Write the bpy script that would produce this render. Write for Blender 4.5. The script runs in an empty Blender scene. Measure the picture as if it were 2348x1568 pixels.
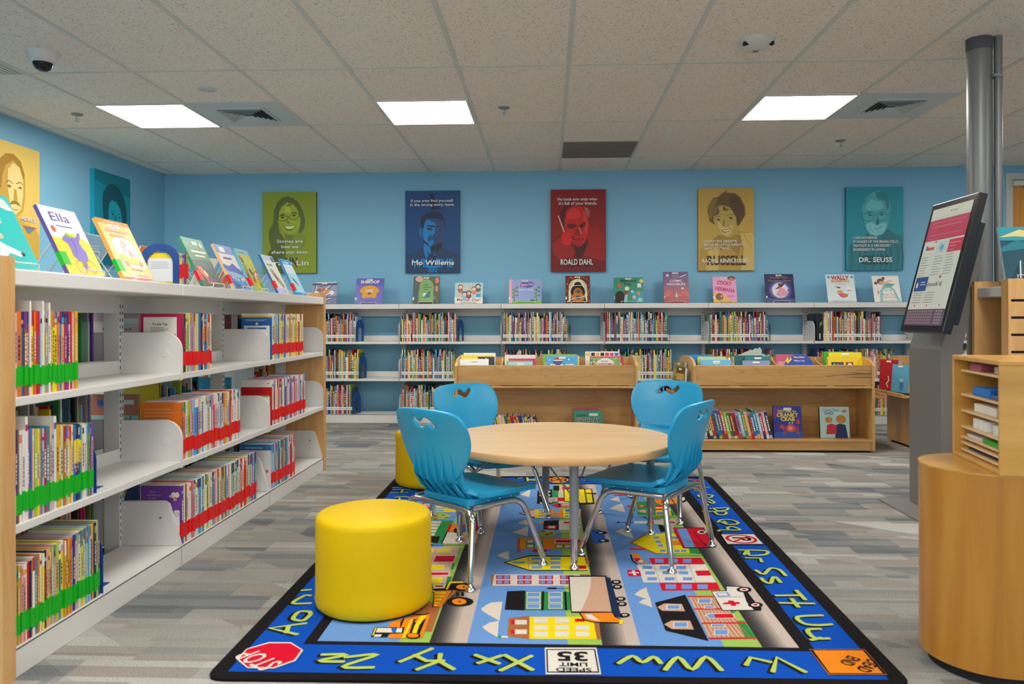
import bpy, math, random, re
from math import sin, cos, pi, radians, atan2, sqrt
from mathutils import Vector, Matrix
from mathutils.geometry import delaunay_2d_cdt
C = bpy.context.scene.collection
SC = bpy.context.scene
# ------------------------------------------------------------------ camera, world, light, exposure
cd = bpy.data.cameras.new('camera'); cam = bpy.data.objects.new('camera', cd); C.objects.link(cam)
YAW, ROLL = .0396, -.0027
fw = Vector((-sin(YAW), cos(YAW), 0)); r0 = Vector((cos(YAW), sin(YAW), 0)); u0 = Vector((0, 0, 1))
cr_ = r0 * cos(ROLL) + u0 * sin(ROLL); cu_ = u0 * cos(ROLL) - r0 * sin(ROLL)
mw = Matrix(((cr_.x, cu_.x, -fw.x, 0), (cr_.y, cu_.y, -fw.y, 0), (cr_.z, cu_.z, -fw.z, .94), (0, 0, 0, 1)))
cam.matrix_world = mw
cd.sensor_width = 36; cd.lens = 1762.4 * 36 / 2348
cd.shift_x = (1174 - 1185.3) / 2348; cd.shift_y = (730.4 - 784) / 2348
cd.clip_start = .05
cd.dof.use_dof = True; cd.dof.focus_distance = 5.2; cd.dof.aperture_fstop = 5.0
SC.camera = cam
SC.view_settings.view_transform = 'Standard'; SC.view_settings.look = 'None'
SC.view_settings.gamma = 1; SC.view_settings.exposure = 0.0; SC.view_settings.use_curve_mapping = False
SC.cycles.max_bounces = 8; SC.cycles.diffuse_bounces = 5; SC.cycles.glossy_bounces = 4
SC.cycles.sample_clamp_indirect = 6
SC.cycles.use_denoising = True
LIGHT = 28.0            # strength of the ceiling panels
FILL_WIN = 2.2              # strength of the fill windows added behind the camera
wd = bpy.data.worlds.new('world'); SC.world = wd; wd.use_nodes = True
wd.node_tree.nodes['Background'].inputs[0].default_value = (.8, .85, .9, 1)
wd.node_tree.nodes['Background'].inputs[1].default_value = .3
random.seed(7)
# ------------------------------------------------------------------ helpers
def lin(h):
    if not isinstance(h, str): return h
    h = h.lstrip('#'); o = []
    for i in (0, 2, 4):
        c = int(h[i:i+2], 16) / 255
        o.append(c / 12.92 if c <= .04045 else ((c + .055) / 1.055) ** 2.4)
    return (o[0], o[1], o[2], 1.0)
WHITE = (.8, .8, .8, 1)
class MB:
    def __init__(s): s.v = []; s.f = []; s.c = []; s.m = []; s.s = []
    def add(s, vs, fs, col=None, mi=0, smooth=False):
        b = len(s.v); s.v += [tuple(v) for v in vs]; col = lin(col) if col else WHITE
        for f in fs: s.f.append(tuple(b + i for i in f)); s.c.append(col); s.m.append(mi); s.s.append(smooth)
        return s
    def box(s, x0, y0, z0, x1, y1, z1, col=None, mi=0):
        return s.add([(x0,y0,z0),(x1,y0,z0),(x1,y1,z0),(x0,y1,z0),(x0,y0,z1),(x1,y0,z1),(x1,y1,z1),(x0,y1,z1)],
              [(0,3,2,1),(4,5,6,7),(0,1,5,4),(1,2,6,5),(2,3,7,6),(3,0,4,7)], col, mi)
    def prism(s, pts, ax, a, b, col=None, mi=0, smooth=False):
        # pts 2D; ax 'x': (y,z) extruded along x; 'y': (x,z); 'z': (x,y)
        ar = sum(pts[i-1][0] * pts[i][1] - pts[i][0] * pts[i-1][1] for i in range(len(pts)))
        if (ar < 0) != (ax == 'y'): pts = pts[::-1]
        f = {'x': lambda p, t: (t, p[0], p[1]), 'y': lambda p, t: (p[0], t, p[1]), 'z': lambda p, t: (p[0], p[1], t)}[ax]
        n = len(pts); lo, hi = min(a, b), max(a, b)
        vs = [f(p, lo) for p in pts] + [f(p, hi) for p in pts]
        s.add(vs, [tuple(range(n))[::-1], tuple(range(n, 2 * n))], col, mi)
        s.add(vs, [(i, (i + 1) % n, n + (i + 1) % n, n + i) for i in range(n)], col, mi, smooth); return s
    def tube(s, path, r, n=8, col=None, mi=0, closed=False, cap=True):
        P = [Vector(p) for p in path]; m = len(P); rings = []; up = None
        for i in range(m):
            if closed: t = P[(i + 1) % m] - P[i - 1]
            else: t = (P[min(i + 1, m - 1)] - P[max(i - 1, 0)])
            t.normalize()
            if up is None:
                up = Vector((0, 0, 1)) if abs(t.z) < .9 else Vector((1, 0, 0))
            up = (up - t * up.dot(t)).normalized(); sd = t.cross(up)
            rr = r[i] if isinstance(r, (list, tuple)) else r
            rings.append([P[i] + (up * cos(2 * pi * k / n) + sd * sin(2 * pi * k / n)) * rr for k in range(n)])
        vs = [v for R in rings for v in R]; fs = []
        for i in range(m if closed else m - 1):
            j = (i + 1) % m
            for k in range(n): fs.append((i * n + k, i * n + (k + 1) % n, j * n + (k + 1) % n, j * n + k))
        s.add(vs, fs, col, mi, True)
        if cap and not closed: s.add(rings[0], [tuple(range(n))[::-1]], col, mi); s.add(rings[-1], [tuple(range(n))], col, mi)
        return s
    def lathe(s, prof, c=(0, 0, 0), n=24, col=None, mi=0, smooth=True):
        vs = []; fs = []
        for r, z in prof:
            for k in range(n): vs.append((c[0] + r * cos(2 * pi * k / n), c[1] + r * sin(2 * pi * k / n), c[2] + z))
        for i in range(len(prof) - 1):
            for k in range(n): fs.append((i * n + k, i * n + (k + 1) % n, (i + 1) * n + (k + 1) % n, (i + 1) * n + k))
        s.add(vs, fs, col, mi, smooth)
        s.add(vs[:n], [tuple(range(n))[::-1]], col, mi); s.add(vs[-n:], [tuple(range(n))], col, mi); return s
    def xf(s, M, start=0):
        for i in range(start, len(s.v)): s.v[i] = tuple(M @ Vector(s.v[i]))
        return s
    def build(s, name, mats, parent=None, bevel=0, seg=2, auto=False):
        me = bpy.data.meshes.new(name); me.from_pydata(s.v, [], s.f)
        if not isinstance(mats, (list, tuple)): mats = [mats]
        for m in mats: me.materials.append(m)
        me.polygons.foreach_set('material_index', s.m); me.polygons.foreach_set('use_smooth', s.s)
        at = me.attributes.new('tint', 'FLOAT_COLOR', 'CORNER'); a = []
        for p, c in zip(me.polygons, s.c): a += list(c) * p.loop_total
        at.data.foreach_set('color', a); me.update()
        o = bpy.data.objects.new(name, me); C.objects.link(o)
        if parent: o.parent = parent
        if bevel:
            b = o.modifiers.new('bevel', 'BEVEL'); b.width = bevel; b.segments = seg; b.limit_method = 'ANGLE'; b.angle_limit = radians(50)
            b.harden_normals = False
        return o
def tag(o, label=None, cat=None, group=None, kind=None):
    if label: o['label'] = label
    if cat: o['category'] = cat
    if group: o['group'] = group
    if kind: o['kind'] = kind
    return o
def thing(name, label, cat, loc=(0, 0, 0), rz=0, group=None):
    o = bpy.data.objects.new(name, None); C.objects.link(o); o.location = loc; o.rotation_euler = (0, 0, rz)
    o.empty_display_size = .05
    return tag(o, label, cat, group)
def struct(name, mb, mats, parent=None, **k):
    o = mb.build(name, mats, parent, **k)
    if not parent: o['kind'] = 'structure'
    return o
def arc(cx, cy, r, a0, a1, n=6):
    return [(cx + r * cos(radians(a0 + (a1 - a0) * i / n)), cy + r * sin(radians(a0 + (a1 - a0) * i / n))) for i in range(n + 1)]
def rrect(x0, y0, x1, y1, r, n=4):
    return arc(x1 - r, y0 + r, r, -90, 0, n) + arc(x1 - r, y1 - r, r, 0, 90, n) + arc(x0 + r, y1 - r, r, 90, 180, n) + arc(x0 + r, y0 + r, r, 180, 270, n)
def smooth_path(P, n=6, closed=False):
    P = [Vector(p) for p in P]; m = len(P); o = []
    for i in range(m if closed else m - 1):
        if closed: p0, p1, p2, p3 = P[i-1], P[i], P[(i+1) % m], P[(i+2) % m]
        else: p0, p1, p2, p3 = P[max(i-1, 0)], P[i], P[i+1], P[min(i+2, m-1)]
        for k in range(n):
            t = k / n; t2 = t * t; t3 = t2 * t
            o.append(.5 * ((2*p1) + (p2-p0)*t + (2*p0-5*p1+4*p2-p3)*t2 + (3*p1-p0-3*p2+p3)*t3))
    if not closed: o.append(P[-1])
    return o
def fillet(P, r, n=5):
    P = [Vector(p) for p in P]; o = [P[0]]
    for i in range(1, len(P) - 1):
        a = (P[i-1] - P[i]).normalized(); b = (P[i+1] - P[i]).normalized(); d = min(r, (P[i-1]-P[i]).length * .49, (P[i+1]-P[i]).length * .49)
        s, e = P[i] + a * d, P[i] + b * d
        for k in range(n + 1):
            t = k / n; o.append(s * (1-t)**2 + P[i] * 2 * t * (1-t) + e * t * t)
    o.append(P[-1]); return o
_tc = {}
def glyphs(body, bold=0.0, spacing=1.0):
    key = (body, bold, spacing)
    if key not in _tc:
        cu = bpy.data.curves.new('text', 'FONT'); cu.body = body; cu.size = 1; cu.offset = bold; cu.resolution_u = 2
        cu.space_character = spacing; cu.align_x = 'CENTER'; cu.fill_mode = 'FRONT'; cu.dimensions = '2D'
        ob = bpy.data.objects.new('text', cu); C.objects.link(ob)
        dg = bpy.context.evaluated_depsgraph_get(); me = bpy.data.meshes.new_from_object(ob.evaluated_get(dg))
        _tc[key] = ([(v.co.x, v.co.y) for v in me.vertices], [tuple(p.vertices) for p in me.polygons])
        bpy.data.objects.remove(ob); bpy.data.curves.remove(cu); bpy.data.meshes.remove(me)
    return _tc[key]
class Art:
    # flat printed artwork laid on a surface: o origin, u right, v up (board units scaled by sx, sy), n outward normal
    def __init__(s, mb, o, u, v, sx=1, sy=None, oy=0, ox=0, step=.00035, mi=0, flip=False, inc=6e-6):
        s.mb = mb; s.o = Vector(o); s.u = Vector(u).normalized(); s.v = Vector(v).normalized(); s.n = s.u.cross(s.v)
        s.sx = sx; s.sy = sx if sy is None else sy; s.ox = ox; s.oy = oy; s.step = step; s.mi = mi; s.flip = flip; s.k = 0; s.inc = inc
    def P(s, p, l):
        y = (s.oy - p[1]) if s.flip else (p[1] - s.oy)
        return s.o + s.u * ((p[0] - s.ox) * s.sx) + s.v * (y * s.sy) + s.n * (l * s.step + s.k * s.inc)
    def poly(s, col, l, *a):
        s.k += 1; pts = a[0] if len(a) == 1 else [(a[i], a[i+1]) for i in range(0, len(a), 2)]
        ar = sum(pts[i-1][0] * pts[i][1] - pts[i][0] * pts[i-1][1] for i in range(len(pts)))
        if (ar < 0) != s.flip: pts = pts[::-1]
        s.mb.add([s.P(p, l) for p in pts], [tuple(range(len(pts)))], col, s.mi); return s
    def rect(s, col, l, x0, y0, x1, y1): return s.poly(col, l, [(x0, y0), (x1, y0), (x1, y1), (x0, y1)])
    def ell(s, col, l, cx, cy, rx, ry=None, n=14, rot=0):
        ry = ry or rx; c, d = cos(rot), sin(rot)
        return s.poly(col, l, [(cx + rx * cos(2*pi*i/n) * c - ry * sin(2*pi*i/n) * d, cy + rx * cos(2*pi*i/n) * d + ry * sin(2*pi*i/n) * c) for i in range(n)])
    def line(s, col, l, w, *a):
        pts = a[0] if len(a) == 1 else [(a[i], a[i+1]) for i in range(0, len(a), 2)]
        P = [Vector(p) for p in pts]; A = []; B = []
        for i, p in enumerate(P):
            t = (P[min(i+1, len(P)-1)] - P[max(i-1, 0)])
            t = t.normalized() if t.length > 1e-9 else Vector((1, 0)); nn = Vector((-t.y, t.x)) * w * .5
            if i == 0: p = p - t * w * .3
            if i == len(P) - 1: p = p + t * w * .3
            A.append(p + nn); B.append(p - nn)
        for i in range(len(P) - 1): s.poly(col, l, [tuple(A[i]), tuple(A[i+1]), tuple(B[i+1]), tuple(B[i])])
        return s
    def text(s, body, x, y, h, col, l=6, w=None, bold=0.0, rot=0, sp=1.0, shear=0):
        # h cap height in board units, centred on x, baseline y; w forces the width
        s.k += 1; vs, fs = glyphs(body, bold, sp)
        if not vs: return s
        k = h / .69; x0 = min(v[0] for v in vs); x1 = max(v[0] for v in vs); kx = k if w is None else w / (x1 - x0); cx = (x0 + x1) / 2
        c, d = cos(rot), sin(rot); out = []; sg = -1 if s.flip else 1
        for a, b in vs:
            X = (a - cx) * kx + shear * b * k; Y = b * k * sg
            out.append(s.P((x + X * c - Y * d, y + X * d + Y * c), l))
        s.mb.add(out, fs, col, s.mi); return s
    def scrib(s, col, l, x0, y0, x1, y1, rows, ch=.4):
        # rows of unreadable small print
        dy = (y1 - y0) / rows
        for i in range(rows): s.rect(col, l, x0, y0 + dy * i, x0 + (x1 - x0) * random.uniform(.7, 1), y0 + dy * (i + ch))
        return s
# ------------------------------------------------------------------ materials
def mat(name, col=None, rough=.5, metal=0, tint=False, coat=0, spec=.5, emit=0, emitcol=None):
    m = bpy.data.materials.new(name); m.use_nodes = True; nt = m.node_tree; b = nt.nodes['Principled BSDF']
    b.inputs['Roughness'].default_value = rough; b.inputs['Metallic'].default_value = metal
    b.inputs['Specular IOR Level'].default_value = spec; b.inputs['Coat Weight'].default_value = coat; b.inputs['Coat Roughness'].default_value = .12
    if col: b.inputs['Base Color'].default_value = lin(col)
    if tint:
        a = nt.nodes.new('ShaderNodeAttribute'); a.attribute_name = 'tint'; nt.links.new(a.outputs['Color'], b.inputs['Base Color'])
        if emit: nt.links.new(a.outputs['Color'], b.inputs['Emission Color'])
    if emit:
        b.inputs['Emission Strength'].default_value = emit
        if emitcol: b.inputs['Emission Color'].default_value = lin(emitcol)
    return m
def nodes(m): return m.node_tree.nodes, m.node_tree.links, m.node_tree.nodes['Principled BSDF']
def ramp(N, stops, interp='LINEAR'):
    r = N.new('ShaderNodeValToRGB'); e = r.color_ramp.elements; r.color_ramp.interpolation = interp
    while len(e) < len(stops): e.new(.5)
    for k, (p, c) in enumerate(stops): e[k].position = p; e[k].color = lin(c)
    return r
def wood(name, c0, c1, c2, axis='x', scale=1, rough=.38, coat=.15, contrast=1):
    m = mat(name, c1, rough, coat=coat); N, L, b = nodes(m)
    tc = N.new('ShaderNodeTexCoord'); mp = N.new('ShaderNodeMapping')
    sc = {'x': (1.2, 14, 14), 'y': (14, 1.2, 14), 'z': (14, 14, 1.2)}[axis]
    mp.inputs['Scale'].default_value = tuple(v * scale for v in sc)
    L.new(tc.outputs['Object'], mp.inputs['Vector'])
    n1 = N.new('ShaderNodeTexNoise'); n1.inputs['Scale'].default_value = 1.3; n1.inputs['Detail'].default_value = 6; n1.inputs['Distortion'].default_value = 1.2
    L.new(mp.outputs[0], n1.inputs['Vector'])
    r = ramp(N, [(.25, c0), (.5, c1), (.78, c2)]); L.new(n1.outputs['Fac'], r.inputs['Fac'])
    mp2 = N.new('ShaderNodeMapping'); sc2 = {'x': (.5, 3.2, 3.2), 'y': (3.2, .5, 3.2), 'z': (3.2, 3.2, .5)}[axis]; mp2.inputs['Scale'].default_value = sc2
    L.new(tc.outputs['Object'], mp2.inputs['Vector'])
    w = N.new('ShaderNodeTexNoise'); w.inputs['Scale'].default_value = 1.6; w.inputs['Detail'].default_value = 1; w.inputs['Distortion'].default_value = .6; L.new(mp2.outputs[0], w.inputs['Vector'])
    mt = N.new('ShaderNodeMath'); mt.operation = 'MULTIPLY'; mt.inputs[1].default_value = 22; L.new(w.outputs['Fac'], mt.inputs[0])
    fr = N.new('ShaderNodeMath'); fr.operation = 'FRACT'; L.new(mt.outputs[0], fr.inputs[0])
    r2 = ramp(N, [(0, '9a7a52'), (.1, 'ffffff'), (1, 'ffffff')]); L.new(fr.outputs[0], r2.inputs['Fac'])
    mx = N.new('ShaderNodeMix'); mx.data_type = 'RGBA'; mx.blend_type = 'MULTIPLY'; mx.inputs['Factor'].default_value = .22 * contrast
    L.new(r.outputs[0], mx.inputs['A']); L.new(r2.outputs[0], mx.inputs['B']); L.new(mx.outputs['Result'], b.inputs['Base Color'])
    return m
M = {}
M['wall'] = mat('blue_wall_paint', '84bedc', .6)
N, L, b = nodes(M['wall']); n_ = N.new('ShaderNodeTexNoise'); n_.inputs['Scale'].default_value = 220; bp = N.new('ShaderNodeBump'); bp.inputs['Strength'].default_value = .08
L.new(n_.outputs['Fac'], bp.inputs['Height']); L.new(bp.outputs[0], b.inputs['Normal'])
M['ceil'] = mat('ceiling_tile', 'd8d2c8', .9)
N, L, b = nodes(M['ceil']); tc = N.new('ShaderNodeTexCoord'); v1 = N.new('ShaderNodeTexNoise'); v1.inputs['Scale'].default_value = 95; v1.inputs['Detail'].default_value = 3
L.new(tc.outputs['Object'], v1.inputs['Vector']); rr = ramp(N, [(.34, 'bdb4a6'), (.40, 'ece4d7'), (.7, 'f0e8dc')]); L.new(v1.outputs['Fac'], rr.inputs['Fac']); L.new(rr.outputs[0], b.inputs['Base Color'])
M['tbar'] = mat('ceiling_bar', 'cfd2ca', .6)
M['panelgrey'] = mat('vent_panel_paint', 'c3cfd1', .6)
M['grille'] = mat('return_grille', 'a39e98', .7)
M['dark'] = mat('dark_recess', '17171a', .8)
M['white'] = mat('white_enamel', 'dcdad6', .32)
M['grey'] = mat('grey_steel', '8d9296', .4, .3)
M['slot'] = mat('slot_dark', '50545a', .7)
M['chrome'] = mat('chrome', 'd8d8da', .08, 1)
M['legpaint'] = mat('grey_leg_paint', '878b8f', .4, .2)
M['column'] = mat('column_paint', '7f8181', .38, .35)
M['kiosk'] = mat('kiosk_metal', '8c8a86', .4, .3)
M['kioskd'] = mat('kiosk_post_metal', '7d7b78', .42, .2)
M['black'] = mat('black_plastic', '0e0d0f', .28)
M['blue'] = mat('chair_blue_plastic', '1f9ccb', .34, spec=.45)
M['yellow'] = mat('yellow_vinyl', 'e2bc00', .5, spec=.2)
M['navy'] = mat('navy_metal', '16478c', .4)
M['matte'] = mat('printed_matte', None, .65, tint=True)
M['gloss'] = mat('printed_gloss', None, .42, tint=True)
M['canvas'] = mat('printed_canvas', None, .55, tint=True)
M['screen'] = mat('lit_screen', None, .12, tint=True, emit=.1)
M['pane'] = mat('window_daylight', 'ffffff', .3, emit=FILL_WIN, emitcol='f2f6ff')  # glow of the added fill windows
M['lamp'] = mat('light_panel', 'ffffff', .5, emit=LIGHT, emitcol='fffaf2')
M['woodcase'] = wood('maple_case', 'b5854a', 'cb9d5e', 'd9b176', 'x', .8, .35, .2, 1.2)
M['woodcasez'] = wood('maple_upright', 'b5854a', 'cb9d5e', 'd9b176', 'z', .8, .35, .2)
M['woodpanel'] = wood('maple_end_panel', 'c4935a', 'd3a467', 'dfb57c', 'z', 1, .4, .1, .5)
M['desk'] = wood('honey_desk', 'a86c20', 'b87c28', 'c68e38', 'z', .8, .35, .25, .35)
M['desktop'] = wood('desk_top', 'c08a3c', 'd09c48', 'dcaa5a', 'x', .5, .3, .3, .4)
M['tabletop'] = wood('table_laminate', 'd9b481', 'e0bd8c', 'e6c698', 'x', .6, .4, .05, .25)
M['tableedge'] = mat('table_edge_band', 'd2a66e', .4)
M['door'] = wood('door_veneer', 'd68d38', 'e39c45', 'ebaa58', 'z', .7, .4, .1, .3)
# rug: printed pile
M['rug'] = mat('rug_pile', None, .95, tint=True, spec=.1)
N, L, b = nodes(M['rug']); at = [n for n in N if n.type == 'ATTRIBUTE'][0]
n1 = N.new('ShaderNodeTexNoise'); n1.inputs['Scale'].default_value = 420; n1.inputs['Detail'].default_value = 2
r1 = ramp(N, [(.3, 'cfcfcf'), (.7, 'ffffff')]); mx = N.new('ShaderNodeMix'); mx.data_type = 'RGBA'; mx.blend_type = 'MULTIPLY'; mx.inputs['Factor'].default_value = .55
tc = N.new('ShaderNodeTexCoord'); L.new(tc.outputs['Object'], n1.inputs['Vector']); L.new(n1.outputs['Fac'], r1.inputs['Fac']); L.new(at.outputs['Color'], mx.inputs['A']); L.new(r1.outputs[0], mx.inputs['B']); L.new(mx.outputs['Result'], b.inputs['Base Color'])
bp = N.new('ShaderNodeBump'); bp.inputs['Strength'].default_value = .35; bp.inputs['Distance'].default_value = .002; L.new(n1.outputs['Fac'], bp.inputs['Height']); L.new(bp.outputs[0], b.inputs['Normal'])
# carpet: planks in mixed greys with skewed patches
M['carpet'] = mat('carpet_planks', '8a8b88', .95, spec=.1)
N, L, b = nodes(M['carpet']); tc = N.new('ShaderNodeTexCoord')
def brick(scale, rowh, bw, off, rot=0, skew=None, seed=0):
    mp = N.new('ShaderNodeMapping'); mp.inputs['Location'].default_value = (seed, seed * .37, 0); mp.inputs['Rotation'].default_value = (0, 0, rot)
    src = tc.outputs['Object']
    if skew:
        sx = N.new('ShaderNodeSeparateXYZ'); L.new(src, sx.inputs[0]); ma = N.new('ShaderNodeMath'); ma.operation = 'MULTIPLY_ADD'; ma.inputs[1].default_value = skew
        L.new(sx.outputs['Y'], ma.inputs[0]); L.new(sx.outputs['X'], ma.inputs[2]); cb = N.new('ShaderNodeCombineXYZ'); L.new(ma.outputs[0], cb.inputs['X']); L.new(sx.outputs['Y'], cb.inputs['Y']); src = cb.outputs[0]
    L.new(src, mp.inputs['Vector'])
    t = N.new('ShaderNodeTexBrick'); t.inputs['Scale'].default_value = 1; t.inputs['Mortar Size'].default_value = 0; t.inputs['Brick Width'].default_value = bw; t.inputs['Row Height'].default_value = rowh
    t.offset = off; t.offset_frequency = 2; t.squash = .7; t.squash_frequency = 3; t.inputs['Color1'].default_value = (0, 0, 0, 1); t.inputs['Color2'].default_value = (1, 1, 1, 1)
    L.new(mp.outputs[0], t.inputs['Vector']); return t
b1 = brick(1, .125, .34, .37, seed=.13); b2 = brick(1, .25, .47, .61, skew=1.3, seed=1.7); b3 = brick(1, .0625, .9, .43, seed=3.1)
def mixf(a, c, f):
    x = N.new('ShaderNodeMix'); x.data_type = 'RGBA'; x.inputs['Factor'].default_value = f; L.new(a, x.inputs['A']); L.new(c, x.inputs['B']); return x.outputs['Result']
mm = mixf(mixf(b1.outputs['Color'], b2.outputs['Color'], .42), b3.outputs['Color'], .22)
rc = ramp(N, [(.16, '6f7478'), (.3, '868a8c'), (.4, '9a9994'), (.5, 'a8a7a2'), (.58, '9c938a'), (.7, 'b3b2ad'), (.88, 'cac8c3')], 'LINEAR'); L.new(mm, rc.inputs['Fac'])
n2 = N.new('ShaderNodeTexNoise'); n2.inputs['Scale'].default_value = 260; n2.inputs['Detail'].default_value = 4; L.new(tc.outputs['Object'], n2.inputs['Vector'])
r2 = ramp(N, [(.3, 'a9a9a9'), (.7, 'ffffff')]); L.new(n2.outputs['Fac'], r2.inputs['Fac'])
mx = N.new('ShaderNodeMix'); mx.data_type = 'RGBA'; mx.blend_type = 'MULTIPLY'; mx.inputs['Factor'].default_value = .8; L.new(rc.outputs[0], mx.inputs['A']); L.new(r2.outputs[0], mx.inputs['B']); L.new(mx.outputs['Result'], b.inputs['Base Color'])
bp = N.new('ShaderNodeBump'); bp.inputs['Strength'].default_value = .4; bp.inputs['Distance'].default_value = .002; L.new(n2.outputs['Fac'], bp.inputs['Height']); L.new(bp.outputs[0], b.inputs['Normal'])
# ------------------------------------------------------------------ room
XL, XR, YB, YF, ZC = -3.66, 6.4, 7.22, -2.6, 2.33
struct('floor', MB().box(XL - .1, YF - .1, -.05, XR + .1, YB + .1, 0), M['carpet'])
struct('wall_left', MB().box(XL - .1, YF, 0, XL, YB + .1, ZC + .1), M['wall'])
wb = MB().box(XL, YB, 0, 4.24, YB + .1, ZC + .1).box(4.24, YB, 2.21, 5.26, YB + .1, ZC + .1).box(5.26, YB, 0, XR, YB + .1, ZC + .1)
struct('wall_back', wb, M['wall'])
struct('wall_right', MB().box(XR, YF, 0, XR + .1, YB + .1, ZC + .1), M['wall'])
struct('wall_rear', MB().box(XL, YF - .1, 0, XR, YF, ZC + .1), M['wall'])
# three unseen glowing windows, added behind the camera to brighten the room
for k, xw in enumerate((-2.6, -.2, 2.2)):
    w_ = struct('window_%d' % (k + 1), MB().box(xw, YF + .005, .75, xw + 1.9, YF + .02, 2.05), M['pane'])
    f_ = MB()
    for a, b, c_, d in ((xw - .06, .69, xw, 2.11), (xw + 1.9, .69, xw + 1.96, 2.11), (xw, .69, xw + 1.9, .75), (xw, 2.05, xw + 1.9, 2.11), (xw + .93, .75, xw + .97, 2.05)): f_.box(a, YF, b, c_, YF + .05, d)
    f_.build('window_frame', M['white'], w_)
GX, GY = .118, 1.78      # origin of the tile grid: bars every 0.61 across, every 1.22 in depth
struct('ceiling', MB().box(XL, YF, ZC, XR, YB, ZC + .1), M['ceil'])
tb = MB(); x = GX - .61 * 6
while x < XR:
    if x > XL: tb.box(x - .0115, YF, ZC - .004, x + .0115, YB, ZC + .002)
    x += .61
y = GY - 1.22 * 3
while y < YB:
    tb.box(XL, y - .009, ZC - .003, XR, y + .009, ZC + .002); y += 1.22
tb.box(XL, YF, ZC - .004, XL + .02, YB, ZC + .002).box(XL, YB - .02, ZC - .004, XR, YB, ZC + .002)
struct('trim_1', tb, M['tbar'])
# open door panel in the back wall, right
dr = MB().box(4.26, YB + .02, 0, 5.24, YB + .06, 2.2)
d0 = struct('door_1', dr, M['door'])
MB().box(4.2, YB - .012, 0, 4.26, YB + .1, 2.26).box(5.24, YB - .012, 0, 5.3, YB + .1, 2.26).box(4.26, YB - .012, 2.2, 5.24, YB + .1, 2.26).build('door_frame', M['tbar'], d0)
MB().box(4.245, YB - .06, 2.14, 4.36, YB + .02, 2.185).build('door_closer', M['white'], d0, bevel=.004)
MB().box(4.36, YB - .075, 2.135, 4.42, YB + .02, 2.192).build('closer_end_cap', mat('closer_brown', '6a5146', .5), d0, bevel=.004)
MB().box(XL, YF, 0, XL + .012, YB, .1).build('baseboard_left', M['dark'])['kind'] = 'structure'
# ceiling light panels (2 x 2 ft): three in view, the rest of the room's rows behind the camera
def light(ix, y0, label):
    t = thing('ceiling_light', label, 'ceiling light', (GX + .61 * ix + .305, y0 + .305, ZC), group='square light panels in the ceiling')
    fr = MB(); a, b = .297, .283
    for s in (-1, 1):
        fr.box(min(s*a, s*b), -a, -.012, max(s*a, s*b), a, 0); fr.box(-b, min(s*a, s*b), -.012, b, max(s*a, s*b), 0)
    fr.build('frame', M['white'], t); MB().box(-b, -b, -.009, b, b, -.002).build('diffuser', M['lamp'], t); return t
YL = GY + 1.22 * 2.5
light(-5, YL, 'square lit ceiling panel left of a blue-grey vent tile, near the left wall')
light(-2, YL, 'square lit ceiling panel in the middle, above the dark blue portrait')
light(2, YL, 'square lit ceiling panel at the right, beside the grey column')
for ix, yy in [(-5, .56), (-2, 1.78), (2, 1.78), (6, 1.78), (6, YL), (-5, -1.27), (-1, -1.27), (3, -1.27), (7, -1.27)]:
    light(ix, yy, 'square lit ceiling panel over the near half of the room, outside the picture')
# ceiling diffuser tiles
def vent(ix, label):
    t = thing('ceiling_vent', label, 'air vent', (GX + .61 * ix + .305, YL + .305, ZC), group='air vents in the ceiling')
    MB().box(-.3, -.3, -.006, .3, .3, 0).build('panel', M['panelgrey'], t)
    MB().box(-.15, -.17, -.0065, .15, .13, -.004).build('recess', M['dark'], t)
    g = MB()
    for k in range(5):
        a = .15 - k * .026
        for s in (-1, 1):
            g.add([(s*a, -.02-a, -.024), (s*a, -.02+a, -.024), (s*(a-.014), -.02+a-.014, -.008), (s*(a-.014), -.02-a+.014, -.008)], [(0, 1, 2, 3) if s < 0 else (3, 2, 1, 0)])
            g.add([(-a, -.02+s*a, -.024), (a, -.02+s*a, -.024), (a-.014, -.02+s*(a-.014), -.008), (-a+.014, -.02+s*(a-.014), -.008)], [(0, 1, 2, 3) if s > 0 else (3, 2, 1, 0)])
    g.build('louvre', M['panelgrey'], t)
    f = MB()
    for s in (-1, 1):
        f.box(min(s*.15, s*.168), -.19, -.016, max(s*.15, s*.168), .15, -.004); f.box(-.15, -.02 + min(s*.15, s*.17), -.016, .15, -.02 + max(s*.15, s*.17), -.004)
    f.build('rim', M['panelgrey'], t)
vent(-4, 'square air vent in a blue-grey ceiling tile, between the left and middle light panels')
vent(3, 'square air vent in a blue-grey ceiling tile, next to the grey column')
t = thing('return_air_grille', 'brown-grey perforated return air tile in the ceiling before the back wall', 'air grille', (GX + .305, 6.35, ZC))
MB().box(-.297, -.297, -.006, .297, .297, 0).build('perforated_face', M['grille'], t)
g = MB()
for k in range(15): g.box(-.29, -.29 + k * .04, -.0075, .29, -.27 + k * .04, -.006)
g.build('slat', mat('grille_dark', '635e5a', .8), t)
t = thing('return_air_grille', 'pale perforated return air tile at the left edge, beside the dome camera', 'air grille', (GX - .61 * 5 - .305, 3.93, ZC))
MB().box(-.297, -.297, -.006, .297, .297, 0).build('perforated_face', M['tbar'], t)
g = MB()
for k in range(20): g.box(-.28 + k * .029, -.28, -.0075, -.27 + k * .029, .28, -.006)
g.build('slat', M['grille'], t)
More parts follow.
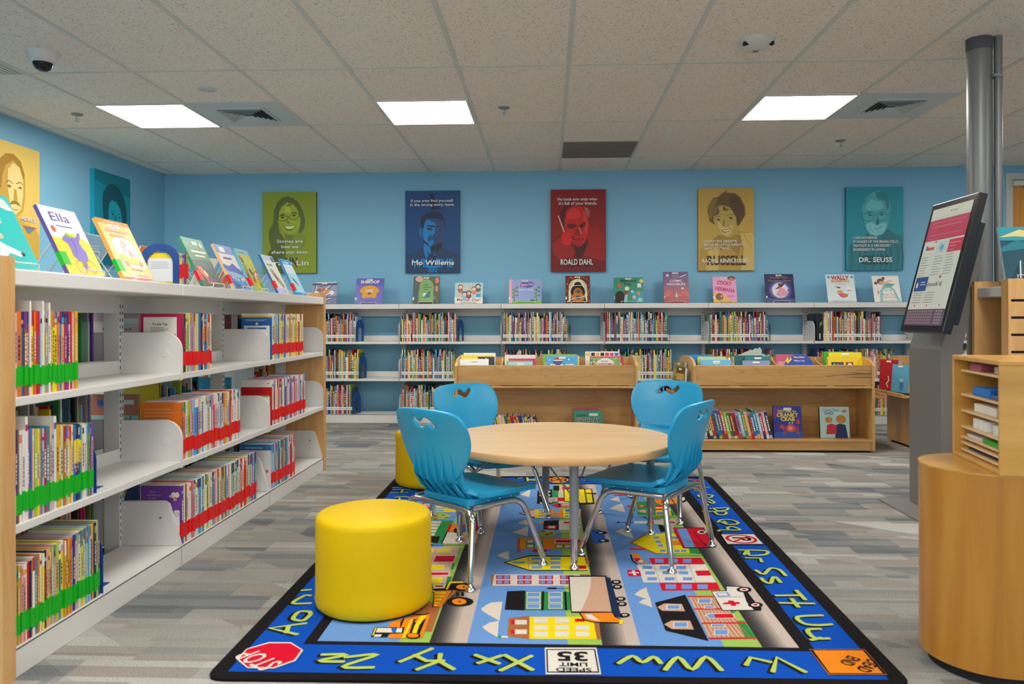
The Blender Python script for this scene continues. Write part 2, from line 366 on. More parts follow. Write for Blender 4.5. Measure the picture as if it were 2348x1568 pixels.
# dome camera
t = thing('dome_camera', 'white dome security camera with dark lens on the ceiling', 'security camera', (-2.62, 3.9, ZC))
MB().lathe([(.0, -.055), (.05, -.055), (.068, -.04), (.078, -.012), (.08, 0)], n=28).build('housing', M['white'], t)
MB().lathe([(.001, -.098), (.02, -.095), (.036, -.084), (.046, -.066), (.049, -.05)], n=24).build('lens_dome', mat('smoked_dome', '15151c', .08), t)
t = thing('smoke_detector', 'round white smoke detector with red lettering on the ceiling', 'smoke detector', (1.05, 3.9, ZC))
MB().lathe([(.0, -.05), (.045, -.05), (.07, -.036), (.09, -.014), (.092, 0)], n=32).build('housing', mat('detector_white', 'cfcdc6', .4), t)
s = MB(); A = Art(s, (0, 0, -.0505), (1, 0, 0), (0, -1, 0)); A.rect('bdbbb4', 1, -.017, -.022, .014, .012)
for i in range(6):
    for j in range(4): A.rect('2a2a2a' if (i * 3 + j * 5) % 4 else '8a8a88', 2, -.015 + i * .0048, -.02 + j * .006, -.0112 + i * .0048, -.0155 + j * .006)
s.build('spec_sticker', M['matte'], t)
s = MB(); A = Art(s, (.05, .0, -.0475), Vector((.85, 0, .5)), (0, -1, 0)); A.text('FIRE', 0, -.004, .012, 'b8463c', 1); s.build('fire_lettering', M['matte'], t)
s = MB().box(-.075, -.052, -.036, -.045, -.03, -.02); s.box(.045, -.052, -.036, .075, -.03, -.02); s.build('sensor_slot', M['dark'], t)
for (x, y, lb) in [(-3.17, 5.07, 'small ceiling sprinkler head nearest the left wall'), (-.28, 5.05, 'small ceiling sprinkler head right of the middle light panel'), (2.3, 6.12, 'small ceiling sprinkler head furthest back, below the right vent')]:
    t = thing('sprinkler_head', lb, 'sprinkler', (x, y, ZC), group='ceiling sprinkler heads')
    MB().lathe([(.01, -.012), (.034, -.008), (.038, 0)], n=20).build('escutcheon', M['grey'], t)
    f = MB(); f.tube([(-.011, 0, -.01), (-.012, 0, -.03), (0, 0, -.045)], .002, 6); f.tube([(.011, 0, -.01), (.012, 0, -.03), (0, 0, -.045)], .002, 6)
    f.lathe([(.016, -.05), (.016, -.047)], n=14); f.lathe([(.004, -.045), (.004, -.01)], n=8); f.build('frame', M['chrome'], t)
o = MB().lathe([(.0, -.004), (.055, -.004), (.058, 0)], (-2.05, 4.56, ZC), 28).build('cover_plate', M['panelgrey']); tag(o, 'flat round blue-grey cover plate on a ceiling tile, left', 'cover plate')
# round column with two conduits
t = thing('column', 'tall round grey column with a side pipe, floor to ceiling', 'column', (2.16, 3.93, 0))
MB().lathe([(.057, 0), (.057, 2.33)], n=40).build('shaft', M['column'], t)
MB().lathe([(.059, 2.27), (.06, 2.33)], n=40).build('top_collar', M['slot'], t)
s = MB().lathe([(.019, 0), (.019, 2.33)], (.072, -.035, 0), 20); s.build('conduit_pipe', M['column'], t)
for z in (.3, .99, 2.13):
    s = MB().lathe([(.0225, z - .008), (.0225, z + .008)], (.072, -.035, 0), 20); s.box(.03, -.066, z - .006, .075, -.056, z + .006); s.lathe([(.005, z-.006), (.005, z+.006)], (.036, -.066, 0), 10); s.build('pipe_clamp', M['grey'], t)
# ------------------------------------------------------------------ posters
def board(x0, z0, w, h, name, label, face, side, wallside='back', d=.035):
    # canvas on the wall; returns Art in board pixels (905 x 1385), y down
    t = thing(name, label, 'poster', (x0 + w / 2, YB - d / 2, z0) if wallside == 'back' else (XL + d / 2, x0 + w / 2, z0))
    s = MB()
    if wallside == 'back':
        s.box(-w/2, -d/2, 0, w/2, d/2 - .002, h, side); u = (1, 0, 0); o = (-w/2, -d/2, h)
    else:
        s.box(-d/2 + .002, -w/2, 0, d/2, w/2, h, side); u = (0, 1, 0); o = (d/2, -w/2, h)
    b = s.build('canvas', M['canvas'], t)
    p = MB(); A = Art(p, o, u, (0, 0, 1), w / 905, h / 1385, flip=True, step=.0004)
    A.rect(face, 1, 0, 0, 905, 1385); return t, p, A
def shadowtext(A, s, x, y, h, w, col='f2f0ea', sh='2a2a2a', l=12, bold=.012, off=3):
    A.text(s, x + off, y + off, h, sh, l, w, bold); A.text(s, x, y, h, col, l + 1, w, bold)
# 1 green: smiling woman with glasses
t, p, A = board(-2.695, 1.378, .513, .765, 'portrait_poster', 'lime green poster of a smiling person in glasses, first on the back wall', '8ea021', '5f7d18')
def sc(dx, dy, *a): return [(a[i] + dx, a[i+1] + dy) for i in range(0, len(a), 2)]
g = lambda c, l, *a: A.poly(c, l, sc(-185, -85, *a))
g('5b6a2b', 2, 370,560,380,400,440,250,520,180,600,158,700,185,800,270,870,420,905,590,890,700,830,800,800,780,820,600,700,300,600,250,480,400,440,560,470,760,560,900,600,1200,620,1470,320,1470,260,1150,330,1060,290,880,290,740,350,650)
g('8a9a2c', 2, 560,800,700,830,800,780,880,810,905,880,890,1000,800,1080,790,1460,600,1460,560,1000)
g('a4b52c', 3, 455,560,465,430,510,330,600,265,690,280,760,360,800,440,830,560,820,660,760,760,690,812,600,790,510,720)
g('70801f', 4, 560,340,650,270,690,290,640,330,600,420)
g('93a32a', 4, 480,600,560,640,600,760,540,720); g('c0cd3e', 4, 560,330,640,330,660,430,560,430)
g('4b5828', 5, 480,480,520,458,590,468,560,476,500,492); g('4b5828', 5, 660,440,730,425,770,440,700,445)
A.line('33401f', 6, 9, sc(-185, -85, 440,515,470,495,560,490,605,505,610,530,590,565,530,580,470,572,445,545,440,515))
A.line('33401f', 6, 9, sc(-185, -85, 640,510,660,470,740,452,800,455,812,475,795,520,740,548,680,552,645,530,640,510))
A.line('33401f', 6, 9, sc(-185, -85, 605,512,640,510))
A.ell('3d4a22', 6, 525-185, 520-85, 26, 16); A.ell('3d4a22', 6, 720-185, 487-85, 28, 16)
g('7d8d24', 5, 590,560,640,600,655,625,620,635,590,600)
g('5d6a26', 6, 555,665,640,665,745,645,725,700,670,745,600,745); g('e2e7a0', 7, 565,672,650,672,740,655,700,705,640,722,590,712)
g('74842a', 3, 560,800,650,830,700,812,720,860,650,950,600,1000)
for k in range(6): A.line('45522a', 4, 7, sc(-185, -85, 330+k*38,1080+k*8, 320+k*40,1220, 350+k*38,1460))
A.line('55652b', 4, 8, sc(-185, -85, 300,760,310,900,350,1030,400,1080)); A.line('55652b', 4, 6, sc(-185, -85, 900,880,880,980,830,1070))
for i, (s, w) in enumerate((('Stories are', 440), ('how we', 285), ('share our lives.', 622))): shadowtext(A, s, 463, 868 + i * 93, 52, w, off=3, sh='3c4a20')
A.text('LIN', 490, 1275, 150, '2e3a1c', 11, 190, .02); shadowtext(A, 'Grace Lin', 420, 1255, 84, 720, sh='3c4a20')
p.build('printed_face', M['canvas'], t)
# 2 dark blue: bearded person, half in shade
t, p, A = board(-1.333, 1.374, .515, .77, 'portrait_poster', 'dark blue poster of a bearded person in a suit, second on the back wall', '0d4a84', '0a335f')
g = lambda c, l, *a: A.poly(c, l, [((a[i]-80)*905/925, (a[i+1]-95)*1385/1395) for i in range(0, len(a), 2)])
G = lambda *a: [((a[i]-80)*905/925, (a[i+1]-95)*1385/1395) for i in range(0, len(a), 2)]
g('1c3f66', 2, 80,1200,240,1140,360,1080,400,980,700,1050,840,1130,1003,1200,1003,1488,80,1488)
g('152c4c', 3, 335,640,350,550,430,480,540,450,650,465,720,510,750,620,745,760,720,640,660,580,560,560,440,580,400,700,370,740,340,700)
g('27497a', 3, 600,600,720,600,745,740,740,900,690,1040,640,1105,520,1060,560,980,600,860)
g('0f82cc', 4, 400,700,415,620,450,585,490,600,520,620,580,630,605,695,585,720,585,820,550,850,530,880,480,900,465,960,455,990,390,930,378,820,385,740)
g('0f82cc', 3, 318,740,345,728,362,760,365,870,345,880,320,820); g('0a5a98', 4, 340,770,355,765,358,850,345,850)
g('122744', 5, 435,700,470,682,560,690,600,700,600,712,540,715,470,705); g('122744', 5, 440,745,470,722,540,735,530,770,490,770); A.ell('0d1c34', 6, *G(512, 752)[0], 22, 17); A.ell('7fc4ec', 7, *G(514, 748)[0], 5)
g('1a3357', 5, 620,700,700,690,715,710,640,715); g('1a3357', 5, 610,750,680,740,690,765,630,770); A.ell('6aa7d4', 7, *G(632, 750)[0], 7)
g('0b3a68', 6, 500,850,520,850,515,890,470,915,480,935,560,920,580,900,640,905,600,930,530,935,480,950,462,940,462,905)
g('14273f', 3, 370,925,455,990,510,1050,640,1000,720,960,690,1080,640,1140,510,1100,400,1000)
g('0f82cc', 6, 480,945,560,925,555,990,520,1050,470,1020,460,990)
g('0f82cc', 4, 388,1080,400,980,500,1060,515,1160,470,1180,430,1250,400,1160); g('0a5f9f', 5, 460,1120,505,1165,470,1195,440,1150)
g('122e4c', 4, 490,1190,560,1210,600,1488,470,1488); g('0f6db0', 4, 465,1488,470,1390,620,1390,620,1488); A.line('8cc8ea', 6, 6, G(570,1195,585,1180))
g('152a47', 3, 490,150,560,150,570,250,600,330,700,420,640,410,540,430,490,380,520,250)
shadowtext(A, 'If you ever find yourself', 445, 190, 42, 700, sh='08213d'); shadowtext(A, 'in the wrong story, leave.', 450, 257, 42, 740, sh='08213d')
A.text('WILLEMS', 450, 1292, 140, '1593dd', 11, 690, .02); shadowtext(A, 'Mo Willems', 460, 1253, 74, 700, sh='08213d', off=4, bold=.02)
p.build('printed_face', M['canvas'], t)
# 3 red: person leaning on a hand with a pen
t, p, A = board(.033, 1.377, .514, .766, 'portrait_poster', 'red poster of a balding person holding a pen, in the middle of the back wall', '8f0d0b', '6a0a0a')
G = lambda *a: [((a[i]-82)*905/935, (a[i+1]-75)*1385/1400) for i in range(0, len(a), 2)]
g = lambda c, l, *a: A.poly(c, l, G(*a))
g('7a100c', 2, 100,960,230,850,330,800,450,1000,700,760,800,710,920,760,1000,860,1015,1000,1015,1470,86,1470,86,1050)
g('a31712', 3, 100,1000,240,900,300,1010,440,1040,490,1120,480,1200,380,1300,200,1250,110,1110); g('a31712', 3, 730,720,860,730,980,830,1000,1000,990,1300,820,1250,640,1200,700,1000)
g('5a0c0a', 3, 240,560,250,450,330,360,450,330,380,400,330,520,310,700,260,640); g('4c1210', 3, 490,1040,640,1000,700,900,715,1000,640,1180,590,1240,500,1230)
g('c9150f', 4, 320,600,350,430,440,370,560,350,650,400,700,520,720,640,715,760,700,900,650,990,600,1040,520,1045,440,960,400,860,330,760)
g('d8362e', 5, 625,430,680,470,715,600,720,720,700,860,660,800,640,600); g('e03028', 5, 350,500,440,400,560,410,600,520,500,580,370,570)
g('b06a68', 4, 640,370,720,400,750,450,720,560,690,480); A.line('7a201c', 6, 5, G(690,400,730,440,740,560))
g('6a0d0b', 6, 350,680,400,655,500,665,530,690,480,740,400,745,360,720); g('6a0d0b', 6, 560,680,640,640,680,640,670,690,620,730,570,720)
A.ell('3a0907', 7, *G(440, 718)[0], 22, 12); A.ell('3a0907', 7, *G(610, 705)[0], 20, 11)
g('9c120e', 6, 520,740,560,730,590,830,600,870,540,860,470,830); A.line('f0b0a8', 7, 9, G(565,735,605,840))
g('6a0d0b', 7, 440,915,540,925,640,900,650,915,560,945,470,940); g('8a100c', 6, 440,870,500,860,470,920,430,930)
g('a8120e', 6, 500,985,600,985,580,1030,520,1030)
g('e01d15', 8, 262,900,270,830,300,800,350,800,430,830,440,930,430,1010,340,1030,265,980); A.line('a8120e', 9, 6, G(300,810,290,900)); A.line('a8120e', 9, 6, G(350,810,340,900)); A.line('a8120e', 9, 6, G(430,830,370,960))
A.line('f2a9a2', 9, 20, G(212,525,310,795))
for s, y, w, x in (('No book ever ends when', 262, 650, 430), ("it's full of your friends.", 333, 630, 440)): shadowtext(A, s, x + 8, y - 75, 48, w, sh='3a0706')
A.text('DAHL', 450, 1295, 130, '3a0d0a', 11, 400, .03); shadowtext(A, 'ROALD DAHL', 427, 1268, 92, 530, sh='2c0605', off=5, bold=.015)
p.build('printed_face', M['canvas'], t)
# 4 gold: smiling person with short hair
t, p, A = board(1.4, 1.38, .512, .763, 'portrait_poster', 'gold poster of a smiling person with short dark hair, fourth on the back wall', 'cda64b', 'a8802c')
G = lambda *a: [((a[i]-80)*905/950, (a[i+1]-88)*1385/1405) for i in range(0, len(a), 2)]
g = lambda c, l, *a: A.poly(c, l, G(*a))
g('c09a3a', 2, 110,1130,300,1000,420,880,600,920,760,820,1000,850,1028,860,1028,1490,85,1490); g('d9b862', 3, 780,860,1000,850,1028,900,1028,1490,800,1490,860,1100); g('d9b862', 3, 250,1150,430,1130,420,1490,200,1490)
g('a3863c', 4, 420,880,560,920,740,880,800,900,800,1050,760,1240,640,1130,500,1100,320,970)
g('6b5428', 4, 235,490,245,400,330,260,430,230,570,135,560,170,700,175,800,250,870,400,880,540,830,620,780,720,740,740,720,640,690,560,340,560,350,710,270,650)
g('8a7030', 5, 250,400,330,280,420,250,380,350,330,500,300,640,250,560); g('5a4320', 5, 600,230,760,260,860,420,870,560,790,700,740,680,700,540,620,430)
g('c0a04c', 6, 340,640,345,520,400,400,500,380,620,420,690,530,725,600,730,700,760,800,700,880,620,930,540,920,440,850,390,760)
g('d8bd70', 7, 400,640,450,680,500,740,560,760,620,740,680,700,640,860,560,910,470,850,420,760); g('6b5428', 7, 340,560,420,380,440,520,370,560); g('6b5428', 7, 500,380,560,440,620,440,560,480,500,470)
g('a08238', 7, 490,640,530,620,530,740,490,740)
A.ell('4a3718', 8, *G(412, 628)[0], 34, 16); A.ell('e8dcb0', 9, *G(400, 630)[0], 10, 7); A.ell('4a3718', 8, *G(625, 600)[0], 38, 16); A.ell('e8dcb0', 9, *G(598, 603)[0], 10, 7)
A.line('5a4320', 8, 8, G(360,580,420,565,460,580)); A.line('5a4320', 8, 8, G(560,560,630,535,690,545))
g('5a4320', 8, 465,795,540,800,640,765,600,830,530,850,490,830); g('eee0b4', 9, 480,800,545,808,625,780,590,825,530,835,500,820)
A.line('5a4320', 5, 8, G(435,220,500,170,572,135)); A.line('5a4320', 4, 7, G(760,880,800,940,790,1100)); A.line('a8883a', 5, 6, G(860,880,940,1040,990,1100))
for i, (s, w) in enumerate((('DREAM BIG DREAMS,', 540), ('BECAUSE LITTLE DREAMS', 660), ('HAVE NO MAGIC.', 440))): shadowtext(A, s, 90 + w / 2, 912 + i * 60, 38, w, 'f0ebdd', '9a8040')
A.text('RUSSELL', 455, 1290, 150, '4a3518', 11, 630, .03); shadowtext(A, 'RACHEL RENEE RUSSELL', 455, 1250, 60, 780, sh='7a6230')
p.build('printed_face', M['canvas'], t)
# 5 teal: bearded person in glasses
t, p, A = board(2.748, 1.376, .515, .765, 'portrait_poster', 'teal poster of a bearded person in glasses, last on the back wall by the kiosk', '1f9aab', '0a7d92')
G = lambda *a: [((a[i]-85)*905/970, (a[i+1]-78)*1385/1425) for i in range(0, len(a), 2)]
g = lambda c, l, *a: A.poly(c, l, G(*a))
g('2c828c', 2, 130,1080,380,960,440,860,680,920,790,800,900,870,1055,920,1055,1500,100,1500,120,1200)
for x in (150, 280, 390, 520, 640, 730, 820, 930, 1010): g('25707c', 3, x,1060,x+30,1060,x+55,1300,x+35,1498,x+5,1498,x+20,1300)
g('2a7883', 4, 680,920,790,800,900,870,960,960,900,1040,720,1000)
g('4fb2bd', 5, 355,480,365,330,430,220,540,170,640,150,740,165,820,280,840,420,850,500,820,620,790,760,720,880,620,920,500,900,430,820,400,690,370,600)
g('2d8b98', 6, 590,170,740,160,810,260,820,420,780,480,750,330,680,300,620,290,590,230); g('3a97a3', 6, 360,330,450,210,520,180,420,280,380,420)
g('6fc6cf', 6, 420,400,500,290,600,320,700,340,720,440,640,480,500,480,430,480)
A.line('23626e', 8, 7, G(355,490,365,590,385,640,440,660,520,655,550,610,555,555,480,530,380,545)); A.line('23626e', 8, 7, G(610,550,620,610,660,655,740,655,790,630,810,560,720,530,620,545)); A.line('23626e', 8, 8, G(810,560,850,500)); A.line('23626e', 8, 6, G(555,565,610,560))
g('2a6e7a', 8, 430,505,490,500,550,520,500,522,450,520); g('2a6e7a', 8, 630,520,700,500,760,505,700,516)
A.ell('1d545f', 8, *G(490, 560)[0], 24, 13); A.ell('1d545f', 8, *G(690, 555)[0], 24, 13)
g('2d7a86', 8, 600,600,640,660,650,700,610,740,590,720); g('85d0d6', 7, 520,680,600,740,690,700,770,700,760,800,700,880,600,910,500,890,440,800,420,720)
A.line('2d7a86', 9, 9, G(560,780,620,800,700,750)); A.line('2d7a86', 9, 5, G(480,740,490,800,560,860)); A.line('3a8d98', 9, 5, G(600,830,650,860,700,840))
for i, (s, w) in enumerate((('I LIKE NONSENSE.', 385), ('IT WAKES UP THE BRAIN-CELLS.', 715), ('FANTASY IS A NECESSARY', 600), ('INGREDIENT IN LIVING.', 515))): shadowtext(A, s, 110 + w / 2, 863 + i * 66, 40, w, 'eef2ef', '1c5d68')
A.text('SEUSS', 460, 1285, 140, '24505a', 11, 440, .03); shadowtext(A, 'DR. SEUSS', 465, 1250, 78, 530, sh='173f48', off=5, bold=.02, l=12)
p.build('printed_face', M['canvas'], t)
# left wall
t, p, A = board(4.84, 1.376, .515, .765, 'portrait_poster', 'golden yellow poster of a moustached person on the left wall', 'e7c465', 'b8902c', 'left')
A.poly('cfa848', 2, 0,1385,0,1000,250,900,450,880,640,960,840,1020,900,1100,900,1385)
A.poly('c9a040', 2, 150,420,170,260,300,150,430,130,560,200,640,400,640,640,600,820,500,900,330,900,230,800,180,640)
A.poly('ecd28c', 3, 330,560,340,330,430,240,540,280,600,420,600,620,560,800,480,870,400,860)
A.poly('a87f28', 4, 150,420,170,260,300,150,430,130,560,200,630,360,600,420,540,280,430,210,300,290,240,430,220,600)
A.line('8a6a22', 5, 12, [(300, 500), (360, 470), (410, 500)]); A.line('8a6a22', 5, 12, [(480, 490), (540, 460), (590, 480)])
A.ell('8a6a22', 6, 355, 540, 34, 17); A.ell('8a6a22', 6, 545, 530, 30, 15); A.poly('c39a3c', 5, 440,560,480,560,500,700,430,700); A.poly('9a7828', 6, 350,770,400,715,455,700,510,712,560,765,505,750,455,742,405,752); A.line('a87f28', 6, 8, [(410, 810), (455, 818), (500, 808)])
A.poly('6a8596', 6, 600,1000,820,1010,700,1090); A.line('d85a2a', 7, 12, [(600, 995), (830, 1000)])
shadowtext(A, "HERE'S", 690, 930, 50, 260, sh='8a6a22'); p.build('printed_face', M['canvas'], t)
t, p, A = board(6.02, 1.40, .53, .755, 'portrait_poster', 'teal poster of a person with curled dark hair on the left wall', '0893ab', '06a7c4', 'left')
A.poly('067a90', 2, 0,0,905,0,905,300,0,160); A.poly('0b5263', 3, 190,480,200,330,300,200,450,150,600,190,740,320,800,500,810,700,760,800,700,860,640,800,620,560,560,430,460,400,360,440,330,600,320,860,220,760)
A.poly('12a5bb', 4, 345,600,350,470,420,400,540,420,640,520,680,640,670,760,600,900,500,930,400,860,340,740)
A.line('0b5263', 5, 10, [(380, 590), (440, 560), (480, 580)]); A.line('0b5263', 5, 10, [(570, 600), (620, 590), (650, 610)]); A.ell('0b5263', 6, 440, 615, 28, 15); A.ell('0b5263', 6, 610, 645, 24, 13)
A.poly('0c7187', 5, 490,620,520,620,540,760,490,760); A.line('0b5263', 6, 12, [(470, 840), (530, 855), (580, 840)]); A.poly('0c7187', 3, 300,880,640,900,700,1385,200,1385)
shadowtext(A, 'I de', 330, 1080, 46, 110, sh='04505f'); p.build('printed_face', M['canvas'], t)
# ------------------------------------------------------------------ metal library shelving
def slots(mb, x, y, z0, z1, w=.004, mi=1):
    z = z0
    while z < z1: mb.box(x - w, y - .0006, z, x + w, y, z + .013, mi=mi); z += .026
def shelf_unit(label, W, loc, rz, yc=.265, double=False, shelves=(.735, .40), near_panel=None, far_panel=None, group=None, hl=.18):
    t = thing('shelving_unit', label, 'bookshelf', loc, rz, group)
    D = yc * 2 if double else yc + .02
    for x in (0, W):
        x = .0085 if x == 0 else W - .0085; p = MB().box(x - .008, yc - .03, 0, x + .008, yc + (.03 if double else .01), 1.03)
        slots(p, x, yc - .03, .1, 1.0, .003); p.build('upright_post', [M['white'], M['slot']], t)
    MB().box(.001, -.004, 1.03, W - .001, D, 1.075).build('top_board', M['white'], t, bevel=.004)
    MB().box(.016, yc - .012, .965, W - .016, yc + .008, 1.03).build('top_rail', M['white'], t)
    def side(fy, sg):
        # fy front, sg +1 depth grows towards +y
        Y = lambda d: fy + sg * d
        def bx(mb, x0, d0, z0, x1, d1, z1, **k): a, b = sorted((Y(d0), Y(d1))); mb.box(x0, a, z0, x1, b, z1, **k)
        for zs in shelves:
            s = MB(); bx(s, .006, 0, zs - .023, W - .006, yc - .03, zs); bx(s, .02, yc - .034, zs, W - .02, yc - .03, zs + .05)
            s.build('shelf', M['white'], t, bevel=.003)
            for x in (.004, W - .004):
                pts = [(Y(0), zs - .026), (Y(0), zs + hl - .09)] + [(Y(.07 - .07 * cos(radians(a))), zs + hl - .09 + .065 * sin(radians(a))) for a in range(10, 91, 10)] + [(Y(yc - .03), zs + hl - .025), (Y(yc - .03), zs - .03), (Y(.04), zs - .03)]
                b = MB().prism(pts, 'x', x - .0015, x + .0015)
                b.tube([(x, p[0], p[1]) for p in pts[:-1]], .0022, 5); k = len(b.v)
                b.lathe([(.013, -.0035), (.015, 0), (.013, .0035)], n=16); b.xf(Matrix.Translation((x, Y(.06), zs + .075)) @ Matrix.Rotation(pi/2, 4, 'Y'), k)
                b.build('shelf_bracket', M['white'], t)
        d = MB(); bx(d, .003, 0, 0, W - .003, .004, .077); bx(d, .003, 0, .07, W - .003, yc - .03, .077); d.build('base_deck', M['white'], t, bevel=.002)
        for x in (.005, W - .005):
            pts = [(Y(.004), .078), (Y(.05), .236), (Y(.065), .246), (Y(yc - .03), .246), (Y(yc - .03), .078)]
            b = MB().prism(pts, 'x', x - .0015, x + .0015); b.tube([(x, p[0], p[1]) for p in pts], .0022, 5)
            for q in (-1, 1): b.prism([(Y(.055), .13), (Y(.09), .13), (Y(.095), .205), (Y(.085), .21), (Y(.075), .205)], 'x', x + q * .0015, x + q * .0022)
            kk = b.build('base_bracket', M['white'], t)
            n = MB(); n.lathe([(.004, -.006), (.005, 0), (.004, .006)], n=10); n.xf(Matrix.Translation((x, Y(.08), .186)) @ Matrix.Rotation(pi/2, 4, 'Y')); n.build('bracket_screw', M['chrome'], kk)
    side(0, 1)
    if double: side(2 * yc, -1)
    if near_panel: slat_panel(t, -.052, -.002, -.006, D + .006)
    if far_panel:
        MB().box(W + .003, -.006, 0, W + .042, D + .006, 1.105).build('end_panel', M['woodpanel'], t, bevel=.004)
    return t
def slat_panel(t, x0, x1, y0, y1, name='end_panel', z0=0, zt=1.105):
    s = MB().box(x0 + .01, y0, z0, x1, y1, zt); z = zt; zs = []
    p = 1.012
    while p > z0 + .02: zs.append(p); p -= .0735
    tops = [zt] + [q - .0055 for q in zs]; bots = [q + .0055 for q in zs] + [z0]
    for a, b in zip(tops, bots): s.box(x0, y0 + .012, b, x0 + .0101, y1 - .012, a)
    s.box(x0, y0, z0, x0 + .0101, y0 + .012, zt); s.box(x0, y1 - .012, z0, x0 + .0101, y1, zt)
    e = s.build(name, M['woodpanel'], t)
    g = MB()
    for q in zs: g.box(x0 + .0085, y0 + .012, q - .0055, x0 + .0102, y1 - .012, q + .0055)
    g.build('groove_liner', M['dark'], e)
L0 = 1.956; UW = .925
shelf_unit('white double-sided metal bookshelf bay nearest the camera, with slotted wooden end', UW, (-1.395, L0, 0), pi/2, double=True, near_panel=True, group='bays of the white bookshelf on the left')
shelf_unit('white double-sided metal bookshelf bay in the middle of the left run', UW, (-1.395, L0 + UW, 0), pi/2, double=True, group='bays of the white bookshelf on the left')
shelf_unit('white double-sided metal bookshelf bay furthest away, with plain wooden end', UW, (-1.395, L0 + 2 * UW, 0), pi/2, double=True, far_panel=True, group='bays of the white bookshelf on the left')
wl = ['in the left corner', 'behind the far wooden end of the left bookshelf', 'just right of the left bookshelf, with an empty left half', 'under the dark blue poster', 'behind the left book bin, under the red poster', 'above the gap between the two book bins', 'behind the right book bin, with a black case on it', 'half hidden by the kiosk']
for k in range(8):
    shelf_unit('white metal wall bookshelf bay ' + wl[k], UW, (-3.19 + UW * k, 6.9, 0), 0, yc=.27, group='bays of the back wall bookshelf', hl=.2)
for k in range(4):
    shelf_unit('white metal bookshelf bay along the left wall, seen through the near shelves, bay ' + ['nearest', 'second', 'third', 'furthest'][k], UW, (-3.33, 3.19 + UW * k, 0), pi/2, yc=.27, group='bays of the left wall bookshelf')
# slat end panel on the far right
t = thing('shelving_unit', 'shelf end of horizontal wooden slats at the right edge, beside the grey column', 'bookshelf', (1.965, 3.36, 0))
# panel faces the camera: local x across, front -y
s = MB().box(0, .01, 0, .56, .05, 1.105); s.box(0, .26, 0, .56, .28, 1.105); zs = []; p = 1.012
while p > .02: zs.append(p); p -= .0735
for a, b in zip([1.105] + [q - .0055 for q in zs], [q + .0055 for q in zs] + [0]): s.box(.012, 0, b, .548, .0101, a)
s.box(0, 0, 0, .012, .0101, 1.105).box(.548, 0, 0, .56, .0101, 1.105); e = s.build('end_panel', M['woodpanel'], t)
g = MB()
for q in zs: g.box(.012, .0085, q - .0055, .548, .0102, q + .0055)
g.build('groove_liner', M['dark'], e)
MB().box(.012, .05, 1.03, .548, .26, 1.075).build('top_board', M['white'], t, bevel=.004)
for z in (.74, .4, .077): MB().box(.012, .05, z - .023, .548, .26, z).build('shelf', M['white'], t)
# ------------------------------------------------------------------ books
PAL = {'purple': '6d3c96', 'pink': 'e8a9a9', 'orange': 'd9701c', 'blue': '2f6fb5', 'navy': '1f2f6e', 'gold': 'dba521', 'magenta': 'b3174f', 'light blue': '9dbfd8', 'yellow': 'ecd21c',
 'red': 'c91420', 'grey': '9b9a97', 'white': 'e6e2da', 'peach': 'e3a983', 'teal': '1f8798', 'salmon': 'd97d6a', 'cream': 'e3d7b4', 'lime': 'a8bf3a', 'mint': 'a3c9b5', 'maroon': '8a3140', 'lavender': 'a79bcb',
 'rose': 'cf7f96', 'black': '262427', 'green': '2f8a45', 'olive': '8f9440', 'brown': '8a5a38', 'pale green': 'c3d3a0', 'lilac': 'b9a3c4', 'sky blue': '4aa3d8', 'dark green': '23553c', 'slate': '4d6f80'}
AB = dict(pu='purple', pi='pink', o='orange', b='blue', n='navy', go='gold', ma='magenta', lb='light blue', y='yellow', r='red', gr='grey', w='white', pe='peach', te='teal', sa='salmon', cr='cream', li='lime', mi='mint',
 mr='maroon', la='lavender', ro='rose', k='black', g='green', ol='olive', br='brown', pg='pale green', ll='lilac', sk='sky blue', dg='dark green', sl='slate')
TAPE = {'g': '06ae18', 'r': 'e0050f'}
ORD = ['first', 'second', 'third', 'fourth', 'fifth', 'sixth', 'seventh', 'eighth', 'ninth', 'tenth', 'eleventh', 'twelfth', 'thirteenth', 'fourteenth', 'fifteenth', 'sixteenth', 'seventeenth', 'eighteenth', 'nineteenth', 'twentieth']
TENS = ['', '', 'twenty', 'thirty', 'forty', 'fifty']
def ordn(i):
    if i <= 20: return ORD[i-1]
    t, u = divmod(i, 10); return {2: 'twentieth', 3: 'thirtieth', 4: 'fortieth', 5: 'fiftieth'}[t] if u == 0 else TENS[t] + '-' + ORD[u-1]
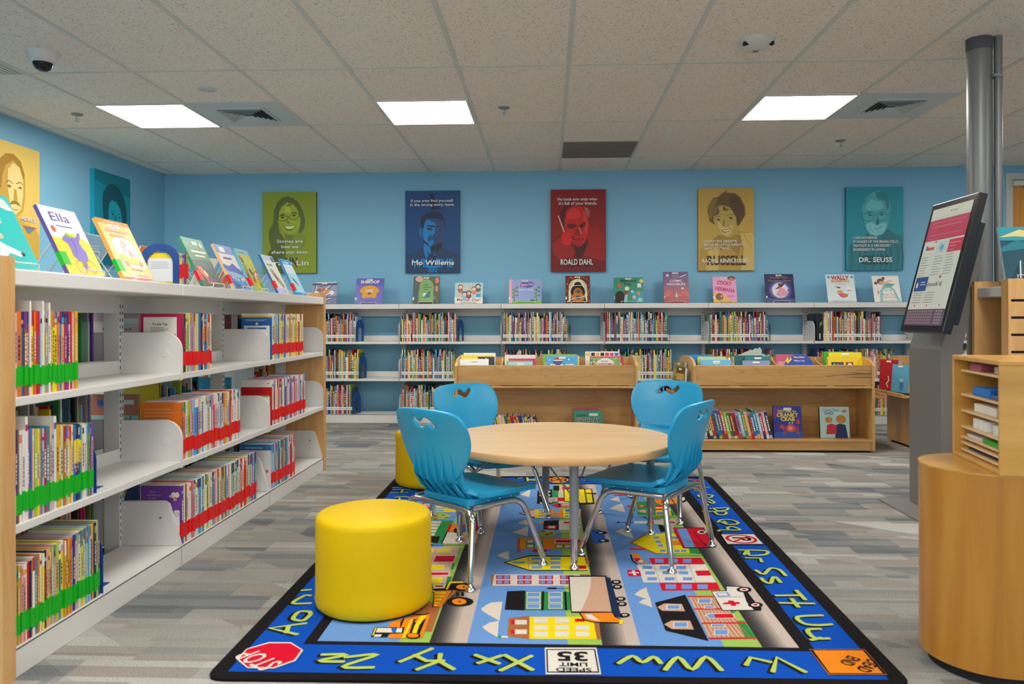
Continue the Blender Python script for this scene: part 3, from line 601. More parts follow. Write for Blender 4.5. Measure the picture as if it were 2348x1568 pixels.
def book_mesh(t, h, d, col, top=None, mid=None, tape=None, marks=True, back=None, hard=False, label_white=False):
    # spine towards -y, thickness along x centred, bottom at z 0; returns (cover MB, pages MB, tape MB)
    c = MB(); cv = .0012 if hard else .0006; e = .003 if hard else 0
    c.box(-t/2, 0, 0, -t/2 + cv, d, h, col).box(t/2 - cv, 0, 0, t/2, d, h, col).box(-t/2, -.0008, 0, t/2, cv, h, col)
    A = Art(c, (-t/2, -.0008, 0), (1, 0, 0), (0, 0, 1), step=.0002)
    if top: A.rect(PAL[top], 1, 0, h * random.uniform(.78, .86), t, h)
    if mid: A.rect(PAL[mid], 1, 0, h * .5, t, h * .8)
    if marks and t > .005:
        mc = random.choice(['f4f1ea', '2b2a2e', 'e9d9a0', 'b8323a', '33589a'])
        z = h * random.uniform(.36, .45); z1 = h * random.uniform(.7, .78)
        while z < z1:
            l = random.uniform(.004, .012); A.rect(mc, 2, t * .3, z, t * .7, min(z + l, z1)); z += l + random.uniform(.0015, .004)
        if random.random() < .5: A.rect(random.choice(list(PAL.values())), 2, t * .1, h * .86, t * .9, h * random.uniform(.9, .96))
    if back: back(c, -t/2, d, h)
    pg = MB().box(-t/2 + cv, cv, e, t/2 - cv, d - .001 - e, h - .001 - e, 'efe9dc')
    tp = None
    if tape: dz = random.uniform(-.004, .006); tp = MB().box(-t/2 - .0003, -.0016 - random.uniform(0, .0008), .024 + dz, t/2 + .0003, .028, .077 + dz, tape)
    return c, pg, tp
def place_book(M4, mesh, label, group, name='picture_book', cat='book', tapename='spine_tape', cover='gloss'):
    c, pg, tp = mesh; o = c.build(name, M[cover]); o.matrix_world = M4; tag(o, label, cat, group)
    pg.build('pages', M['matte'], o)
    if tp: tp.build(tapename, M['gloss'], o)
    return o
def backart(kind):
    def f(c, x, d, h):
        # back cover facing -x (towards the camera); u = +y (outwards is -y) so mirror
        A = Art(c, (x, d, 0), (0, -1, 0), (0, 0, 1), step=.0003)
        W, H = d, h
        if kind == 'pinkframe':
            A.rect('e9e3d8', 1, .012, .012, W - .02, H - .012); A.line('b9b3a6', 2, .0008, .018, .15, W-.026, .15, W-.026, H-.018, .018, H-.018, .018, .15); A.text('To the Top', W/2 - .004, H - .043, .009, '3a3433', 3, bold=.02); A.scrib('8f8880', 3, .04, .16, W - .045, .178, 3, .35)
            A.ell('c9305a', 3, W - .03, .145, .007, .003)
        elif kind == 'orange':
            A.scrib('dfa06a', 2, .012, .14, W - .012, .205, 5, .3); A.rect('eadfca', 2, .012, .02, W - .012, .125)
        elif kind == 'purple':
            for i, s in enumerate(('This is', 'to be a part or a', 'be a part')): A.text(s, .045 if i != 1 else .052, H - .026 - i * .012, .0055, 'd9cfe0', 2)
            A.ell('e4dcd0', 2, W - .03, H - .035, .009, .011); A.ell('e4dcd0', 2, W - .016, H - .035, .009, .011); A.ell('dba35a', 3, W - .024, H - .052, .007, .006); A.line('e4dcd0', 2, .004, W - .045, H - .038, W - .038, H - .045)
            A.poly('e8e4e0', 2, rrect(W - .028, .04, W - .006, .13, .006)); A.ell('4f7cae', 3, W - .016, .115, .009); A.ell('e8e4e0', 4, W - .016, .115, .0075); A.text('3', W - .016, .11, .009, '4f7cae', 5)
        elif kind == 'bluewhite':
            A.rect('e8e4da', 1, 0, H - .012, W, H); A.rect('e7c33a', 1, 0, H - .02, W, H - .012); A.rect('1f66b0', 1, 0, 0, W, H - .02); A.scrib('c9d8ea', 2, .02, H - .038, W - .02, H - .028, 2, .4); A.ell('e8eef4', 2, W/2, H - .052, .007); A.rect('ecebe6', 2, .012, .05, W - .012, H - .062); A.rect('1f66b0', 3, .03, H - .08, W - .03, H - .072); A.scrib('9a9a98', 3, .03, .1, W - .03, .13, 4, .3)
        elif kind == 'redwhite':
            A.rect('e6e2da', 1, 0, H - .035, W, H); A.rect('c7101c', 1, 0, 0, W, H - .035); A.scrib('9c0d16', 2, .015, H - .065, W - .015, H - .045, 3, .35); A.rect('8fb13a', 2, .012, H - .085, W - .012, H - .077); A.rect('ebe8df', 2, .012, .05, W - .012, H - .085); A.ell('b8323a', 3, W - .02, H - .016, .004); A.scrib('8f8c86', 3, .05, H - .115, W - .02, H - .095, 3, .3)
        elif kind == 'bluegrey':
            A.rect('2c6fa8', 1, 0, H - .03, W, H); A.rect('dedad4', 1, 0, 0, W, H - .03); A.text('3', .012, H - .02, .009, 'cfe0ee', 2); A.ell('c2543c', 2, W - .02, H - .014, .004); A.scrib('b9cfe2', 2, .03, H - .02, W - .03, H - .012, 1, .6); A.text('3rd', W/2 - .01, H - .055, .006, '55514f', 2); A.scrib('a5a19c', 2, .03, H - .095, W - .04, H - .068, 4, .3); A.ell('d06a50', 2, W - .02, .09, .007, .009)
    return f
R0 = Matrix.Rotation(pi/2, 4, 'Z')
def row(seq, y0, y1, zs, hfun, tape, rowname, bay, back=None, first=None):
    toks = seq.split(); n = len(toks); ws = [random.uniform(.8, 1.25) for _ in toks]
    toks = [re.match(r'([a-z]+)(\^?)(?:\*([\d.]+))?(?::([a-z]*))?(?::([a-z]*))?', q).groups() for q in toks]
    ws = [w_ * float(q[2] or 1) for w_, q in zip(ws, toks)]
    k = (y1 - y0) / sum(ws); y = y0
    for i, tk in enumerate(toks):
        tall = 1.13 if tk[1] else 1; col = AB[tk[0]]; top = AB.get(tk[3]); mid = AB.get(tk[4])
        t = ws[i] * k; h = hfun(i / max(1, n - 1)) * random.uniform(.985, 1.015) * tall; d = .158 * random.uniform(.97, 1.03)
        m = book_mesh(t - .0004, h, d, PAL[col], top, mid, TAPE[tape], back=backart(back) if back and i == 0 else None)
        lb = '%s%s book with %s tape, %s from left in the %s row, %s bay' % ('' if ' ' in col else 'thin ', col, {'g': 'green', 'r': 'red'}[tape], ordn(i + 1), rowname, bay)
        place_book(Matrix.Translation((-1.404 + random.uniform(-.003, .002), y + t/2, zs)) @ R0, m, lb, '%s-taped readers on the %s shelf, %s bay' % ({'g': 'green', 'r': 'red'}[tape], rowname, bay), 'reader_book')
        y += t
c = lambda v: (lambda u: v)
row('pu pi o*1.6 b:n br:pu ma:n w^ y:r o r*1.7:r lb w^ y:w gr w^ pe y:o y:b sa te:n pe:n ma:n pu:n w:r r pi go*1.5', 1.965, 2.242, .7355, c(.227), 'g', 'top', 'nearest', back='orange')
row('cr n br w*1.6 w w^ ro b:b pi li y ro te mi ma te pe lb w^ go*1.3 go pg o:r lb:b y:o go:r cr b:te:y n:n:y n:n:y n:n:y te:te:y cr w lb ol:b n la:pu', 1.962, 2.322, .4005, lambda u: .25 - .03 * u, 'g', 'middle', 'nearest')
row('n pe ol:g go pi sa:w w r n go w:r te o cr y:w k*1.4 pe pe go mi ro:g li*1.4 b:w y*1.5:w go:w br:r go o la n:n ll:sl cr:sl pg:sl y:sl pg:sl mi:sl mi:sl sk*1.4:sl lb:sl k:y go n li*1.3 pu', 1.962, 2.356, .0785, lambda u: .205 + .03 * u, 'g', 'bottom', 'nearest')
row('ma:ma k*1.3 cr li:y mi:y ro:mr la ro:mr y*1.2 pg b*1.6 k*1.4 cr b*2.4::o mi pe*1.4:r cr', 2.9, 3.155, .7355, c(.228), 'r', 'top', 'middle', back='pinkframe')
row('o sa:g w li ro lb*1.3 sk:w b*1.5:w pe cr sk:w w w:gr mi pe w:sk ro r:w pi:w cr w:n lb:w w:n o go*1.6 w lb:w r o:r w w:b pi w lb:b cr', 2.9, 3.46, .4005, c(.222), 'r', 'middle', 'middle', back='orange')
row('pu cr mr cr w r:r ro mi:n w mi:n sk:n mi te:b w w:n li*1.4 cr w sk:n ro pi w ol:r cr te:k sa:r y te lb:w ro w mi:k mi:n w pg:n mi:n w pi r:r w y:w r:w cr pe mi:n mi:n pu*1.6 la te:n', 2.893, 3.645, .0785, c(.223), 'r', 'bottom', 'middle', back='purple')
row('w y:w lb lb b:b y w y:r lb b*1.3:b w lb w go y:w w cr y pi y:w r:w w y:r cr w', 3.865, 4.372, .7355, c(.232), 'r', 'top', 'far', back='bluewhite')
row('w r:la la:b w pi:r sa w:n ro:r ro w w:r b:w pe:w la w ro b:w pi w w:b ro w sa:w w la pi b:w w w r:la w:b', 3.865, 4.395, .4005, c(.226), 'r', 'middle', 'far', back='redwhite')
row('lb*1.4:b lb:b ma:w lb te:n pi b g:li w:b pu:n w:b ol ro:r te:sl te ll ll w w:b r:w r:r w sa:r r', 3.85, 4.22, .0785, c(.225), 'r', 'bottom', 'far', back='bluegrey')
# books turned cover-out, standing behind the spine rows of the middle bay
def cover_book(loc, rz, lean, w, h, t, face, art, label, group=None, backcol=None, spine=None, name='picture_book', tape=None, cat='book', white_tag=True):
    # cover faces local -y, bottom edge on z 0, leaning back by lean
    m = MB().box(-w/2, 0, 0, w/2, .0015, h, face).box(-w/2, t - .0015, 0, w/2, t, h, backcol or face).box(-w/2 - .0006, 0, 0, -w/2 + .001, t, h, spine or face)
    A = Art(m, (-w/2, 0, 0), (1, 0, 0), (0, 0, 1), step=.0004)
    if art: art(A, w, h)
    mt = Matrix.Translation(loc) @ Matrix.Rotation(rz, 4, 'Z') @ Matrix.Rotation(-lean, 4, 'X')
    o = m.build(name, M['gloss']); o.matrix_world = mt; tag(o, label, cat, group)
    MB().box(-w/2 + .001, .0015, .003, w/2 - .003, t - .0015, h - .003, 'efe9dc').build('pages', M['matte'], o)
    if tape: MB().box(-w/2 - .0012, -.0012, .03, -w/2 + .032, t + .0006, .075, tape).build('spine_tape', M['gloss'], o)
    if white_tag:
        tg = MB().box(-w/2 - .0012, -.001, .035, -w/2 + .012, t * .6, .06, 'f1efe9'); tg.build('spine_label', M['gloss'], o) if not tape else None
    return o
def stand(loc, rz, w, lean, t, label):
    # white wire easel: floor loops, front lip, back prop
    e = thing('book_easel', label, 'book stand', loc, rz, 'white wire book stands')
    r = .0022; a = w * .28; s = MB(); L = .15
    top = (L * sin(lean), L * cos(lean))
    P = [(-a, -.022, .016), (-a, -.022, r), (-a, t + .004, r), (-a, t + .004 + top[0], r + top[1]), (a, t + .004 + top[0], r + top[1]), (a, t + .004, r), (a, -.022, r), (a, -.022, .016)]
    s.tube(fillet(P, .012, 4), r, 6); s.tube([(-a, -.022, .016), (-a, -.014, .018), (a, -.014, .018), (a, -.022, .016)], r, 6)
    s.build('front_frame', M['white'], e)
    b = MB(); ym = t + .004 + top[0] * .9; P = [(-a * .75, ym, r + top[1] * .9), (-a * .75, ym + .085, r), (a * .75, ym + .085, r), (a * .75, ym, r + top[1] * .9)]; b.tube(fillet(P, .012, 4), r, 6); b.build('back_prop', M['white'], e)
# ------------------------------------------------------------------ packed rows on the wall shelves (several hundred books: one object)
pal = [PAL[k] for k in ('white', 'white', 'cream', 'red', 'orange', 'yellow', 'gold', 'blue', 'navy', 'teal', 'green', 'black', 'pink', 'grey', 'lime', 'magenta', 'light blue', 'brown', 'slate', 'mint', 'purple', 'sky blue')] + ['b8442e', '3a3f45', '5a6a3a', 'c8bfa8', '2b4a5a']
sb = MB()
def packed(x0, x1, zs, hmax=.262, hmin=.185, along='x', front=6.925, labels=True, dens=1):
    x = x0; st = len(sb.v)
    while x < x1:
        t = random.choice([.006, .007, .008, .009, .01, .012, .014]) * dens; h = random.uniform(hmin, hmax) if random.random() < .8 else hmax
        if x + t > x1: break
        col = random.choice(pal); d = random.uniform(.17, .21); y = front + random.uniform(0, .008)
        lean = 0
        sb.box(x, y, zs, x + t - .0006, y + d, zs + h, col)
        A = Art(sb, (x, y, zs), (1, 0, 0), (0, 0, 1), step=.0004); w = t - .0006
        if random.random() < .35: A.rect(random.choice(pal), 1, 0, h * random.uniform(.7, .9), w, h)
        mc = random.choice(['f4f1ea', '26262a', 'e9d36a', 'c4353a']); z = h * .36
        while z < h * .85:
            l = random.uniform(.004, .016); A.rect(mc, 2, w * .25, z, w * .75, z + l); z += l + random.uniform(.003, .012)
        if labels and random.random() < .93: A.rect('f1efe8', 3, 0, .034, w, .062); A.rect('3a3a3c', 4, w * .2, .045, w * .8, .049)
        x += t
    return st
X = lambda k: -3.19 + UW * k
for k, rows in enumerate([((.05, .9), (.05, .8), (.05, .86)), ((.05, .56 - .03), (.05, .56), (.05, .5)), ((.012, .52), (.012, .5), (.012, .6)), ((.012, .6), (.03, .62), (.012, .55)), ((.012, .57), (.012, .6), (.012, .62)), ((.02, .53), (.02, .58), (.02, .6)), ((.085, .6), (.03, .72), (.02, .75)), ((.25, .9), (.2, .88), (.2, .85))]):
    for (a, c_), zs in zip(rows, (.7355, .4005, .0785)): packed(X(k) + a, X(k) + c_, zs)
def packed_left(x0, x1, zs, Xf, sg=1, **kw):
    st = packed(x0, x1, zs, front=0, **kw)
    # turn: x -> world Y, y -> depth; sg=1 spines face +X
    for i in range(st, len(sb.v)):
        x, y, z = sb.v[i]; sb.v[i] = (Xf - y, x, z) if sg > 0 else (Xf + y, x, z)
for k in range(4):
    for zs in (.7355, .4005, .0785): packed_left(3.19 + UW * k + .03, 3.19 + UW * k + (.62, .45, .7)[(k + int(zs * 10)) % 3], zs, -3.36)
nfl = len(sb.f)
# rear side of the left run: mirror so the faces stay outward
for k in range(3):
    for j, zs in enumerate((.7355, .4005, .0785)):
        st = packed(L0 + UW * k + .04, L0 + UW * k + (.3, .62, .5)[(j + k) % 3], zs, front=0)
        for i in range(st, len(sb.v)):
            x, y, z = sb.v[i]; sb.v[i] = (-1.92 + y, L0 * 2 + UW * (2 * k + 1) - x, z)
o = sb.build('shelved_books', M['gloss']); tag(o, 'hundreds of packed spine-out picture books filling the white wall bookshelves', 'books', kind='stuff')
# bookends and the black case
def bookend(loc, rz, col, label, h=.2):
    w = .12; pts = [(-w/2, 0)] + [(-w/2, h * .6)] + [(-w/2 * cos(radians(a)), h * .6 + h * .4 * sin(radians(a))) for a in range(15, 180, 15)] + [(w/2, h * .6), (w/2, 0)]
    # plate in local x-z with arch cutout, built as outer band
    ins = [(-w*.2, 0), (-w*.2, h*.45)] + [(-w*.2 * cos(radians(a)), h * .45 + h * .18 * sin(radians(a))) for a in range(30, 180, 30)] + [(w*.2, h*.45), (w*.2, 0)]
    s = MB(); n = len(pts); vs = [Vector(p) for p in pts + ins[::-1]]
    s.prism([tuple(v) for v in vs], 'y', 0, .0015, 'ffffff')
    s.box(-w * .2, 0, 0, w * .2, .1, .0012)
    o = s.build('bookend', M[col]); o.matrix_world = Matrix.Translation(loc) @ Matrix.Rotation(rz, 4, 'Z'); return tag(o, label, 'bookend', group='metal bookends')
for (x, z, lb) in [(X(1) + .56, .737, 'dark blue arched metal bookend, top shelf of the half-empty bay beside the left bookshelf'), (X(1) + .585, .402, 'dark blue arched metal bookend, middle shelf of the half-empty bay beside the left bookshelf'), (X(1) + .53, .08, 'dark blue arched metal bookend, lowest shelf of the half-empty bay beside the left bookshelf'), (X(2) + .555, .737, 'dark blue arched metal bookend, top shelf under the dark blue poster')]:
    bookend((x, 6.935, z), radians(68), 'navy', lb)
for (x, z, lb) in [(X(3) + .615, .737, 'flat black metal bookend, top shelf behind the left book bin'), (X(4) + .585, .737, 'flat black metal bookend, top shelf under the red poster'), (X(5) + .545, .737, 'flat black metal bookend, top shelf under the gold poster'), (X(4) + .615, .402, 'flat black metal bookend, middle shelf right of the left book bin')]:
    bookend((x, 6.93, z), radians(80), 'black', lb, .15)
t = thing('file_case', 'black upright file case at the left end of the top wall shelf near the kiosk', 'case', (X(6) + .048, 6.9, .737))
MB().box(-.03, 0, 0, .03, .2, .24).build('body', M['black'], t, bevel=.004)
s = MB(); A = Art(s, (-.03, -.0008, 0), (1, 0, 0), (0, 0, 1), step=.0004); A.poly('4e9a3c', 1, .03, .12, .05, .15, .048, .175, .028, .15); A.rect('c8c8c4', 1, .024, .015, .036, .065); s.build('label', M['matte'], t)
bookend((-1.46, 2.332, .402), 0, 'navy', 'blue metal bookend after the nearest middle-row books', .17)
t = bookend((-1.46, 2.366, .0785), 0, 'navy', 'blue metal bookend after the nearest bottom-row books')
# ------------------------------------------------------------------ cover-out books along the wall shelf top
LEAN = radians(17)
def tagl(A, w, h): A.rect('efece2', 8, w/2 - .028, h - .022, w/2 + .022, h - .008); A.rect('6a6a68', 9, w/2 - .02, h - .017, w/2 + .014, h - .013)
def cv_caps(A, w, h):
    A.rect('8c93b4', 1, 0, 0, w, h); A.rect('5d6691', 2, 0, 0, w, h*.35)
    for i in range(14): A.line('e8e6ea' if i % 2 else '2a2d45', 3, .006, random.uniform(0, w*.9), random.uniform(0, h), random.uniform(0, w), random.uniform(h*.2, h))
    for x, y, c_ in ((.3,.62,'8a4a2a'),(.45,.66,'b06a3c'),(.62,.58,'e08a4a'),(.2,.5,'f0efe8'),(.8,.52,'f0efe8'),(.5,.45,'d9802e')): A.ell(c_, 4, w*x, h*y, .022, .02); A.ell('26233a', 5, w*x, h*y+.004, .003)
    A.rect('23263c', 3, 0, h*.86, w, h*.93); tagl(A, w, h)
def cv_dog(A, w, h):
    A.rect('6f6cc0', 1, 0, 0, w, h); A.rect('5a58b4', 2, 0, h*.72, w, h); A.text('SHMOOF', w/2, h*.8, .028, 'f2f0ea', 3, w*.68, .03)
    A.poly('e3a024', 4, [(w*a, h*b) for a, b in ((.18,.42),(.14,.5),(.2,.6),(.3,.68),(.5,.73),(.7,.68),(.8,.6),(.86,.5),(.82,.42),(.76,.44),(.76,.26),(.7,.21),(.55,.24),(.45,.24),(.3,.21),(.24,.26),(.24,.44))])
    for x in (.44, .56): A.ell('f4f2ec', 5, w*x, h*.5, .014); A.ell('1c1c1c', 6, w*x, h*.5, .006)
    A.ell('8a4a22', 6, w*.5, h*.41, .018, .012); A.line('7a4a1a', 6, .002, w*.47, h*.345, w*.5, h*.34, w*.53, h*.35); A.scrib('2a2852', 3, w*.34, h*.1, w*.68, h*.13, 1, .6); tagl(A, w, h)
def cv_tree(A, w, h):
    A.rect('5a5f4a', 1, 0, 0, w, h)
    for i in range(26): A.ell(random.choice(['3f4638','6c6a58','7a5a4a','4a6a5a','8a8470']), 2, random.uniform(.01, w-.01), random.uniform(.01, h-.01), random.uniform(.006,.014))
    A.poly('7fb06a', 3, [(w*.22,h*.05)]+[(w*(.5-.28*cos(radians(a))), h*(.6+.3*sin(radians(a)))) for a in range(0,181,20)]+[(w*.78,h*.05)])
    A.ell('e6c0b4', 4, w*.22, h*.9, .036, .028)
    for i in range(5): A.line('c46a5a', 5, .003, w*(.12+i*.05), h*.82, w*(.14+i*.05), h*.97)
    A.ell('d98a6a', 4, w*.9, h*.85, .018, .03); A.rect('4f6a92', 4, w*.05, h*.55, w*.16, h*.75); A.rect('3f5a8a', 4, w*.06, h*.2, w*.17, h*.42); A.ell('d98a6a', 4, w*.9, h*.55, .014, .03)
    for i, s in enumerate(('otto', 'the story', 'tree')): A.text(s, w*.5 + (0, .012, -.006)[i], h*(.66-.085*i), .015, '26402e', 5, None, .02)
    A.poly('e9e7df', 5, w*.36,h*.35,w*.6,h*.42,w*.52,h*.28,w*.4,h*.26); A.poly('4a7a72', 5, w*.55,h*.42,w*.66,h*.48,w*.66,h*.22,w*.4,h*.2); A.rect('2c2620', 4, w*.1, h*.0, w*.9, h*.03); tagl(A, w, h)
def cv_matzah(A, w, h):
    A.rect('a9d2d8', 1, 0, 0, w, h); A.rect('ece8df', 2, 0, 0, w, h*.27); A.text('Matzah Day!', w/2, h*.12, .024, '8a1c24', 3, w*.84, .02); A.scrib('8a8680', 3, w*.2, h*.05, w*.8, h*.08, 1)
    for x, y, hc, fc, bc in ((.19,.8,'b5562a','efd9c4','b5562a'),(.34,.46,'1c1a1c','efd9c4','8fb2d0'),(.5,.5,'7a1c22','e8c9a8','7a1c22'),(.68,.7,'b5562a','efd9c4','d8784a'),(.83,.82,'1c1a1c','efd9c4','3f5a2c')):
        A.ell(bc, 3, w*x, h*y-.03, .024, .026); A.ell(hc, 4, w*x, h*y+.004, .024, .022); A.ell(fc, 5, w*x, h*y-.004, .016, .016); A.ell('4a2a1a', 6, w*x, h*y-.008, .005, .003)
    A.rect('3a8fc0', 5, w*.76, h*.3, w*.92, h*.46); A.ell('e3b98a', 4, w*.16, h*.4, .02, .02); A.ell('e3c49a', 4, w*.45, h*.72, .014, .02); tagl(A, w, h)
def cv_nature(A, w, h):
    A.rect('94a6dd', 1, 0, 0, w, h); A.rect('f0a9b4', 2, 0, 0, w*.09, h)
    A.poly('7fc04a', 2, w*.09, 0, w, 0, w, h*.12, w*.6, h*.09, w*.3, h*.13, w*.09, h*.08)
    for x, lx in ((.17, .1), (.85, -.1)):
        A.line('5a3a3a', 3, .006, w*x, h*.08, w*(x-.02), h*.4, w*(x+.01), h*.6)
        for i in range(6): A.ell('4f8f3a' if i % 2 else '6aa84a', 4, w*(x + (.07 if i % 2 else -.05)), h*(.25+.08*i), .013, .01)
    A.poly('2f55b0', 4, [(w*a, h*b) for a, b in ((.3,.72),(.33,.84),(.45,.88),(.55,.86),(.66,.9),(.75,.84),(.74,.7),(.6,.64),(.45,.66))]); A.text('Peppa Pig', w*.52, h*.72, .028, 'f3a6bc', 6, w*.42, .03, sp=.95); A.text('Nature Walk', w*.52, h*.52, .022, 'eef0f4', 6, w*.48)
    A.ell('3a6b2e', 3, w*.72, h*.12, .02, .01); tagl(A, w, h)
def cv_cave(A, w, h):
    A.rect('6a2a22', 1, 0, 0, w, h)
    for i in range(60): A.ell(random.choice(['b8442c','3a1c1a','d98a3a','8a3a2a']), 2, random.choice([random.uniform(.004, w*.14), random.uniform(w*.86, w-.004)]) if i % 2 else random.uniform(.004, w-.004), random.uniform(.004, h-.004) if i % 2 else random.uniform(h*.86, h-.004), .005, .006, 6)
    A.poly('e6dcb8', 3, [(w*.12,h*.04)]+[(w*(.5-.38*cos(radians(a))), h*(.55+.33*sin(radians(a)))) for a in range(0,181,20)]+[(w*.88,h*.04)])
    A.ell('1c1818', 4, w*.5, h*.66, .034, .03); A.ell('1c1818', 4, w*.5, h*.4, .066, .075); A.poly('1c1818', 4, w*.18, h*.05, w*.25, h*.35, w*.75, h*.35, w*.84, h*.05)
    A.ell('b8682c', 5, w*.5, h*.38, .04, .045); A.ell('c47a3a', 5, w*.5, h*.2, .06, .05); A.ell('3a5a4a', 6, w*.52, h*.42, .018, .02); A.ell('3a5a4a', 6, w*.5, h*.2, .024, .018)
    A.line('ece6da', 7, .006, w*.05, h*.03, w*.3, h*.16, w*.7, h*.22, w*.9, h*.3); A.line('ece6da', 7, .004, w*.32, h*.62, w*.5, h*.64, w*.68, h*.64)
    A.text('THE CAVE', w*.2, h*.58, .014, '3a2a22', 6, rot=1.2); A.text('THE CAFE', w*.78, h*.62, .014, '3a2a22', 6, rot=-1.2); tagl(A, w, h)
def cv_memory(A, w, h):
    A.rect('2f8f74', 1, 0, 0, w, h); A.rect('3a9aa0', 2, w*.6, 0, w, h*.45); A.text('Memory', w*.5, h*.82, .028, '17332c', 4, w*.56, .03); A.text('Tree', w*.45, h*.69, .026, '17332c', 4, w*.26, .03)
    A.ell('14110f', 3, w*.2, h*.2, .05, .065); A.poly('14110f', 3, 0, 0, w*.3, 0, w*.36, h*.3, w*.1, h*.35); A.ell('e9dfc4', 5, w*.44, h*.56, .02, .02); A.poly('7a4a3a', 4, w*.3,h*.4,w*.42,h*.52,w*.5,h*.44,w*.38,h*.26); A.poly('9cc4d4', 4, w*.32,h*.02,w*.36,h*.3,w*.46,h*.34,w*.42,h*.02)
    A.ell('e3cf5a', 3, w*.94, h*.86, .018); A.rect('e0e6e2', 3, w*.8, h*.6, w*.93, h*.76); A.ell('c9604a', 3, w*.2, h*.68, .018, .022); A.ell('d98a3a', 3, w*.84, h*.38, .012, .02); A.ell('8fd0d0', 3, w*.62, h*.44, .014); A.ell('d9a8c4', 3, w*.68, h*.22, .016); A.ell('8fd0d0', 3, w*.88, h*.12, .02); tagl(A, w, h)
def cv_cosmic(A, w, h):
    for i, c_ in enumerate(('b83a48', 'b04658', 'a04f6c', '8a4f78', '744c80', '5f4a80')): A.rect(c_, 1, 0, h*i/6, w, h*(i+1)/6)
    A.poly('c25a4a', 2, 0,h*.3,w*.2,h*.42,w*.4,h*.26,w*.6,h*.26,w*.8,h*.42,w,h*.3,w,0,0,0); A.poly('a93a44', 3, 0,h*.16,w*.3,h*.28,w*.5,h*.14,w*.75,h*.28,w,h*.16,w,0,0,0)
    for i in range(8): A.ell('e8a04a', 4, random.uniform(.02, w-.02), random.uniform(h*.1, h*.25), .003)
    A.ell('d8d4dc', 3, w*.17, h*.88, .014, .012); A.line('e6e2ea', 3, .006, w*.65, h*.82, w*.92, h*.9); A.text('SEARCH', w*.5, h*.84, .012, 'd8a8b4', 4); A.text('FOR OUR', w*.48, h*.78, .009, 'd8a8b4', 4)
    A.text('COSMIC', w*.5, h*.67, .021, 'f0e4e4', 4, w*.5, .01); A.text('NEIGHBORS', w*.5, h*.56, .021, 'f0e4e4', 4, w*.72, .01); A.ell('e8b0a8', 3, w*.75, h*.46, .014, .01); A.poly('a8d8dc', 4, w*.45,h*.18,w*.5,h*.36,w*.55,h*.18); tagl(A, w, h)
def cv_sticky(A, w, h):
    A.rect('e59ac6', 1, 0, 0, w, h); A.poly('e9b23a', 2, 0,0,w,0,w*.95,h*.05,w*.7,h*.1,w*.45,h*.32,w*.15,h*.4,0,h*.36)
    A.text('STICKY', w*.5, h*.68, .034, 'c01f5a', 4, w*.62, .03, rot=-.1); A.text('HERMANA', w*.5, h*.43, .034, 'c01f5a', 4, w*.84, .03, rot=-.16)
    A.ell('6a3a22', 3, w*.26, h*.22, .034, .034); A.ell('8a5230', 4, w*.32, h*.2, .022, .026); A.ell('f0ece2', 5, w*.34, h*.24, .006); A.ell('5a3020', 3, w*.82, h*.94, .036, .02); A.ell('c4784a', 4, w*.82, h*.9, .022, .018)
    A.scrib('8a3a6a', 4, w*.6, h*.22, w*.92, h*.28, 2); A.rect('efece2', 8, w*.36, h*.9, w*.6, h*.96); A.rect('6a6a68', 9, w*.4, h*.92, w*.56, h*.94)
def cv_bear(A, w, h):
    A.rect('2b2e5c', 1, 0, 0, w, h); A.ell('4a4f94', 2, w*.5, h*.42, w*.4, h*.36, 24); A.ell('7a80bc', 3, w*.5, h*.42, w*.33, h*.3, 24); A.ell('e6e2ea', 4, w*.5, h*.42, w*.28, h*.26, 24)
    A.text('The Bear Who', w*.48, h*.84, .02, 'b8944a', 4, w*.62); A.text('Wanted to Dance', w*.5, h*.73, .02, 'b8944a', 4, w*.8)
    A.poly('7a3240', 5, w*.3,h*.44,w*.46,h*.56,w*.44,h*.66,w*.58,h*.66,w*.7,h*.7,w*.6,h*.56,w*.5,h*.5); A.poly('e3a0b4', 5, w*.5,h*.54,w*.34,h*.26,w*.5,h*.18,w*.72,h*.24,w*.76,h*.36,w*.6,h*.5); A.ell('7a2a34', 6, w*.78, h*.42, .01, .006)
    A.poly('4a5a8a', 3, 0,0,w,0,w,h*.12,w*.6,h*.14,w*.3,h*.1,0,h*.18)
    for i in range(40): A.ell('a8925a', 3, random.choice([random.uniform(.005,w*.16),random.uniform(.84*w,w-.005)]), random.uniform(h*.3,h*.95), .0015, .0015, 5)
    tagl(A, w, h)
def cv_wally(A, w, h):
    A.rect('dce8ea', 1, 0, 0, w, h); A.text('WALLY', w*.5, h*.81, .036, 'c4202a', 4, w*.64, .04); A.text('MAMMOTH', w*.5, h*.71, .022, 'e8962a', 4, w*.62, .04); A.text('The Sled Race', w*.5, h*.63, .011, '5a8ab0', 4)
    A.ell('4a9ad0', 3, w*.1, h*.9, .014, .012); A.ell('4a9ad0', 3, w*.92, h*.9, .012, .012)
    A.ell('e6a05a', 4, w*.45, h*.34, .026, .024); A.poly('d8409a', 4, w*.38,h*.3,w*.6,h*.32,w*.62,h*.2,w*.46,h*.18); A.poly('c4743a', 4, w*.56,h*.3,w*.74,h*.28,w*.68,h*.18,w*.5,h*.14); A.poly('2a2a2a', 4, w*.28,h*.56,w*.46,h*.54,w*.5,h*.5,w*.4,h*.5); A.poly('c4303a', 4, w*.68,h*.42,w*.86,h*.44,w*.78,h*.4)
    A.ell('eef2f2', 3, w*.78, h*.5, .02); A.scrib('3a4a5a', 4, w*.1, h*.035, w*.3, h*.055, 1); A.scrib('3a4a5a', 4, w*.78, h*.035, w*.94, h*.055, 1); A.rect('8a8a88', 8, w*.4, h*.955, w*.6, h*.965)
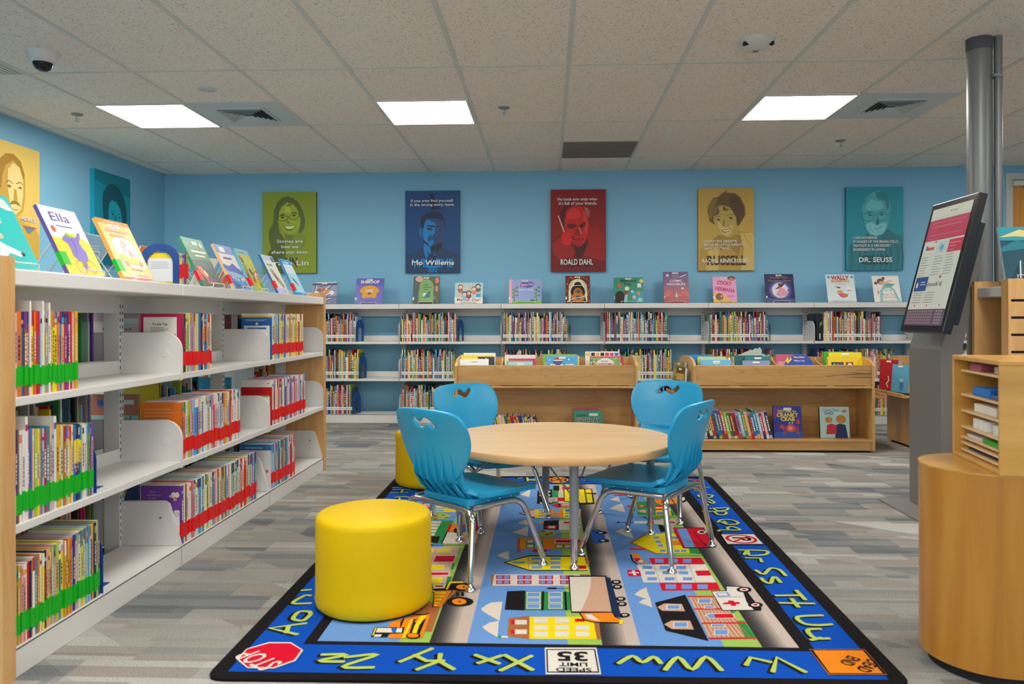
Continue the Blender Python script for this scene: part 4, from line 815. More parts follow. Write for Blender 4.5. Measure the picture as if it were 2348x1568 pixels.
def cv_yeti(A, w, h):
    A.rect('e9e4dc', 1, 0, 0, w, h); A.poly('7fc0bc', 3, w*.2,0,w*.25,h*.44,w*.4,h*.6,w*.66,h*.6,w*.8,h*.46,w*.98,0); A.poly('dde3de', 4, w*.3,0,w*.34,h*.4,w*.46,h*.52,w*.64,h*.52,w*.74,h*.4,w*.86,0)
    A.poly('5aa09c', 5, w*.34,h*.56,w*.5,h*.72,w*.84,h*.68,w*.7,h*.58); A.ell('5a2c1c', 5, w*.3, h*.78, .03, .028); A.ell('5a2c1c', 5, w*.12, h*.72, .014, .014); A.ell('5a2c1c', 5, w*.42, h*.9, .014, .014); A.ell('d9a07a', 6, w*.34, h*.72, .024, .02); A.line('d9a07a', 6, .01, w*.4,h*.7,w*.62,h*.8); A.ell('e8b8b8', 6, w*.68, h*.8, .014, .012)
    A.ell('2a2424', 6, w*.48, h*.44, .005); A.ell('2a2424', 6, w*.64, h*.44, .005); A.text('Even Yetis', w*.58, h*.25, .018, 'cf6a3a', 6, w*.5); A.text('Get Colds', w*.6, h*.14, .018, 'cf6a3a', 6, w*.5); A.ell('c96a5a', 4, w*.17, h*.36, .006, .02)
def cv_teal(A, w, h):
    A.rect('8fd0d4', 1, 0, 0, w, h)
    for i in range(9): A.line('d0408a' if i % 2 else '2f4aa0', 3, .004, w*.3, h*(.1+.09*i), w*.6, h*(.14+.09*i), w*.8, h*(.1+.09*i))
WB = [(-2.05, .232, .205, cv_caps, '8c93b4', 'cover-out book with grey-blue winter crowd picture, beside the left bookshelf end', 0, .02),
 (-1.63, .255, .235, cv_dog, '6f6cc0', 'purple book with a shaggy yellow dog on its cover, on the wall shelf', 1, .012),
 (-1.107, .24, .25, cv_tree, '4a4a38', 'green woodland picture book standing under the dark blue poster', 1, .012),
 (-.715, .255, .19, cv_matzah, 'dfe6e4', 'pale wide book with a family group picture and dark red title', 1, .012),
 (-.2, .295, .22, cv_nature, 'f0a9b4', 'wide lavender and pink book with trees and a blue title cloud', 1, .01),
 (.277, .222, .25, cv_cave, '5a2420', 'dark red bordered book with a black bear picture under the red poster', 1, .014),
 (.737, .262, .232, cv_memory, '2f8f74', 'green book with yellow moon, second right of the red poster', 1, .012),
 (1.165, .225, .283, cv_cosmic, '7a3a5a', 'tall purple-red book with mountains picture, left of the gold poster', 1, .012),
 (1.597, .21, .235, cv_sticky, '5a2a4a', 'pink and yellow book with magenta title under the gold poster', 1, .012),
 (2.09, .255, .257, cv_bear, '2b2e5c', 'navy book with a dancer in a pale moon circle', 1, .012),
 (2.63, .25, .25, cv_wally, 'dce8ea', 'white book with big red title under the teal poster', 1, .006),
 (3.03, .235, .235, cv_yeti, 'e9e4dc', 'white and teal book with a girl with pigtails, left of the kiosk screen', 1, .006),
 (3.80, .18, .2, cv_teal, '23474f', 'pale teal book partly hidden between kiosk and grey column', 1, .012)]
for (x, w, h, f, sp, lb, st_, th) in WB:
    cover_book((x, 6.96, 1.0795 if st_ else 1.0765), 0, LEAN, w, h / cos(LEAN), th, sp, f, lb, 'cover-out books on top of the wall shelves', spine=sp, white_tag=bool(st_))
    stand((x, 6.96, 1.0755), 0, w, LEAN, th, 'white wire stand under the ' + ' '.join(lb.split()[:9]))
# ------------------------------------------------------------------ cover-out books on the left bookshelf top (facing the aisle)
LL = radians(26)
def lv_teal(A, w, h):
    A.rect('17b0ad', 1, 0, 0, w, h)
    for i, (s, y) in enumerate((('mama?', .6),)): A.text(s, w*.42, h*y, .022, 'e9e6e0', 4, None, .03)
    A.poly('e8e4de', 3, [(w*a, h*b) for a, b in ((.7,.98),(.78,.99),(.9,.93),(.98,.8),(.85,.8),(.72,.84))]); A.ell('b8a89a', 4, w*.83, h*.88, .003, .01)
    A.poly('e8e6e2', 3, [(w*a, h*b) for a, b in ((0,.32),(.1,.4),(.3,.38),(.5,.3),(.7,.24),(.78,.2),(.7,.16),(.5,.2),(.4,.14),(.2,.16),(0,.24))]); A.ell('c4303a', 4, w*.2, h*.33, .006, .014); A.ell('1c1c1c', 4, w*.76, h*.2, .008, .006)
    A.line('d9c9b4', 4, .006, w*.3, h*.5, w*.42, h*.42); A.ell('c9b89a', 4, w*.44, h*.42, .016, .01); A.text('P.D. E', w*.35, h*.06, .012, 'd9d98a', 4)
def lv_ella(A, w, h):
    A.rect('e9e6ea', 1, 0, 0, w, h); A.poly('f2c61c', 2, 0,0,w,0,w,h*.5,w*.7,h*.62,w*.45,h*.62,w*.2,h*.52,0,h*.55); A.text('Ella', w*.45, h*.79, .03, '5a4a9a', 4, w*.5); A.scrib('8a82b0', 4, w*.25, h*.71, w*.8, h*.74, 1, .6)
    A.ell('d8503a', 3, w*.14, h*.66, .01, .012)
    A.poly('7565b8', 4, [(w*a, h*b) for a, b in ((.3,.56),(.24,.5),(.34,.46),(.36,.38),(.34,.28),(.44,.2),(.56,.22),(.66,.2),(.74,.26),(.76,.36),(.7,.42),(.68,.5),(.76,.56),(.82,.64),(.76,.66),(.68,.58),(.6,.56),(.5,.6),(.42,.62),(.38,.58))])
    A.poly('8ab83a', 5, w*.36,h*.6,w*.42,h*.63,w*.56,h*.58,w*.5,h*.54); A.line('4a3a7a', 5, .002, [(w*.5,h*.55),(w*.52,h*.4),(w*.46,h*.3)])
    for x, y in ((.42, .1), (.72, .12)):
        A.line('8a6a2a', 5, .0018, [(w*x + .024*cos(radians(a)), h*y + .022*sin(radians(a)) + .003) for a in range(0, 361, 30)])
    A.poly('7565b8', 4, w*.52,h*.22,w*.6,h*.22,w*.62,h*.08,w*.5,h*.08); A.line('8a6a2a', 5, .002, w*.42,h*.1,w*.56,h*.2,w*.72,h*.12)
def lv_orange(A, w, h):
    A.rect('f6c778', 1, 0, 0, w, h); A.rect('ef8a3a', 2, 0, h*.93, w, h); A.scrib('f7dcc0', 3, w*.2, h*.95, w*.8, h*.965, 1, .8); A.scrib('dda58c', 4, w*.12, h*.8, w*.9, h*.86, 1, .6); A.scrib('dda58c', 4, w*.2, h*.72, w*.8, h*.78, 1, .6); A.rect('eef0f0', 4, w*.3, h*.86, w*.6, h*.92); A.rect('7a8a8a', 5, w*.34, h*.88, w*.56, h*.895)
    A.poly('ebe8e2', 2, [(w*a, h*b) for a, b in ((.14,.6),(.3,.7),(.6,.72),(.84,.62),(.92,.4),(.9,.22),(.6,.2),(.2,.24))]); A.ell('bdb8b4', 3, w*.5, h*.56, .024, .026); A.ell('d8d4d0', 4, w*.56, h*.5, .016, .016); A.ell('e79aa8', 5, w*.6, h*.45, .012, .014)
    A.poly('f4c04a', 5, [(w*a, h*b) for a, b in ((.22,.42),(.3,.44),(.46,.36),(.7,.4),(.86,.34),(.86,.26),(.3,.26),(.2,.32))]); A.ell('e88a5a', 6, w*.78, h*.28, .012); A.ell('d8946a', 6, w*.34, h*.27, .01); A.text('Mo Willems', w*.56, h*.15, .01, '4a4a3a', 4); A.ell('d8cfc4', 3, w*.4, h*.06, .024, .012); A.ell('eba8a0', 3, w*.75, h*.06, .02, .012); A.rect('d8502a', 3, 0, 0, w, h*.03)
def lv_green(A, w, h):
    A.rect('2c8f6a', 1, 0, 0, w, h); A.rect('3f7a3a', 2, 0, h*.55, w, h*.8); A.rect('3a5a34', 2, 0, 0, w, h*.36); A.rect('33463f', 2, 0, h*.3, w, h*.55); A.scrib('e4eede', 4, w*.2, h*.7, w*.9, h*.78, 1, .5); A.scrib('e4eede', 4, w*.3, h*.62, w*.9, h*.68, 1, .5); A.rect('eef0f0', 4, w*.4, h*.86, w*.66, h*.93); A.ell('e8c0b4', 4, w*.8, h*.87, .014)
    A.poly('d9705a', 4, w*.08,h*.4,w*.3,h*.42,w*.5,h*.24,w*.4,h*.1,w*.2,h*.24); A.poly('e8d49a', 5, w*.3,h*.3,w*.4,h*.34,w*.48,h*.24,w*.4,h*.2); A.poly('6a3f8a', 4, w*.4,h*.2,w*.8,h*.16,w*.8,h*.1,w*.4,h*.1); A.poly('c85a3a', 4, w*.3,h*.12,w*.8,h*.1,w*.8,h*.06,w*.3,h*.06)
    for i in range(4): A.line('7fa8c8', 3, .004, w*(.4+i*.12), h*.5, w*(.5+i*.12), h*.36)
def lv_blue(A, w, h):
    A.rect('8fb8dc', 1, 0, 0, w, h); A.rect('e0d8d4', 2, 0, h*.5, w, h*.8); A.rect('6a86c4', 2, 0, h*.8, w, h); A.rect('e9e6e2', 3, w*.2, h*.84, w*.5, h*.95); A.poly('4453b4', 3, 0,h*.56,w*.3,h*.52,w*.6,h*.6,w,h*.4,w,h*.34,w*.5,h*.4,w*.2,h*.4,0,h*.48); A.scrib('3a3f78', 4, w*.2, h*.68, w*.8, h*.75, 1, .6)
    for i in range(8): A.poly(random.choice(['eef0f0', '3a9ad0', '4a5a9a']), 3, [(w*random.random(), h*.32*random.random()) for _ in range(3)])
def lv_caps(A, w, h):
    A.rect('b6bf3a', 1, 0, 0, w, h); A.rect('7fb4c4', 2, 0, h*.88, w, h); A.scrib('23506a', 3, w*.15, h*.91, w*.85, h*.95, 1, .6)
    for i in range(26): A.ell(random.choice(['d8703a', 'e9c43a', '7a3a22', '5f8a2e', 'e9ddc4', 'c4302a']), 3, random.uniform(.01, w-.01), random.uniform(.02, h*.84), random.uniform(.008, .016), random.uniform(.01, .022), 8)
def lv_white(A, w, h):
    A.rect('dfe2d0', 1, 0, 0, w, h); A.rect('b9ccd4', 2, 0, h*.86, w, h); A.rect('2f6ab4', 3, w*.74, h*.84, w*.95, h*.97); A.scrib('8a9a6a', 3, w*.15, h*.72, w*.65, h*.8, 1, .6)
    A.poly('b49a94', 3, w*.2,h*.6,w*.4,h*.66,w*.7,h*.4,w*.9,h*.2,w*.7,h*.14,w*.4,h*.36); A.poly('6a5a5a', 4, w*.36,h*.5,w*.46,h*.5,w*.56,h*.34,w*.46,h*.34); A.rect('c9c4e4', 3, 0, 0, w, h*.14)
def lv_fish(A, w, h):
    A.rect('9fcfdd', 1, 0, 0, w, h); A.rect('3f94cf', 2, 0, h*.86, w, h); A.scrib('d8ecf4', 3, w*.2, h*.89, w*.8, h*.94, 1, .6); A.rect('c4d4de', 2, 0, h*.6, w, h*.86); A.poly('4a5f70', 3, w*.3,h*.5,w*.44,h*.46,w*.7,h*.3,w*.6,h*.3,w*.4,h*.38); A.rect('3f94cf', 3, 0, 0, w, h*.08)
LB = [(2.013, .2, lv_teal, '17b0ad', 'e9f0ee', 'g', 'teal cover-out book with white dog picture, nearest on the left shelf top'),
 (2.332, .185, lv_ella, '5a4a9a', '5a4a9a', 'g', 'white and yellow book with a purple elephant cycling, on the left shelf top'),
 (2.638, .2, lv_orange, 'e9a03a', 'e9a03a', 'g', 'orange cover-out book with a yellow car picture on the left shelf top'),
 (3.235, .195, lv_green, '2c8f6a', '2c8f6a', 'r', 'dark green cover-out book with a reclining figure, past the blue bookend'),
 (3.55, .19, lv_blue, 'e8c48a', 'e9e4dc', 'r', 'pale blue winter-scene book, left of the crowded olive-green book'),
 (3.772, .155, lv_caps, '6fc4e0', '6fc4e0', 'r', 'olive-green book crowded with small orange shapes, on the left shelf top'),
 (4.117, .175, lv_white, '2f6ab4', 'ece8e4', 'r', 'cream cover-out book, second from the far end of the left shelf'),
 (4.415, .165, lv_fish, '3f94cf', '3f94cf', 'r', 'light blue cover-out book at the far end of the left shelf top')]
for (y, w, f, sp, face, tp, lb) in LB:
    cover_book((-1.425, y, 1.0785), pi/2, LL, w, .232, .012, face, f, lb, 'cover-out books on the left shelf top', spine=sp, tape=TAPE[tp])
    stand((-1.425, y, 1.0755), pi/2, w, LL, .012, 'white wire stand holding the ' + ' '.join(lb.split()[:9]))
def backc(col, tc_, ttl=None):
    def f(A, w, h):
        A.rect(col, 1, 0, 0, w, h); A.scrib(tc_, 3, w*.15, h*.5, w*.85, h*.85, 7, .3)
        if ttl: A.text(ttl, w*.4, h*.1, .03, 'e8eeee', 4, None, .02)
    return f
for (y, w, h, c1, c2, ttl, lb) in [(2.36, .17, .22, 'e3e0e6', '9a98a4', None, 'dark violet and white book leaning on the far side, behind the elephant book'), (2.98, .2, .22, '8fb9d6', 'd8e6ee', 'Ott', 'light blue book seen from behind, between the elephant and orange books'),
   (3.4, .17, .21, 'e0823a', 'a8552a', None, 'orange book back seen above the dark blue bookend'), (3.75, .16, .2, 'ecc04a', 'c4703a', None, 'yellow-orange book back behind the dark green book'), (4.02, .18, .21, 'e6e4dc', 'a9c48a', None, 'white book back behind the pale blue winter-scene book'), (4.3, .15, .2, 'd8602c', 'a84a22', None, 'bright orange book back behind the crowded olive-green book'), (4.55, .2, .19, '2f9a7a', 'b8404a', None, 'green book on the far side, behind the cream cover-out book')]:
    cover_book((-1.885, y, 1.0785), -pi/2, LL, w, h, .01, c1, None, lb, 'books on the far edge of the left shelf top', spine=c2)
    o = [q for q in C.objects if q.get('label') == lb][0]
    m2 = MB(); A = Art(m2, (w/2, .0103, 0), (-1, 0, 0), (0, 0, 1), step=.0004); backc(c1, c2, ttl)(A, w, h); m2.build('back_cover', M['gloss'], o)
    stand((-1.885, y, 1.0755), -pi/2, w, LL, .01, 'white wire stand of the ' + ' '.join(lb.split()[:9]))
# first books of the rear side, seen past the brackets of the nearer side
def rf_amelia(A, w, h):
    A.rect('e6c9c0', 1, 0, 0, w, h); A.rect('dfa9a0', 2, 0, h*.86, w, h); A.rect('dfe6dc', 3, w*.55, h*.82, w, h*.92); A.text('I Can Read', w*.55, h*.7, .012, '2a2a2a', 4, w*.6); A.text('Amelia B', w*.55, h*.5, .026, 'b8402c', 4, w*.8)
def rf_fish(A, w, h):
    A.rect('c9785a', 1, 0, 0, w, h); A.rect('b7cfc0', 2, 0, h*.2, w, h*.62); A.rect('23305c', 3, 0, 0, w, h*.3); A.text('FISH', w*.6, h*.5, .026, '2f8a6a', 4, w*.5); A.text('and', w*.62, h*.38, .02, '6a5a3a', 4); A.ell('2f6ab8', 4, w*.2, h*.84, .014); A.scrib('efece2', 4, w*.4, h*.82, w*.95, h*.92, 1, .8)
def rf_flower(A, w, h):
    A.rect('1f3a6e', 1, 0, 0, w, h); A.ell('b8a82f', 2, w*.5, h*.66, .05, .055)
    for k in range(6): A.ell('ecdfe6', 3, w*.55 + .014*cos(k*pi/3), h*.42 + .014*sin(k*pi/3), .008)
    A.ell('c42a4a', 4, w*.55, h*.42, .008)
for (y, z, f, c_, lb) in [(3.13, .7355, rf_amelia, 'e0c0b8', 'pink reader book on the rear side behind the top bracket, middle bay'), (3.13, .4005, rf_fish, 'c9785a', 'terracotta and navy reader book on the rear side, middle shelf, middle bay'), (3.13, .0785, rf_flower, '1f3a6e', 'navy book with a yellow creature on the rear side, bottom shelf, middle bay'),
        (4.06, .7355, lambda A, w, h: (A.rect('8a3a3a', 1, 0, 0, w, h), A.rect('e6e2dc', 2, w*.1, h*.72, w*.8, h*.88), A.rect('1f2f6e', 2, 0, 0, w*.9, h*.6)), '8a3a3a', 'maroon and navy book on the rear side, top shelf, far bay'), (4.06, .4005, lambda A, w, h: (A.rect('2f9ac0', 1, 0, 0, w, h), A.rect('e3cf4a', 2, w*.6, h*.3, w*.8, h*.5), A.rect('e3cf4a', 2, w*.6, h*.6, w*.8, h*.72)), '2f9ac0', 'cyan book with yellow marks on the rear side, middle shelf, far bay')]:
    cover_book((-1.80, y, z + .0005), 0, 0, .2, .228, .012, c_, f, lb, 'first books on the rear side of the left bookshelf', spine=c_, white_tag=False, name='reader_book')
# blue arched bookend with small taped books
t = thing('bookend', 'large dark blue arched bookend on the left shelf top, after the orange book', 'bookend', (-1.4, 2.875, 1.0755), pi/2)
a = MB(); pts = [(-.0, 0), (0, .1)] + [(.075 - .075 * cos(radians(q)), .1 + .055 * sin(radians(q))) for q in range(15, 180, 15)] + [(.15, .1), (.15, 0), (.125, 0), (.125, .08)] + [(.075 + .05 * cos(radians(q)), .08 + .045 * sin(radians(q))) for q in range(15, 180, 15)] + [(.025, .08), (.025, 0)]
a.prism([(p[0], p[1]) for p in pts], 'x', -.0015, .0, 'ffffff'); a.build('arch_plate', M['navy'], t); MB().box(-.09, .0, 0, 0, .15, .0012).build('foot_plate', M['navy'], t)
for i, (col, w) in enumerate((('yellow', .018), ('lavender', .017), ('purple', .016), ('lime', .012))):
    m = book_mesh(w, .118, .15, PAL[col], None, None, TAPE['r'], back=(lambda c_, x, d, h: Art(c_, (x, d, 0), (0, -1, 0), (0, 0, 1), step=.0003).rect('e4e4e0', 1, .02, .01, d - .01, h - .02).scrib('9aa0b0', 2, .04, .06, d - .03, .09, 4, .3)) if i == 0 else None)
    place_book(Matrix.Translation((-1.402, 2.887 + i * .0185, 1.0758)) @ R0, m, 'small %s book with red tape, %s after the large blue bookend' % (col, ORD[i]), 'small red-taped books beside the blue bookend', 'reader_book')
